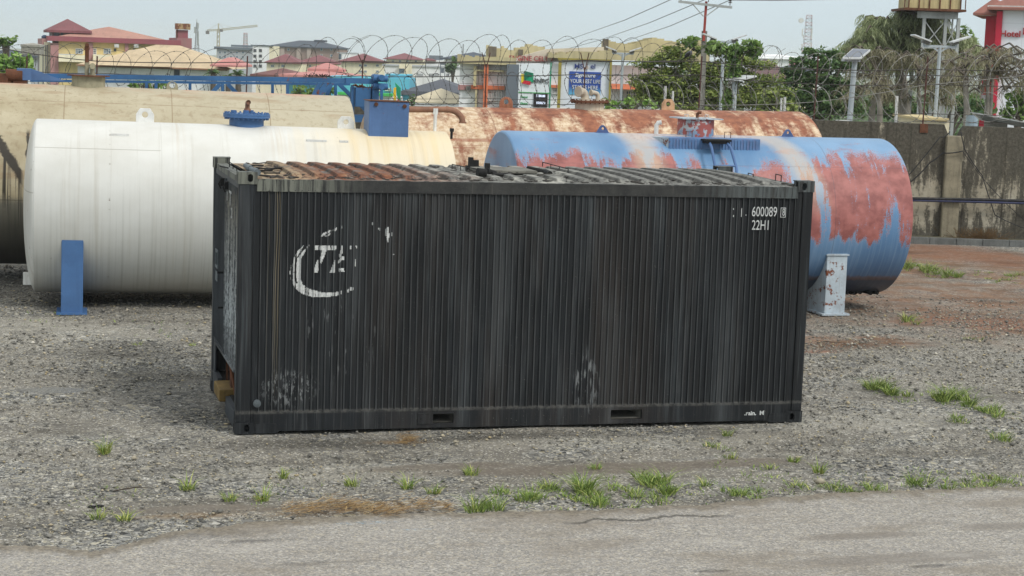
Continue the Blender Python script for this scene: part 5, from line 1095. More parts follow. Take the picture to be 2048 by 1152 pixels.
M_BRN = wallm('brown_render', 156, 134, 124); M_TURQ = wallm('turquoise_render', 104, 186, 208); M_DGR = wallm('dark_grey_cladding', 104, 114, 124)
def roofm(name, r, g, b, sc=.6, ribs=3.0):
    k = N(name); v = k.co('Object'); n = k.noise(v, .5, 6, .7); col = k.mix(k.rm(n, .35, .65), tuple(x*.78 for x in c(r, g, b)[:3])+(1,), c(r, g, b))
    rib = k.n('TexWave', {'Vector': v, 'Scale': ribs, 'Distortion': 0.}, wave_type='BANDS', bands_direction='X').outputs[1]
    col = k.mix(k.mul(k.rm(rib, .75, .95), .12), col, (.02, .015, .012, 1)); col = k.mix(k.mul(k.rm(k.noise(k.mp(v, (3, .6, .6)), 1., 5), .55, .7), .25), col, c(90, 70, 60)); return k.out(col, .75, 0, rib, .3, .03)
R_MAR = roofm('maroon_roof', 134, 82, 86); R_PINK = roofm('faded_red_roof', 190, 142, 126); R_TAN = roofm('tan_tile_roof', 212, 190, 156, ribs=5); R_DARK = roofm('slate_roof', 74, 84, 96); R_SAL = roofm('salmon_roof', 206, 142, 136); R_BRO = roofm('brown_tile_roof', 160, 108, 96, ribs=6); R_DGR = roofm('dark_grey_roof', 96, 100, 108); R_BEI = roofm('beige_tarpaulin', 208, 196, 168, ribs=.3)

# pink and yellow hotel block on the left
b = BG('hotel_building', 'yellow and pink three storey building with faded red hip roof and maroon parapet', 'building', 240, 190, yaw=R(17)); o = b.o
b.box('wall', 117, 85, 352, 400, M_YEL, .3, 16); b.box('corner_pillar', 101, 86, 117, 400, M_PINK, 0, .8); b.box('corner_pillar', 176, 86, 186, 152, M_PINK, 0, .5); b.box('corner_pillar', 250, 86, 257, 120, M_PINK, 0, .5)
b.box('side_wall', 88, 84, 100.5, 400, M_CREAM, .9, 14); b.box('parapet', 95, 76, 362, 86, M_MRED, -.4, 16.5); b.box('parapet', 84, 77, 94.6, 90, M_PINK, 1.2, 14); b.box('stair_block', 352.5, 76, 382, 400, wallm('dusky_pink_render', 158, 112, 112), -.2, 8)
for q in (91, 95): b.box('pilaster', q-.8, 90, q+.8, 150, M_FRG, .7, .89)
b.box('balcony', 117.5, 110, 176, 124, M_CREAM, -1.0, .29); b.box('balcony', 186.5, 110, 250, 124, M_CREAM, -1.0, .29)
b.box('grey_patch', 117.5, 108, 150, 110, M_GREY, -.6, .29)
b.roof(112, 54, 338, 77, R_PINK, .2, 15, 5.5)
for a, c_, y0, y1 in ((151, 166, 97, 108), (184, 193, 97, 109), (207, 222, 97, 108), (317, 326, 99, 108)): b.win(a, y0, c_, y1, M_FRW, M_GLASSB if a != 184 else M_GLASS, y=.3, mull=2, rails=2)
for a in (232, 271):
    x0, z0, x1, z1 = b.rect(a-4, 88, a+5, 95, .3); mb = MB(); mb.box(x0, -.3, z0, x1, .28, z1); mb.cyl((x0*.55+x1*.45, -.3, (z0+z1)/2), (x0*.55+x1*.45, -.33, (z0+z1)/2), (z1-z0)*.38, 12); u_ = mb.build('air_conditioner', M_FRW, o)
for a in (230, 268): b.box('vent_opening', a-2.5, 97, a+2.5, 103, M_GLASS, .24, .29)
b.box('tower_wall', 106, 61, 150, 76, M_PINK, 3, 9); b.box('tower_wall', 99, 61, 104, 76, M_GREY, 2.4, 3.2); b.box('tower_opening', 108, 62, 119, 76, M_GLASSB, 2.9, 2.99); b.box('tower_opening', 121, 63, 127, 73, M_GLASS, 2.9, 2.99); b.roof(93, 38, 184, 61, R_MAR, 1.5, 10, 3.6)
b.box('sign_tower', 354, 60, 376, 77, M_MRED, .3, 1.6); b.box('rusted_hoarding', 352, 47, 381, 59, paint('rusted_hoarding', c(178, 150, 110), .8, .3, 1.5, .6, c(110, 60, 40), .6, rust=.8), .0, 1.2); b.box('hoarding_post', 353, 59, 356, 76, M_RUSTY, .3, .6)
mb = MB(); p = b.l(89, 76, 4); mb.sphere((p.x, 4, p.z+.1), .3, 6, (1, 1, .8)); mb.build('water_drum', paint('blue_plastic', c(70, 96, 130), .5), o, True)
# tan roofed bungalow
b = BG('bungalow', 'white bungalow with broad sandy tile roof in front of the pink building', 'house', 310, 120, yaw=R(2))
b.box('wall', 155, 137, 418, 400, M_WHI, .5, 11); mb = MB()
x0, x1 = b.X(151, 134, 0), b.X(455, 134, 0); ze = b.Z(300, 134, 0); zp = b.Z(330, 90, 6); xa, xb = b.X(312, 90, 6), b.X(360, 90, 6)
mb.add([(x0, 0, ze), (x1, 0, ze), (x1, 12, ze), (x0, 12, ze), (xa, 6, zp), (xb, 6, zp)], [(0, 1, 5, 4), (1, 2, 5), (2, 3, 4, 5), (3, 0, 4), (0, 3, 2, 1)])
xg, zg = b.X(250, 101, 1.2), b.Z(250, 101, 1.2); mb.add([(b.X(195, 120, -.5), -.5, b.Z(195, 130, -.5)-.0), (b.X(345, 133, -.5), -.5, b.Z(345, 134, -.5)), (xg, 2.2, zg), (xa-.2, 5.9, zp-.15)], [(0, 1, 2), (0, 2, 3), (1, 3, 2)]); mb.build('roof', R_TAN, b.o)
b.box('fascia', 153, 133.5, 455, 136.5, paint('brown_fascia', c(150, 112, 88), .7), -.12, -.01)
for a in (260, 300): b.win(a-8, 147, a+8, 151, M_FRW, M_GLASS, y=.5)
b.box('doorway', 348, 138, 359, 151, M_GLASS, .4, .49)
mb = MB(); xL = b.X(455, 140); mb.hip(b.X(420, 128, -3), -3, b.X(484, 128, -3), 3, b.Z(450, 130, -3), .5); mb.build('porch_roof', R_SAL, b.o)
# water tank stand far left
b = BG('water_tank', 'square grey water tank on a steel stand beside the pink building', 'water tank', 60, 100)
x0, z0, x1, z1 = b.rect(43, 90, 78, 108, 0); mb = MB(); mb.box(x0, 0, z0, x1, 1.1, z1); mb.hip(x0-.05, -.05, x1+.05, 1.15, z1+.02, .1)
for i in range(5): xx = x0+(x1-x0)*i/4; mb.box(xx-.015, -.02, z0, xx+.015, -.001, z1)
mb.build('tank_body', paint('grey_tank_steel', c(164, 160, 150), .7, .2, 2, .5), b.o)
mb = MB(); 
for xx in (x0+.05, x1-.05):
    for yy in (.05, 1.05): mb.bar((xx, yy, 0), (xx, yy, z0), .06)
mb.bar((x0, 0, z0-.05), (x1, 0, z0-.05), .07); mb.bar((x0, 0, z0-1.2), (x1, 0, z0-.1), .04); mb.bar((x1, 0, z0-1.2), (x0, 0, z0-.1), .04); mb.build('tank_stand', M_FRG, b.o)
b = BG('house', 'dark roofed white house low behind the far left tree', 'house', 20, 260); b.box('wall', -30, 112, 32, 400, M_WHI, 0, 8); b.roof(-40, 99, 34, 112, R_DARK, -.5, 9)
b = BG('house', 'pale grey two storey house between the water tank and the pink building', 'house', 75, 240); b.box('wall', 62, 112, 92, 400, M_GREY, 0, 8); b.roof(28, 101, 94, 112, R_DARK, -.5, 9); b.wins((84,), (128, 140), 8, 6, M_FRW, M_GLASS, mull=0)

def mast(name, label, px, pyt, pyb, wt, wb, D, mat, D2=None, nseg=12, dish=None, cat='telecom mast', redwhite=False):
    b = BG(name, label, cat, px, D, py=pyb); zb_ = b.Z(px, pyb); ztp = b.Z(px, pyt); mt, mbm = wt*b.mpp/2, wb*b.mpp/2; r_ = max(.025, b.mpp*.62)
    cols = [(sx, sy) for sx in (-1, 1) for sy in (-1, 1)]; parts = [MB(), MB()]; base0 = 0
    for i in range(-4, nseg):
        f0, f1 = i/nseg, (i+1)/nseg; w0, w1 = mbm+(mt-mbm)*f0, mbm+(mt-mbm)*f1; z0, z1 = zb_+(ztp-zb_)*f0, zb_+(ztp-zb_)*f1; xo = b.X(px, pyb); m_ = parts[i % 2 if redwhite else 0]
        for sx, sy in cols: m_.bar((xo+sx*w0, sy*w0+w0, z0), (xo+sx*w1, sy*w1+w0, z1), r_)
        m_.bar((xo-w0, 0, z0), (xo+w1, 0, z1), r_*.7); m_.bar((xo+w0, 0, z0), (xo-w1, 0, z1), r_*.7); m_.bar((xo-w1, 0, z1), (xo+w1, 0, z1), r_*.7); m_.bar((xo-w1, 2*w1, z1), (xo+w1, 2*w1, z1), r_*.7)
    parts[0].build('mast_frame', mat, b.o)
    if redwhite: parts[1].build('mast_frame', paint('red_steel', c(160, 96, 90), .7, .2), b.o)
    return b
M_STEEL = paint('pale_steel', c(170, 174, 172), .6, .2, 1., metal=.1); M_MST = paint('mast_steel', c(112, 114, 114), .7, .2, 1.)
mb_ = mast('telecom_mast', 'slim grey telecom mast behind the sandy roof, left of the crane', 393, 45, 100, 1.5, 8, 420, M_MST)
mb = MB(); x = mb_.X(393, 60)
for z_ in (52, 60, 68, 74, 84): p = mb_.l(393+random.choice((-3, 3)), z_); mb.box(p.x-.2, -.3, p.z-.7, p.x+.2, 0, p.z+.7)
p = mb_.l(393, 38); mb.bar((x, .3, mb_.Z(393, 45)), (x, .3, p.z), .12); mb.build('antenna', M_STEEL, mb_.o)
mb_ = mast('telecom_mast', 'red and white lattice mast just right of the tower crane', 490, 66, 108, 6, 8, 420, M_MST, redwhite=True)
mb_ = mast('telecom_mast', 'tall lattice mast with a white dish left of the drooping tree', 1614, 30, 128, 10, 18, 260, M_MST, redwhite=True, nseg=14)
mb = MB(); p = mb_.l(1602, 41, -.3); mb.cyl((p.x, -.5, p.z), (p.x, -.1, p.z), .36, 20); mb.bar((p.x, -.2, p.z), (p.x+.6, .2, p.z), .06); mb.build('dish_antenna', M_FRW, mb_.o, 40)
for px, a_, b__ in ((1605, 58, 72), (1624, 57, 78), (1604, 88, 104), (1607, 70, 76), (1622, 84, 98)): p, q = mb_.l(px, a_, -.4), mb_.l(px, b__, -.4); mb = MB(); mb.box(p.x-.08, -.5, q.z, p.x+.08, -.35, p.z); mb.bar((p.x, -.35, p.z), (p.x+(.6 if px < 1614 else -.5), .2, p.z), .05); mb.build('panel_antenna', M_FRW, mb_.o)
mb_ = mast('telecom_mast', 'thin distant mast above the dark blue roof', 926, 88, 108, 1.5, 3, 520, M_MST, nseg=5)
# tower crane
b = BG('tower_crane', 'distant yellow white tower crane standing over the grey blocks', 'crane', 437, 430, py=108); MC = paint('crane_cream', c(190, 184, 160), .7, .2, .6, .3, c(120, 90, 60), .4)
def lat(mb, p, q, w_, r_, n, upv=(0, 0, 1)):
    p, q = Vector(p), Vector(q); d = (q-p).normalized(); a = Vector((0, 1, 0)); e_ = d.cross(a).normalized()
    c_ = [a*w_/2+e_*w_/2, a*w_/2-e_*w_/2, -a*w_/2-e_*w_/2, -a*w_/2+e_*w_/2]
    for k in c_: mb.bar(p+k, q+k, r_)
    for i in range(n):
        s0, s1 = p.lerp(q, i/n), p.lerp(q, (i+1)/n)
        for k in range(4): mb.bar(s0+c_[k], s1+c_[(k+1) % 4], r_*.7)
tw = b.l(437, 108); tp_ = b.l(437, 58); mb = MB(); lat(mb, (tp_.x, 0, tw.z-10), (tp_.x, 0, tp_.z), .55, .13, 14); mb.build('tower', MC, b.o)
mb = MB(); p0, p1 = b.l(414, 61), b.l(515, 51.5); pm = b.l(437, 60); lat(mb, pm, p1, .4, .11, 22); lat(mb, p0, pm, .35, .11, 6); mb.build('jib', MC, b.o)
mb = MB(); ap = b.l(437, 47); mb.bar(pm, ap, .28); mb.bar(ap, p0, .05); mb.bar(ap, b.l(470, 56), .05); mb.bar(ap, b.l(448, 58), .05); mb.build('apex_tie', MC, b.o)
mb = MB(); p = b.l(415, 64); mb.box(p.x-.4, -.3, p.z-.5, p.x+.4, .3, p.z+.3); p = b.l(441, 61); mb.box(p.x-.1, -.4, p.z-.3, p.x+.6, .1, p.z+.3); mb.build('counterweight', M_FRG, b.o)
# grey and white modern blocks
b = BG('office_block', 'grey block with flat dark roof behind the masts', 'building', 465, 380); b.box('wall', 432, 99, 512, 400, M_GREY, .5, 10); b.box('roof', 428, 94, 505, 99, M_DGR, 0, 10); b.box('penthouse', 462, 90, 500, 94, M_DGR, 1, 8); b.wins((440, 450, 462, 474, 486), (105, 114, 123), 5, 5, M_FRW, M_GLASSB, y=.5, mull=0, rails=0)
b = BG('office_block', 'white block with dark window pairs right of the red and white mast', 'building', 515, 360); b.box('wall', 503, 92, 536, 400, M_WHI, 0, 9); b.box('wall', 536.2, 92, 545, 400, M_CREAM, .2, 9); b.box('roof', 501, 90, 546, 92, M_DGR, -.2, 9.2); b.wins((510, 521), (101, 112, 123, 132), 6, 6, M_FRG, M_GLASS, mull=0)
# brown block with slate roof
b = BG('apartment_block', 'brown four storey block with broad slate hip roof on the skyline', 'building', 605, 420, yaw=R(-4)); b.box('wall', 540, 93, 673, 400, M_BRN, .5, 14); b.roof(536, 81, 677, 93.5, R_DARK, -.3, 15, 6)
for a in (562, 594, 615): b.box('wall_bay', a-4, 95, a+4, 400, wallm('light_brown_render', 176, 160, 150), 0, .49)
b.box('roof_house', 628, 80, 650, 84, R_DARK, 6, 9); b.wins((550, 577, 643, 663), (99, 111, 121), 5, 5, M_FRW, M_GLASSB, y=.5, mull=0, rails=0)
def house(lab, a, c_, ridge, eave, bot, D, rmat, wmat, cols, rows, ww=7, wh=5, yaw=0, inset=None, dep=10):
    b = BG('house', lab, 'house', (a+c_)/2, D, yaw=yaw); o_ = (c_-a)*.04; b.box('wall', a+o_, eave, c_-o_, 400, wmat, .6, dep-.6); b.roof(a, ridge, c_, eave, rmat, 0, dep, inset, t=.15); b.wins(cols, rows, ww, wh, M_FRW, M_GLASSB, y=.6, mull=1, rails=0); return b
house('cream house with maroon hip roof below the brown block, left one', 528, 602, 108, 125, 150, 300, R_MAR, M_CREAM, (545, 566,), (132,))
house('cream house with maroon hip roof below the brown block, right one', 590, 676, 110, 126, 150, 310, R_MAR, M_CREAM, (598, 612, 620), (132, 140), ww=5)
house('tall yellow house with steep maroon roof right of the brown block', 676, 768, 107, 123, 155, 290, R_MAR, M_CREAM, (721, 731, 755), (131, 143), ww=6)
b = BG('house', 'white cube house with flat roof just right of the brown block', 'house', 700, 340); b.box('wall', 675, 106, 716, 400, M_WHI, 0, 7); b.box('parapet', 674, 105, 717, 107, M_GREY, -.1, 7.1); b.wins((680,), (113,), 6, 10, M_FRG, M_GLASSB, mull=0)
house('wide maroon roofed house on the skyline in the middle', 766, 846, 106, 118, 140, 400, R_MAR, M_CREAM, (786, 800, 815, 832), (123,), ww=5)
b = BG('house', 'long white modern house with slit windows left of the sign building', 'house', 850, 250); b.box('wall', 766, 133, 930, 400, M_WHI, 1, 8); b.box('wall', 795, 129, 820, 400, M_CREAM, .2, .99); b.box('parapet', 764, 131, 930, 134, M_GREY, .8, 8.2); b.win(798, 137, 809, 146, M_FRG, M_GLASSB, y=.2)
for a in (836, 840, 844, 860, 864, 868, 872, 876, 894, 897, 779, 783): b.box('slit_window', a-.8, 147, a+.8, 154, M_GLASS, .93, .99)
b = BG('house', 'low maroon roofed house with a small dark annex right of the skyline houses', 'house', 870, 420); b.box('wall', 846, 120, 885, 400, M_WHI, .5, 7); b.roof(843, 115, 872, 120, R_MAR, 0, 8); b.box('annex', 858, 111, 885, 127, M_DGR, 1, 5)
b = BG('house', 'white house under a big slate blue roof left of the stepped parapet', 'house', 915, 330); b.box('wall', 885, 118, 1000, 400, M_WHI, .5, 12); b.roof(880, 104, 1010, 118, R_DARK, 0, 13)
b = BG('water_tower', 'slim dark water tower stand between white houses', 'water tank', 884, 240); b.box('tank_body', 880, 124, 891, 130, M_DGR, 0, .6); mb = MB()
for px in (881, 890):
    p = b.l(px, 130)
    for yy in (0, .6): mb.bar((p.x, yy, 0), (p.x, yy, p.z), .08)
mb.build('tower_stand', M_DGR, b.o); b.box('grey_panel', 882, 136, 888, 146, M_DGR, .1, .5)
b = BG('pavilion', 'salmon two tier roofed pavilion above the blue boom', 'building', 640, 170); b.box('wall', 575, 150, 710, 400, M_TURQ, 1, 9); b.roof(556, 140, 722, 151, R_SAL, -.5, 10, 4.); b.box('lantern', 622, 137, 678, 142, M_CREAM, 3.5, 6); b.roof(615, 125, 684, 138, R_SAL, 2.8, 7, nm='upper_roof')
b = BG('house', 'low house with long dull maroon roof left of the salmon pavilion', 'house', 555, 200); b.box('wall', 510, 150, 600, 400, M_CREAM, .5, 7); b.roof(500, 136, 612, 150, roofm('dull_maroon_roof', 124, 82, 78), 0, 8)
b = BG('building', 'bright turquoise building behind the right end of the blue boom', 'building', 790, 110); b.box('wall', 650, 155, 816, 400, M_TURQ, .3, 7); b.box('wall', 770, 149, 815, 200, M_TURQ, 1., 6); b.box('lower_wall', 665, 191, 800, 400, M_WHI, -1.3, .2); b.box('green_band', 675, 186, 785, 191, paint('green_band', c(72, 186, 92), .6), -1.5, .2); b.win(770, 176, 783, 182, M_FRW, M_GLASS, y=.3); b.win(754, 176, 764, 182, M_FRW, M_GLASS, y=.3)
b = BG('sign_totem', 'green and yellow upright sign fin right of the turquoise building', 'sign', 795, 75, py=180)
mb = MB(); p = [b.l(q, r_) for q, r_ in ((790, 165), (801, 176), (801, 205), (795, 198))]; mb.prism([(q.x, q.z) for q in p], [], .2); mb.build('green_fin', paint('sign_green', c(20, 150, 112), .45, .1), b.o)
mb = MB(); p = [b.l(q, r_) for q, r_ in ((787.5, 176), (792.5, 174), (792.5, 212), (787.5, 212))]; mb.prism([(q.x, q.z) for q in p], [], .1, Matrix.Translation((0, -.15, 0))); mb.build('yellow_fin', paint('sign_yellow', c(236, 186, 40), .45, .1), b.o)
mb = MB(); p = [b.l(q, r_) for q, r_ in ((793, 206), (796, 197), (801, 203), (801, 214), (793, 214))]; mb.prism([(q.x, q.z) for q in p], [], .1, Matrix.Translation((0, -.12, 0))); mb.build('red_base', paint('sign_red', c(200, 40, 50), .45, .1), b.o); b.box('sign_stem', 790, 205, 798, 400, M_FRG, .02, .15)
b = BG('shed', 'wide low shed with dark grey roof before the long white house', 'shed', 860, 110); b.box('wall', 806, 184, 945, 400, M_WHI, .5, 7); b.roof(802, 158, 950, 184, R_DGR, 0, 9, 2.2)
b = BG('canopy', 'beige tarpaulin canopy sloping in front of the dark grey roof', 'canopy', 870, 85); b.roof(806, 177, 940, 205, R_BEI, 0, 7, 2.4, 'canopy_top', .05); b.box('canopy_post', 812, 200, 814, 400, M_FRG, .2, .3); b.box('canopy_post', 930, 200, 932, 400, M_FRG, .2, .3)
# ------- sign building with stepped parapets
M_OCH = wallm('ochre_render', 196, 184, 144, (.08, .07, .05, 1), .35); M_CLAD = None
def clad():
    k = N('white_cladding'); v = k.co('Object'); x, y, z = k.sep(v)
    g = k.n('TexBrick', {'Vector': k.xyz(x, z, 0.), 'Scale': 1., 'Mortar Size': .012, 'Brick Width': 1.0, 'Row Height': .62}, offset=0.); n = k.noise(v, .7, 5); col = k.mix(k.rm(n, .4, .6), c(232, 234, 235), c(242, 243, 244))
    return k.out(k.mix(g.outputs[1], col, c(150, 150, 148)), .5)
M_CLAD = clad(); M_ORG = paint('orange_band', c(214, 122, 84), .6, .12, .5)
b = BG('retail_building', 'white clad retail building with ochre stepped parapets and orange band', 'building', 1140, 78, yaw=R(1.5), py=150); S_ = b
b.box('wall', 916, 128, 1400, 400, M_CLAD, 0, 14)
def stepped(pts_, bot, y0, y1, nm='parapet'):
    P = [b.l(px, py, y0) for px, py in pts_]; zb_ = b.Z((pts_[0][0]+pts_[-1][0])/2, bot, y0); L = []
    for i, p in enumerate(P):
        if i: L.append((p.x, P[i-1].z))
        L.append((p.x, p.z))
    mb = MB(); mb.prism([(P[0].x, zb_)]+L+[(P[-1].x, zb_)], [], y1-y0, Matrix.Translation((0, y0, 0))); return mb.build(nm, M_OCH, b.o)
stepped([(915, 108), (922, 111), (926, 114), (930, 110), (938, 112), (944, 114), (950, 111), (958, 113), (1033, 113)], 128.5, -.6, 3)
stepped([(973, 90), (979, 92), (985, 96), (1003, 92), (1008, 96), (1016, 100), (1030, 95), (1044, 93), (1053, 88), (1066, 91), (1075, 93), (1090, 95)], 116, 4, 7)
b.box('dark_tower', 977, 93, 993, 113, paint('stained_block', c(112, 104, 92), .9, .4, 1., .6), 3.4, 3.99); b.box('dark_tower', 1037, 99, 1046, 112, _mats['stained_block'], 3.4, 3.99)
stepped([(1098, 104), (1104, 107), (1109, 109), (1114, 105), (1120, 103), (1126, 104), (1131, 107), (1136, 104), (1142, 102), (1200, 101), (1420, 101)], 121, -.7, 3)
stepped([(1217, 80), (1221, 83), (1232, 86), (1247, 88), (1256, 87), (1268, 86), (1272, 84), (1280, 82), (1290, 81), (1296, 78), (1304, 75), (1314, 77), (1328, 81), (1345, 83), (1360, 88), (1375, 90), (1385, 84), (1396, 80), (1410, 80)], 104, 3.5, 8)
b.box('dark_tower', 1207, 78, 1217, 100, _mats['stained_block'], 3.2, 3.9)
mb = MB(); p = [b.l(q, r_, 1) for q, r_ in ((1036, 122), (1040, 113), (1095, 98), (1120, 97), (1207, 94), (1207, 112), (1098, 124), (1036, 128))]; mb.prism([(q.x, q.z) for q in p], [], 2.4, Matrix.Translation((0, .8, 0))); mb.build('gable_wall', wallm('beige_render', 206, 196, 178), b.o)
p = b.l(1064, 120, -.4); text(b.o, 'red_lettering', 'ENGINE CELT 2', .30, (p.x, .72, p.z+.05), paint('faded_red_letter', c(160, 70, 72), .6), .95, .006, .04)
b.box('orange_band', 942, 171, 1010, 179, M_ORG, -.25, -.01); b.box('orange_column', 967, 129, 976, 215, M_ORG, -.5, -.02)
b.box('pink_band', 916, 170, 941.5, 180, M_PINK, -.1, -.01); b.win(932, 172, 941, 183, M_FRG, M_GLASS, y=-.12)
b.box('ochre_frame', 947, 132, 953, 172, M_OCH, -.4, -.02); b.box('ochre_frame', 953.2, 140, 1008, 143, M_OCH, -.38, -.02); b.box('ochre_column', 950, 180, 954, 215, M_OCH, -.4, -.02)
b.box('grey_tower', 1009.5, 128.5, 1036.5, 400, M_DGR, -.8, -.02); pass
for a in (975, 985, 995): b.win(a, 180, a+9, 202, M_FRW, M_GLASS, y=-.02, mull=1, rails=2)
b.win(1103, 175, 1116, 188, M_FRW, M_GLASS, y=-.02, mull=3, rails=2)
b.box('orange_band', 1102, 170, 1117, 175.5, M_ORG, -.3, -.02)
mb = MB(); x0 = b.X(1222, 170, -1.2); x1 = b.X(1335, 170, -1.2); z0, z1 = b.Z(1260, 179, -1.2), b.Z(1260, 169, -1.2); mb.add([(x0, -.05, z1), (x1, -.05, z1), (x1, -1.2, z0), (x0, -1.2, z0), (x0, -.05, z0), (x1, -.05, z0)], [(0, 1, 2, 3), (0, 3, 4), (1, 5, 2), (4, 3, 2, 5), (0, 4, 5, 1)]); mb.build('orange_awning', M_ORG, b.o)
for a in (1236, 1250, 1264, 1278): b.win(a, 180, a+13, 206, M_FRW, M_GLASSB, y=-.02, mull=1, rails=2)
# fuel company sign
b = BG('station_sign', 'white fuel station sign panel with green yellow and red emblem and price display', 'sign', 1070, 74, py=170, zb=-5.5); b.box('sign_panel', 1037, 128, 1099, 216, paint('sign_white', c(232, 238, 242), .4, .04, .5, .05), 0, .25)
b.box('green_trim', 1099.3, 122, 1102, 216, paint('trim_green', c(70, 164, 128), .5), -.02, .2); b.box('green_trim', 1037, 184.5, 1099, 186.5, paint('trim_light_green', c(92, 170, 104), .5), -.03, -.002)
def poly(nm, pts_, mat, y): mb = MB(); mb.prism([(q.x, q.z) for q in (b.l(1020+a/8.533, 90+c_/8.533, y) for a, c_ in pts_)], [], .03, Matrix.Translation((0, y, 0))); return mb.build(nm, mat, b.o)
poly('emblem', [(243, 440), (400, 482), (400, 640), (272, 600), (243, 610)], paint('emblem_green', c(26, 160, 116), .4, .05), -.06); poly('emblem', [(244, 442), (398, 483), (244, 608)], paint('emblem_dark_green', c(14, 112, 84), .4, .05), -.10)
poly('emblem', [(192, 492), (241, 500), (241, 606), (205, 648), (192, 640)], paint('emblem_yellow', c(230, 206, 50), .4, .05), -.06); poly('emblem', [(200, 650), (243, 606), (350, 622), (350, 685), (205, 655)], paint('emblem_red', c(206, 44, 62), .4, .05), -.10)
p = b.l(1080.5, 162); text(b.o, 'sign_lettering', 'NNPC', .24, (p.x, -.03, p.z), paint('sign_grey', c(96, 100, 102), .5), 1.1, .004, .05)
p = b.l(1048, 194); MGL = paint('green_letter', c(60, 160, 92), .5); text(b.o, 'sign_lettering', 'Petrol', .12, (p.x, -.01, p.z), MGL, 1., .004, .03); p = b.l(1048, 207); text(b.o, 'sign_lettering', 'Diesel', .12, (p.x, -.01, p.z), MGL, 1., .004, .03)
b.box('price_display', 1067, 187, 1095, 214, paint('display_black', c(40, 38, 40), .4), -.05, -.003); ml = N('lit_digit'); ml.out(c(230, 236, 250), .5); ml.b.inputs['Emission Color'].default_value = c(210, 225, 255); ml.b.inputs['Emission Strength'].default_value = .6
for i, py in enumerate((191, 205)): p = b.l(1081, py+1); text(b.o, 'price_digits', ('1150.00', '1510.00')[i], .125, (p.x, -.06, p.z), ml.m, .95, .006, .02)
b.box('sign_foot', 1045, 200, 1090, 400, M_FRG, .05, .2)
# advertising hoarding
b = BG('billboard', 'tall white billboard in an ochre frame with a blue advert panel', 'billboard', 1170, 72, py=170, zb=-6, yaw=R(-2))
b.box('backing', 1122, 121, 1218, 216, paint('board_white', c(226, 232, 240), .4, .05, .5, .08), 0, .2); M_OLI = paint('olive_frame', c(158, 144, 66), .6, .15)
b.box('frame_bar', 1115.5, 120, 1121.6, 216, M_OLI, -.15, .25); b.box('frame_bar', 1218.2, 120, 1222.5, 216, M_OLI, -.15, .25); b.box('frame_bar', 1115.5, 117.5, 1222.5, 121, M_OLI, -.16, .26); b.box('post', 1130, 216, 1136, 400, M_FRG, 0, .2); b.box('post', 1200, 216, 1206, 400, M_FRG, 0, .2)
def advm():
    k = N('advert_blue'); v = k.co('Object'); x, y, z = k.sep(v); z0 = b.Z(1170, 176); f = k.rm(z, z0-.42, z0+.05, 0, 1); return k.out(k.mix(f, c(120, 206, 232), c(52, 84, 164)), .4)
b.box('advert_panel', 1138, 143.5, 1201.5, 190, advm(), -.03, -.002); MN = paint('navy_letter', c(54, 72, 140), .5); MW = paint('white_letter', c(236, 240, 246), .5)
def btx(s_, px, py, sz, m_, xs=1., bd=.0, sk=0): p = b.l(px, py); text(b.o, 'advert_lettering', s_, sz, (p.x, -.045, p.z), m_, xs, bd, .02, skew=sk)
btx('MS', 1157.5, 133, .27, MN, 1.1, .002); btx('el', 1186, 133, .27, MN, 1.15, .002); btx('n', 1174, 134, .24, paint('peach_letter', c(226, 206, 192), .5), 1., .01)
btx('Signature', 1170, 151, .21, MW, 1.05, .004, .2); btx('YOUR BEST LIFE', 1170.5, 163, .215, MW, .80, .002); btx('STARTS HERE', 1170, 175, .215, MW, .80, .002)
# ------- right hand hotel
b = BG('hotel', 'white hotel block with crimson column and brown tiled roof at the far right', 'building', 2000, 95, yaw=R(-19), py=120); M_CRIM = wallm('crimson_render', 196, 40, 66)
def hclad():
    k = N('hotel_white_panels'); v = k.co('Object'); x, y, z = k.sep(v); g = k.n('TexBrick', {'Vector': k.xyz(x, z, 0.), 'Scale': 1., 'Mortar Size': .012, 'Brick Width': 1.05, 'Row Height': .72}, offset=0.); return k.out(k.mix(k.mul(g.outputs[1], .5), c(234, 236, 242), c(184, 186, 194)), .5)
b.box('wall', 1993, 18, 2300, 400, hclad(), 0, 12); b.box('crimson_column', 1981, 22, 1992.7, 400, M_CRIM, -.15, 8); b.box('crimson_column', 1960, 29, 1980.5, 400, M_CRIM, 1.5, 8)
b.box('cornice', 1975, 14, 2300, 19, M_FRW, -.5, -.02); b.box('cornice', 1947, 26, 1981, 31, M_FRW, .6, 1.4)
mb = MB(); x0 = b.X(1974, 16, -.6); z0 = b.Z(2000, 15, -.6); mb.hip(x0, -.6, x0+14, 11, z0, 3.2, 5.5); mb.build('roof', R_BRO, b.o); mb = MB(); x1 = b.X(1946, 27, .5); mb.hip(x1, .5, x0+1.2, 7, b.Z(1965, 26, .5), .85, .8); mb.build('roof', R_BRO, b.o)
p = b.l(2021, 68); text(b.o, 'hotel_lettering', 'Hotel', .46, (p.x, -.06, p.z), paint('red_letter', c(188, 52, 60), .5), 1., .006, .08); p = b.l(2046, 63); text(b.o, 'hotel_lettering', 'B', .5, (p.x+.12, -.06, p.z), _mats['red_letter'], 1., .01, .08)
b.box('meter_box', 1962, 190, 1982, 207, M_GREY, 1.2, 1.45)
b = BG('warehouse', 'long pale warehouse roof on the far skyline left of the lattice mast', 'warehouse', 1560, 600, py=115); b.box('wall', 1480, 113, 1640, 400, M_WHI, 1, 40); b.roof(1475, 109, 1645, 117, M_WHI, 0, 42, 8)
b = BG('house', 'house with big brown roof between the two green trees', 'house', 1540, 150); b.box('wall', 1510, 158, 1575, 400, M_WHI, .5, 9); b.roof(1500, 119, 1592, 158, roofm('brown_purple_roof', 112, 88, 88), 0, 10, 3.2)
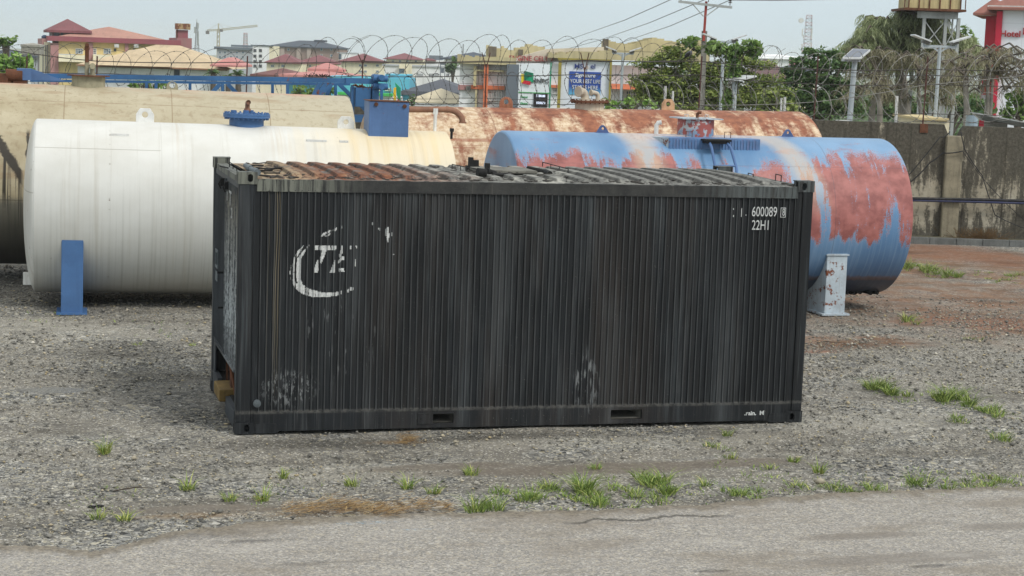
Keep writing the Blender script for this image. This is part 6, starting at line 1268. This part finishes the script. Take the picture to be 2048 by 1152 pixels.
b = BG('house', 'small distant house with blue grey roof right of the brown roof', 'house', 1590, 260); b.box('wall', 1570, 140, 1625, 400, M_CREAM, .5, 9); b.roof(1560, 130, 1632, 141, R_DARK, 0, 10); b.box('chimney', 1582, 118, 1598, 131, M_PINK, 3, 5)
# water tower on the right
b = BG('water_tower', 'rusty cream sectional water tank on a tall steel tower beside the drooping tree', 'water tower', 1865, 62, py=120); M_TKC = paint('tank_cream', c(190, 174, 128), .7, .2, 1.2, .6, c(96, 70, 50), .3, rust=.2)
x0, z0, x1, z1 = b.rect(1818, -18, 1922, 17, 0); mb = MB(); mb.box(x0, 0, z0, x1, 1.7, z1); mb.build('tank_body', M_TKC, b.o)
for i in range(6): xx = x0+(x1-x0)*i/5; mb = MB(); mb.box(xx-.02, -.04, z0, xx+.02, -.001, z1); mb.build('tank_rib', M_RUSTY, b.o)
mb = MB(); mb.box(x0-.2, -.25, z0-.09, x1+.15, 1.95, z0-.01); 
for xx in (x0-.18, x1+.12):
    mb.bar((xx, -.2, z0), (xx, -.2, z1+.3), .03)
mb.build('tank_deck', M_RUSTY, b.o)
mb = MB(); mb.box(x0+.35, .05, z0-.34, x1-.05, .2, z0-.11); mb.box(x0+.35, 1.5, z0-.34, x1-.05, 1.65, z0-.11)
lx = (b.X(1889, 100), b.X(1915, 100), b.X(1846, 100))
for xx in lx:
    for yy in (.12, 1.58): mb.bar((xx, yy, 0), (xx, yy, z0-.3), .11, .11)
for k in range(7):
    za, zc_ = z0-.4-k*.95, z0-.4-(k+1)*.95
    for xa_, xb_ in ((lx[0], lx[1]), (lx[2], lx[0])): mb.bar((xa_, .1, za), (xb_, .1, zc_), .03); mb.bar((xb_, .1, za), (xa_, .1, zc_), .03); mb.bar((xa_, .1, zc_), (xb_, .1, zc_), .05)
mb.bar((x1-.1, .6, 0), (x1-.1, .6, z0), .05); mb.bar((x1-.35, .6, 0), (x1-.35, .6, z0), .05)
mb.build('tower_frame', M_STEEL, b.o)
# utility pole
b = BG('utility_pole', 'concrete utility pole with red steel extension and insulated crossarm', 'utility pole', 1403, 55, py=215); lean = -.0
p0, p1, p2 = b.l(1401, 300), b.l(1409, 62), b.l(1412, 3); mb = MB(); mb.bar((p0.x, 0, 0), (p1.x, 0, p1.z), .16, .12, (0, 1, 0)); mb.build('pole_shaft', M_CONC, b.o)
mb = MB(); a = b.l(1407.5, 62); mb.bar((a.x, -.1, a.z-.3), (p2.x, -.1, p2.z), .07, .09, (0, 1, 0)); mb.build('pole_extension', paint('red_oxide', c(156, 66, 58), .7, .2, 3, .2), b.o)
mb = MB(); a, c_ = b.l(1357, 3, -.18), b.l(1464, 15, -.18); mb.bar(a, c_, .06, .075); mb.bar(b.l(1386, 9, -.16), b.l(1407, 33, -.16), .03); mb.bar(b.l(1437, 14, -.16), b.l(1411, 33, -.16), .03); mb.build('crossarm', M_STEEL, b.o)
for px, py in ((1362, 1), (1417, 3), (1460, 10)):
    p = b.l(px, py, -.18); mb = MB(); mb.cyl((p.x, -.18, p.z-.02), (p.x, -.18, p.z+.2), .012, 6)
    for k in range(3): mb.cyl((p.x, -.18, p.z+.06+k*.05), (p.x, -.18, p.z+.09+k*.05), .075, 12, .03)
    mb.build('insulator', paint('brown_porcelain', c(74, 64, 60), .3), b.o)
def cable3(lab, pts_, r, nm='power_line', m=None):
    P = []
    for i in range(len(pts_)-1):
        a, c_ = PD(*pts_[i]), PD(*pts_[i+1]); 
        for k in range(8): P.append(a.lerp(c_, k/8))
    P.append(PD(*pts_[-1])); mb = MB(); mb.tube(P, r, 5); tag(mb.build(nm, m or M_CABLE, None), lab, 'power line', 'overhead power lines by the utility pole')
ML = paint('aluminium_line', c(118, 122, 124), .5)
cable3('topmost power line falling to the left from the crossarm', [(1362, -10, 55), (1250, 40, 70), (1150, 75, 95), (1080, 95, 130)], .014, m=ML)
cable3('middle power line falling to the left from the crossarm', [(1417, -4, 55), (1300, 45, 70), (1200, 80, 95), (1100, 107, 130)], .014, m=ML)
cable3('lowest power line falling to the left from the crossarm', [(1460, 0, 55), (1340, 52, 70), (1240, 86, 95), (1130, 118, 130)], .014, m=ML)
cable3('power line running level to the right at the picture top', [(1460, 0, 55), (1560, .5, 52), (1700, -2, 49)], .014, m=ML)
# crow on the wire
b = BG('bird', 'grey and black crow perched on the razor wire strand', 'bird', 1378, DW, zb=0, py=115); q = WMi @ (b.M @ Vector((0, 0, 0))); p = b.l(1377, 108); mb = MB()
mb.sphere((0, 0, 0), .055, 6, (1.9, .9, 1.)); o = mb.build('body', paint('crow_grey', c(84, 86, 92), .7), b.o, True); o.location = (p.x, .0, p.z); o.rotation_euler = (0, -R(42), 0)
mb = MB(); mb.sphere((0, 0, 0), .034, 6, (1.2, 1, 1)); mb.cyl((.03, 0, 0), (.075, 0, -.01), .012, 6, .002); h_ = mb.build('head', M_BLACK, b.o, True); h_.location = (p.x+.11, 0, p.z+.11)
mb = MB(); mb.bar((-.05, 0, -.05), (-.17, 0, -.16), .05, .015); h_ = mb.build('tail', M_BLACK, b.o); h_.location = (p.x, 0, p.z); mb = MB(); mb.sphere((0, -.03, -.005), .045, 6, (2., .5, .8)); h_ = mb.build('wing', M_BLACK, b.o, True); h_.location = (p.x-.02, 0, p.z-.01); h_.rotation_euler = (0, -R(42), 0)
mb = MB(); mb.cyl((p.x+.01, 0, p.z-.04), (p.x+.02, 0, b.Z(1379, 117)), .006, 5); mb.cyl((p.x+.05, 0, p.z-.02), (p.x+.05, 0, b.Z(1379, 117)), .006, 5); mb.build('leg', M_BLACK, b.o)
# solar lamps
M_POLE = paint('galvanised_pole', c(182, 190, 194), .45, .12, 2, .15, metal=.2); M_SOL = paint('solar_cells', c(96, 102, 116), .25, .15, 3); M_SOLF = paint('panel_frame', c(206, 208, 208), .4, .05)
def solar2(lab, px, ptop, pbot, half, D, lift=11):
    b = BG('solar_street_lamp', lab, 'street lamp', px, D, py=pbot); t = b.l(px, ptop); bt_ = b.l(px-5*(pbot-ptop)/150, pbot); h = half*b.mpp; up_ = lift*b.mpp
    mb = MB(); mb.cyl((t.x-.02, 0, 0), (t.x, 0, t.z), .055, 10, .045); mb.build('pole', M_POLE, b.o, 40)
    mb = MB(); mb.bar((t.x-h, 0, t.z), (t.x+h, 0, t.z), .06); mb.bar((t.x-h*.55, 0, t.z), (t.x, 0, t.z-h*.35), .035); mb.bar((t.x+h*.55, 0, t.z), (t.x, 0, t.z-h*.35), .035)
    for s_ in (-1, 1): mb.bar((t.x+s_*h, 0, t.z-.02), (t.x+s_*h, 0, t.z+up_), .05)
    mb.build('arm', M_POLE, b.o)
    for s_ in (-1, 1):
        x_ = t.x+s_*h; z_ = t.z+up_; A = Vector((x_-s_*h*.35, 0, z_-.04)); B_ = Vector((x_+s_*h*.75, 0, z_+h*.28)); mb = MB(); mb.bar(A, B_, .5, .035); mb.build('solar_panel', M_SOLF, b.o)
        mb = MB(); mb.bar(A+Vector((0, 0, -.05)), A.lerp(B_, .42)+Vector((0, 0, -.07)), .2, .06); mb.build('lamp_head', M_FRG, b.o)
solar2('twin arm solar street lamp standing before the stepped ochre parapet', 1246, 107, 210, 20, 60, 7)
solar2('twin arm solar street lamp rising from the vine covered tree', 1448, 84, 215, 24.5, 52, 8)
solar2('twin arm solar street lamp in front of the water tower legs', 1880, 93, 245, 32, 46, 12)
b = BG('solar_street_lamp', 'short solar lamp with one drooping panel half hidden by the green tree', 'street lamp', 1469, 50, py=215); t = b.l(1470, 160); mb = MB(); mb.cyl((t.x, 0, 0), (t.x, 0, t.z), .07, 10); mb.build('pole', M_POLE, b.o, 40); mb = MB(); mb.bar(b.l(1465, 160, -.3), b.l(1500, 152, .2), .5, .04); mb.build('solar_panel', M_SOLF, b.o); mb = MB(); mb.bar(b.l(1463, 162, -.3), b.l(1474, 159, -.1), .15, .05); mb.build('lamp_head', M_FRG, b.o)
b = BG('solar_street_lamp', 'leaning lamp post with a single big tilted solar panel on the wall', 'street lamp', 1698, DW+1.2, py=240, zb=-.2); t, bt_ = b.l(1710, 118), b.l(1698, 246); mb = MB(); mb.cyl((bt_.x-.05, 0, bt_.z-2.), (t.x, 0, t.z), .075, 12, .06); mb.build('pole', M_POLE, b.o, 40)
c4 = [b.l(1685, 115, -.35), b.l(1722, 115, -.35), b.l(1741, 99, .45), b.l(1706, 97, .45)]; mb = MB(); vs = [tuple(q) for q in c4]+[(q.x, q.y, q.z-.04) for q in c4]; mb.add(vs, [(0, 1, 2, 3), (7, 6, 5, 4), (0, 4, 5, 1), (1, 5, 6, 2), (2, 6, 7, 3), (3, 7, 4, 0)]); mb.build('panel_frame', M_SOLF, b.o)
cc = sum(c4, Vector())/4; mb = MB(); mb.add([tuple(cc+(q-cc)*.9+Vector((0, 0, .006))) for q in c4], [(0, 1, 2, 3)]); mb.build('solar_cells', M_SOL, b.o, norm=False)
x0, z0, x1, z1 = b.rect(1688, 116, 1720, 123, -.2); mb = MB(); mb.box(x0, -.25, z0, x1, .15, z1-.02); mb.build('battery_box', M_GREY, b.o); b.box('base_box', 1677, 241, 1700, 247, M_FRW, -.2, .2)
# things just over the wall on the right
b = BG('roof_sheets', 'pile of pale corrugated roofing sheets leaning over the wall at the right edge', 'roofing sheets', 2000, 44, py=240, zb=-.5)
mb = MB()
for k in range(5): p, q = b.l(1948+k*3, 226+k*3, k*.15), b.l(2075, 250+k*2, k*.1); mb.bar(p, q, .7, .03)
mb.build('sheet', M_STEEL, b.o); b.box('support', 1975, 243, 2010, 400, M_CONC, .1, .6)
b = BG('water_drum', 'pale blue drum tucked behind the pale roofing sheets', 'drum', 1952, 46, py=240, zb=-.5); mb = MB(); p, q = b.l(1942, 238), b.l(1942, 230); mb.cyl((p.x+.1, .3, 0), (p.x+.1, .3, q.z), .16, 16); mb.build('body', paint('pale_blue_plastic', c(150, 168, 180), .5), b.o, 40)
b = BG('shed', 'low yellowish shed roof just over the wall left of the notch', 'shed', 1860, 45, py=240, zb=-.5); b.box('wall', 1840, 240, 1894, 400, M_CREAM, .1, 3); b.box('roof', 1836, 236, 1898, 240.5, wallm('straw_render', 204, 186, 140), 0, 3.1)
# ------------------------------------------------------------------ trees
def m_fol(name, dk, md, lt, tr=.25):
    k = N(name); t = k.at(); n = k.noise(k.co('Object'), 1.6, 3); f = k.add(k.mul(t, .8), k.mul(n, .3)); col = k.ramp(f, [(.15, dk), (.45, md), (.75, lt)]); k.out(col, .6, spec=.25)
    tb = k.n('BsdfTranslucent', {'Color': k.mix(.35, col, c(150, 170, 40))}); ms = k.n('MixShader', {0: tr}); k.t.links.new(k.b.outputs[0], ms.inputs[1]); k.t.links.new(tb.outputs[0], ms.inputs[2])
    k.t.links.new(ms.outputs[0], [q for q in k.t.nodes if q.type == 'OUTPUT_MATERIAL'][0].inputs[0]); return k.m
F_GRN = m_fol('mid_green_leaves', c(56, 82, 46), c(92, 124, 66), c(140, 166, 96)); F_DRK = m_fol('dark_green_leaves', c(40, 62, 44), c(68, 98, 64), c(112, 140, 88)); F_BRT = m_fol('bright_green_leaves', c(64, 96, 42), c(100, 142, 62), c(160, 190, 110))
F_YEL = m_fol('yellow_green_leaves', c(70, 88, 48), c(114, 132, 70), c(160, 170, 98)); F_CAS = m_fol('grey_green_needles', c(72, 82, 58), c(124, 134, 98), c(170, 176, 136)); F_DRY = m_fol('dry_brown_needles', c(76, 72, 58), c(120, 114, 94), c(162, 154, 130))
M_BARK = paint('bark', c(104, 96, 86), .95, .3, 3, .4, c(60, 54, 46), .5, bump=.6); M_BARKL = paint('pale_bark', c(150, 144, 134), .9, .3, 2, .4, c(90, 84, 76), .5)
def leaf_cards(cent, axes, n, size, flat=.5, rng=RNG, asp=.5, hang=0.):
    """n leaf quads in an ellipsoid; cent (3), axes (3)"""
    u = rng.normal(size=(n, 3)); u /= np.linalg.norm(u, axis=1)[:, None]; r = rng.uniform(.35, 1.0, n)**.6; P = np.array(cent)+u*r[:, None]*np.array(axes)
    nr_ = rng.normal(size=(n, 3)); nr_[:, 2] += flat*2.2; nr_ /= np.linalg.norm(nr_, axis=1)[:, None]; d = rng.normal(size=(n, 3)); d[:, 2] -= hang*2.5; d -= nr_*(d*nr_).sum(1)[:, None]; d /= np.linalg.norm(d, axis=1)[:, None]; e_ = np.cross(nr_, d)
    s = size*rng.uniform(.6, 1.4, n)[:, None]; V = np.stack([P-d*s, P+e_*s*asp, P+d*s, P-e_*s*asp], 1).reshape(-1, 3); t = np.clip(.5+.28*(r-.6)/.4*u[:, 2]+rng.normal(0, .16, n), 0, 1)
    return V, t
def tree(lab, px, D, pyb, blobs, mat, size, dens, sub=.42, flat=.5, trunk=None, nm='tree', lean=0, tw=.16, zb=None, hang=0., asp=.5, gap=.25, bark=None, group=None, cat='tree', extra=None):
    """blobs: (px, py, rx px, ry px[, dy]) crown masses; each broken into smaller leaf clumps so sky shows through"""
    b = BG(nm, lab, cat, px, D, zb=zb, py=pyb, group=group); VV = []; TT = []; tips = []
    for q in blobs:
        bx, by, rx, ry = q[:4]; dy = q[4] if len(q) > 4 else 0; p = b.l(bx, by, dy); ax = (rx*b.mpp, rx*b.mpp*.8, ry*b.mpp)
        ns = max(4, int(7*(rx*ry)**.5/10*sub/.42)); 
        for _ in range(ns):
            u = RNG.normal(size=3); u /= np.linalg.norm(u); r = RNG.uniform(.2, .95); cp = np.array(p)+u*r*np.array(ax); k_ = RNG.uniform(.22, .45); sa = np.array(ax)*k_*np.array([1.15, 1.15, .8 if flat < .8 else .45])
            sa = np.maximum(sa, size*1.5); n = max(8, int(dens*(sa[0]*sa[2])/(size*size))); V, t = leaf_cards(cp, sa, n, size, flat, asp=asp, hang=hang); VV.append(V); TT.append(np.clip(t+RNG.normal(0, .10), 0, 1)); tips.append(Vector(cp))
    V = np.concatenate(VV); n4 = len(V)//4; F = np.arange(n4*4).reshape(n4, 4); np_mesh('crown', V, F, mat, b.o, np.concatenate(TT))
    t0 = b.l(trunk[0] if trunk else px, trunk[1] if trunk else pyb); tb = Vector((b.X(trunk[2], pyb) if trunk else t0.x, 0, 0)); mb = MB(); mid = tb.lerp(t0, .55)+Vector((.1, .05, 0)); mb.tube([tb, mid, t0], [tw, tw*.8, tw*.6], 9)
    for tp_ in random.sample(tips, min(len(tips), 16)):
        m_ = t0.lerp(tp_, .5)+Vector((0, 0, .08*(tp_-t0).length)); s_ = mid.lerp(t0, random.uniform(.3, 1)); mb.tube([s_, m_, tp_], [tw*.4, tw*.22, tw*.07], 5)
    mb.build('trunk', bark or M_BARK, b.o, 60); return b
tree('small papaya like tree standing above the others at the far left edge', 14, 70, 140, [(12, 84, 17, 6), (2, 80, 12, 6), (24, 82, 8, 4)], F_GRN, .13, 1.6, flat=.9, trunk=(11, 88, 10), tw=.07)
tree('bright green broad leaved tree at the left edge above the boom pivot', 20, 52, 150, [(10, 125, 26, 14), (38, 122, 20, 14), (55, 138, 14, 12), (5, 142, 22, 12), (30, 142, 20, 10)], F_BRT, .12, 1.8, flat=.5, trunk=(20, 140, 20), tw=.1)
for i, (px, py, s_, lab) in enumerate(((425, 143, 20, 'young palm left of the small red sign below the tan roof'), (475, 146, 22, 'bushy palm right of the tan roofed bungalow'), (455, 152, 16, 'low palm between two taller ones behind the boom'))):
    b = BG('palm_tree', lab, 'palm', px, 62, py=py); p = b.l(px, py+2); mb = MB(); r_ = s_*b.mpp; V = []; T_ = []
    for k in range(22):
        a = RNG.uniform(0, 2*PI); el = RNG.uniform(.1, 1.2); 
        for j in range(14):
            t = j/14; q = Vector((p.x+math.cos(a)*r_*t*math.cos(el), math.sin(a)*r_*t*math.cos(el), p.z+r_*(t*math.sin(el)-.7*t*t*.8)))
            for s2 in (-1, 1):
                dd = Vector((-math.sin(a)*s2, math.cos(a)*s2, -.5))*r_*.28*(1-.5*t); w_ = Vector((math.cos(a), math.sin(a), 0))*.014; V += [q-w_, q+w_, q+dd+w_*.3, q+dd-w_*.3]; T_.append(RNG.uniform(.2, .9))
    n4 = len(V)//4; np_mesh('fronds', np.array([tuple(v) for v in V]), np.arange(n4*4).reshape(n4, 4), F_DRK, b.o, T_); mb.tube([(p.x, 0, 0), (p.x+.03, 0, p.z)], [.12, .09], 8); mb.build('trunk', M_BARK, b.o)
tree('distant dark tree between the water tower stand and the ochre building', 905, 200, 155, [(908, 128, 11, 10), (905, 140, 9, 8), (898, 132, 8, 6)], F_DRK, .28, 1.5, trunk=(906, 140, 906), tw=.15)
tree('small rounded tree left of the blue flange behind the cream tank', 320, 60, 170, [(285, 168, 14, 7), (320, 170, 16, 8), (262, 170, 12, 6)], F_BRT, .1, 1.8, trunk=(300, 172, 300), tw=.07)
tree('green shrub showing through the lattice of the blue boom', 610, 55, 190, [(600, 182, 18, 9), (625, 185, 14, 8), (590, 190, 12, 8), (660, 180, 12, 6)], F_GRN, .1, 1.8, trunk=(610, 188, 610), tw=.06)
tree('green shrub in the gap between the cream and the rusty tank', 706, 50, 215, [(702, 212, 14, 8), (716, 216, 10, 8), (690, 220, 10, 8)], F_DRK, .1, 1.8, trunk=(706, 215, 706), tw=.06)
tree('conifer like shrub beside the beige canopy', 823, 60, 205, [(823, 198, 5, 10)], F_DRK, .07, 2., trunk=(823, 200, 823), tw=.05)
# layered green tree by the utility pole
tree('spreading green tree with flat layered branches around the utility pole', 1420, 60, 215,
     [(1345, 100, 26, 7), (1310, 122, 34, 6), (1372, 112, 26, 8), (1290, 155, 30, 6), (1330, 142, 34, 7), (1350, 165, 44, 9), (1300, 182, 36, 8), (1385, 135, 34, 10), (1400, 160, 44, 12), (1340, 200, 50, 12), (1420, 185, 60, 16), (1320, 208, 30, 8), (1400, 100, 18, 6), (1475, 150, 36, 14), (1500, 180, 50, 16), (1460, 205, 60, 10), (1540, 205, 40, 10), (1440, 130, 30, 12), (1570, 208, 24, 9), (1368, 85, 14, 5), (1530, 160, 40, 14), (1480, 120, 40, 12), (1520, 130, 34, 10), (1290, 200, 40, 14), (1290, 130, 30, 8), (1320, 155, 44, 12), (1300, 170, 44, 10), (1340, 185, 50, 14), (1350, 125, 36, 10), (1335, 112, 30, 7), (1560, 185, 34, 14), (1450, 105, 40, 8), (1430, 150, 60, 22), (1420, 190, 80, 22), (1500, 200, 60, 18), (1370, 190, 50, 18), (1380, 215, 80, 10)],
     F_YEL, .07, 2.8, sub=1.35, flat=.9, trunk=(1425, 190, 1425), tw=.2)
tree('darker tree filling in behind the layered tree left of the pole', 1360, 66, 215, [(1335, 175, 40, 14), (1300, 195, 34, 12), (1380, 190, 40, 14), (1355, 150, 26, 10)], F_DRK, .085, 2., sub=1., flat=.7, trunk=(1360, 195, 1360), tw=.16)
tree('low bright hedge bushes at the foot of the retail building', 1260, 50, 215, [(1225, 208, 22, 6), (1260, 206, 24, 7), (1295, 208, 20, 6), (1240, 212, 30, 5)], F_BRT, .08, 2., trunk=(1260, 212, 1260), tw=.05, cat='bush', nm='bush')
tree('leafy vine draped over the layered tree to the right of the pole', 1460, 50, 190, [(1440, 97, 22, 6), (1475, 98, 22, 7), (1505, 92, 20, 7), (1462, 110, 12, 12), (1465, 130, 10, 12), (1468, 148, 8, 10), (1510, 103, 9, 10), (1420, 93, 12, 5), (1385, 83, 16, 4), (1455, 200, 8, 14)], F_GRN, .10, 1.5, sub=.9, flat=.4, trunk=(1466, 130, 1464), tw=.05, nm='vine', cat='vine')
tree('rounded dark green tree left of the tilted solar panel', 1650, 62, 245, [(1625, 105, 24, 9), (1585, 140, 30, 12), (1590, 200, 50, 26), (1700, 215, 40, 24), (1660, 108, 30, 12), (1600, 122, 26, 9), (1640, 130, 46, 16), (1610, 155, 44, 16), (1660, 160, 50, 20), (1600, 185, 44, 20), (1650, 200, 60, 26), (1700, 180, 30, 26), (1620, 225, 60, 16), (1575, 165, 22, 10), (1690, 130, 22, 14)], F_DRK, .08, 2.2, sub=1.2, flat=.6, trunk=(1650, 215, 1650), tw=.2)
tree('yellow green small tree before the dark round tree', 1560, 56, 235, [(1545, 190, 26, 10), (1570, 215, 30, 12), (1530, 215, 20, 10)], F_YEL, .10, 1.7, sub=.8, flat=.8, trunk=(1555, 215, 1555), tw=.1)
tree('bright leafed tree at the right picture edge by the white hotel', 2030, 55, 245, [(2035, 200, 26, 18), (2050, 220, 26, 20), (2020, 225, 22, 16), (2060, 190, 20, 16)], F_GRN, .12, 1.8, trunk=(2035, 225, 2035), tw=.12)
tree('green tree seen between the water tower legs and the crimson column', 1930, 85, 200, [(1935, 78, 22, 8), (1945, 98, 24, 10), (1925, 62, 12, 5), (1915, 85, 14, 8), (1940, 120, 24, 12), (1885, 75, 16, 10), (1880, 95, 14, 8)], F_GRN, .14, 1.4, flat=.8, trunk=(1935, 130, 1935), tw=.14)
tree('dense dark tree low behind the water tower legs', 1900, 80, 240, [(1890, 200, 40, 20), (1930, 210, 40, 20), (1840, 215, 40, 22), (1800, 210, 40, 22), (1760, 215, 40, 22), (1960, 215, 30, 16)], F_DRK, .16, 1.6, sub=.7, flat=.4, trunk=(1900, 230, 1900), tw=.2)
# drooping casuarina: boughs carrying hanging needle strands
def casuarina(lab, D, px, pyb, boughs, mat, trunks, strand, nn, w_=.012, py=150, dens=1.):
    b = BG('casuarina_tree', lab, 'tree', px, D, py=py); V = []; T_ = []; lb = MB()
    for (x0, y0, x1, y1, dn) in boughs:
        dy0 = random.uniform(-1.2, 1.2); a, c_ = b.l(x0, y0, dy0), b.l(x1, y1, dy0+random.uniform(-1, 1)); m_ = a.lerp(c_, .5)+Vector((0, 0, .22*(c_-a).length)); lb.tube([a, m_, c_], [.04, .028, .01], 5); tk = min(trunks, key=lambda q_: abs(q_[2]-x0)); s0 = b.l(tk[2], tk[3]+random.uniform(0, 30)); lb.tube([Vector((s0.x, 0, s0.z)), s0.lerp(a, .5)+Vector((0, 0, .1)), a], [.035, .03, .03], 5)
        bt_ = float(np.clip(RNG.normal(.5, .2), .05, .95))
        for _ in range(int(nn*dn)):
            t = RNG.uniform(.0, 1); q = (a*(1-t)*(1-t)+m_*2*t*(1-t)+c_*t*t); az = RNG.uniform(0, 2*PI); L = strand*RNG.uniform(.5, 1.5); h = Vector((math.cos(az), math.sin(az), 0))
            p1 = q+h*L*.5+Vector((0, 0, L*RNG.uniform(-.05, .3))); p2 = p1+h*L*.25-Vector((0, 0, L*RNG.uniform(.3, .9)))
            for k in range(13):
                u = (k+RNG.uniform(0, 1))/13; o_ = q*(1-u)**2+p1*2*u*(1-u)+p2*u*u; l2 = .17*strand/.5*RNG.uniform(.5, 1.4); d2 = Vector((RNG.normal(0, .5), RNG.normal(0, .5), -1+RNG.normal(0, .25))).normalized()
                ww = Vector((RNG.normal(), RNG.normal(), 0)).normalized()*w_; e_ = o_+d2*l2+h*l2*.3
                V += [o_-ww*.6, o_+ww*.6, e_+ww*.25, e_-ww*.25]; T_.append(float(np.clip(bt_+RNG.normal(0, .18)+.25*(u-.5), 0, 1)))
    n4 = len(V)//4; np_mesh('crown', np.array([tuple(v) for v in V]), np.arange(n4*4).reshape(n4, 4), mat, b.o, T_); lb.build('limbs', M_BARK, b.o)
    for (xa, ya, xb, yb_, r_) in trunks: mb = MB(); p, q = b.l(xa, ya), b.l(xb, yb_); mb.tube([(p.x, 0, 0), (p.x, 0, p.z), (q.x, .1, q.z)], [r_*1.3, r_, r_*.5], 10); mb.build('trunk', M_BARKL, b.o, 60)
bo = []
rr2 = random.Random(4)
for _ in range(170):   # rounded head x 1700..1935, y 20..130
    cx_, cy_ = rr2.uniform(1708, 1935), 0; t = (cx_-1795)/80; top = 22+72*t*t if t < 0 else 20+24*t*t; cy_ = rr2.uniform(top+4, 130); s_ = -1 if cx_ < 1790 else 1; bo.append((cx_, cy_, cx_+s_*rr2.uniform(10, 28), cy_+rr2.uniform(-10, 6), 1))
casuarina('big drooping casuarina with grey green crown beside the water tower', 64, 1800, 240, bo, F_CAS, [(1800, 200, 1795, 60, .16), (1745, 215, 1770, 90, .12), (1760, 215, 1790, 110, .09)], .55, 42, .024)
bo = []
for _ in range(46):
    cx_ = rr2.uniform(1705, 1890); cy_ = rr2.uniform(105, 205); s_ = rr2.choice((-1, 1)); bo.append((cx_, cy_, cx_+s_*rr2.uniform(18, 42), cy_+rr2.uniform(-8, 6), rr2.uniform(.35, 1)))
casuarina('dry brown drooping casuarina hanging lower in front of the green grey one', 58, 1790, 240, bo, F_DRY, [(1760, 225, 1756, 150, .10), (1815, 225, 1810, 150, .12), (1842, 235, 1835, 130, .07)], .50, 22, .018)
bo = []
for _ in range(44):
    cx_ = rr2.uniform(1880, 2052); cy_ = rr2.uniform(90, 190) if cx_ > 1940 else rr2.uniform(105, 195); s_ = rr2.choice((-1, 1)); bo.append((cx_, cy_, cx_+s_*rr2.uniform(24, 52), cy_+rr2.uniform(-14, 8), rr2.uniform(.3, 1.)))
casuarina('sparse dead looking casuarina spreading across the crimson column and hotel front', 54, 1960, 240, bo, F_DRY, [(1934, 225, 1930, 130, .10), (1975, 215, 1978, 110, .07), (1983, 200, 1990, 120, .05)], .46, 16, .015)
# far wooded ground
VV = []; TT = []
for i in range(700):
    D = RNG.uniform(240, 900); px = RNG.uniform(-200, 2300); p = PD(px, 150, D); s_ = RNG.uniform(2.5, 5.5); z = ground_z(p.x, p.y)+s_*.7; V, t = leaf_cards((p.x, p.y, z), (s_, s_, s_*.8), 60, s_*.16, .4, asp=.8); VV.append(V); TT.append(t)
V = np.concatenate(VV); n4 = len(V)//4; tag(np_mesh('distant_trees', V, np.arange(n4*4).reshape(n4, 4), F_DRK, None, np.concatenate(TT)), 'scattered far off dark green trees between the houses of the town', 'trees', kind='stuff')
# ------------------------------------------------------------------ haze over the town
mb = MB(); mb.box(-2600, -450, -12.5, 2600, 3300, 34); hz = mb.build('haze'); tag(hz, 'thin pale haze lying over the yard and the town', 'haze', kind='stuff')
hm = bpy.data.materials.new('thin_haze'); hm.use_nodes = True; hn = hm.node_tree; hn.nodes.remove(hn.nodes['Principled BSDF']); pv = hn.nodes.new('ShaderNodeVolumePrincipled')
pv.inputs['Density'].default_value = .00028; pv.inputs['Color'].default_value = (.96, .985, 1, 1); pv.inputs['Anisotropy'].default_value = .0
hn.links.new(pv.outputs[0], [q for q in hn.nodes if q.type == 'OUTPUT_MATERIAL'][0].inputs['Volume']); hz.data.materials.append(hm)
SC.cycles.volume_bounces = 3
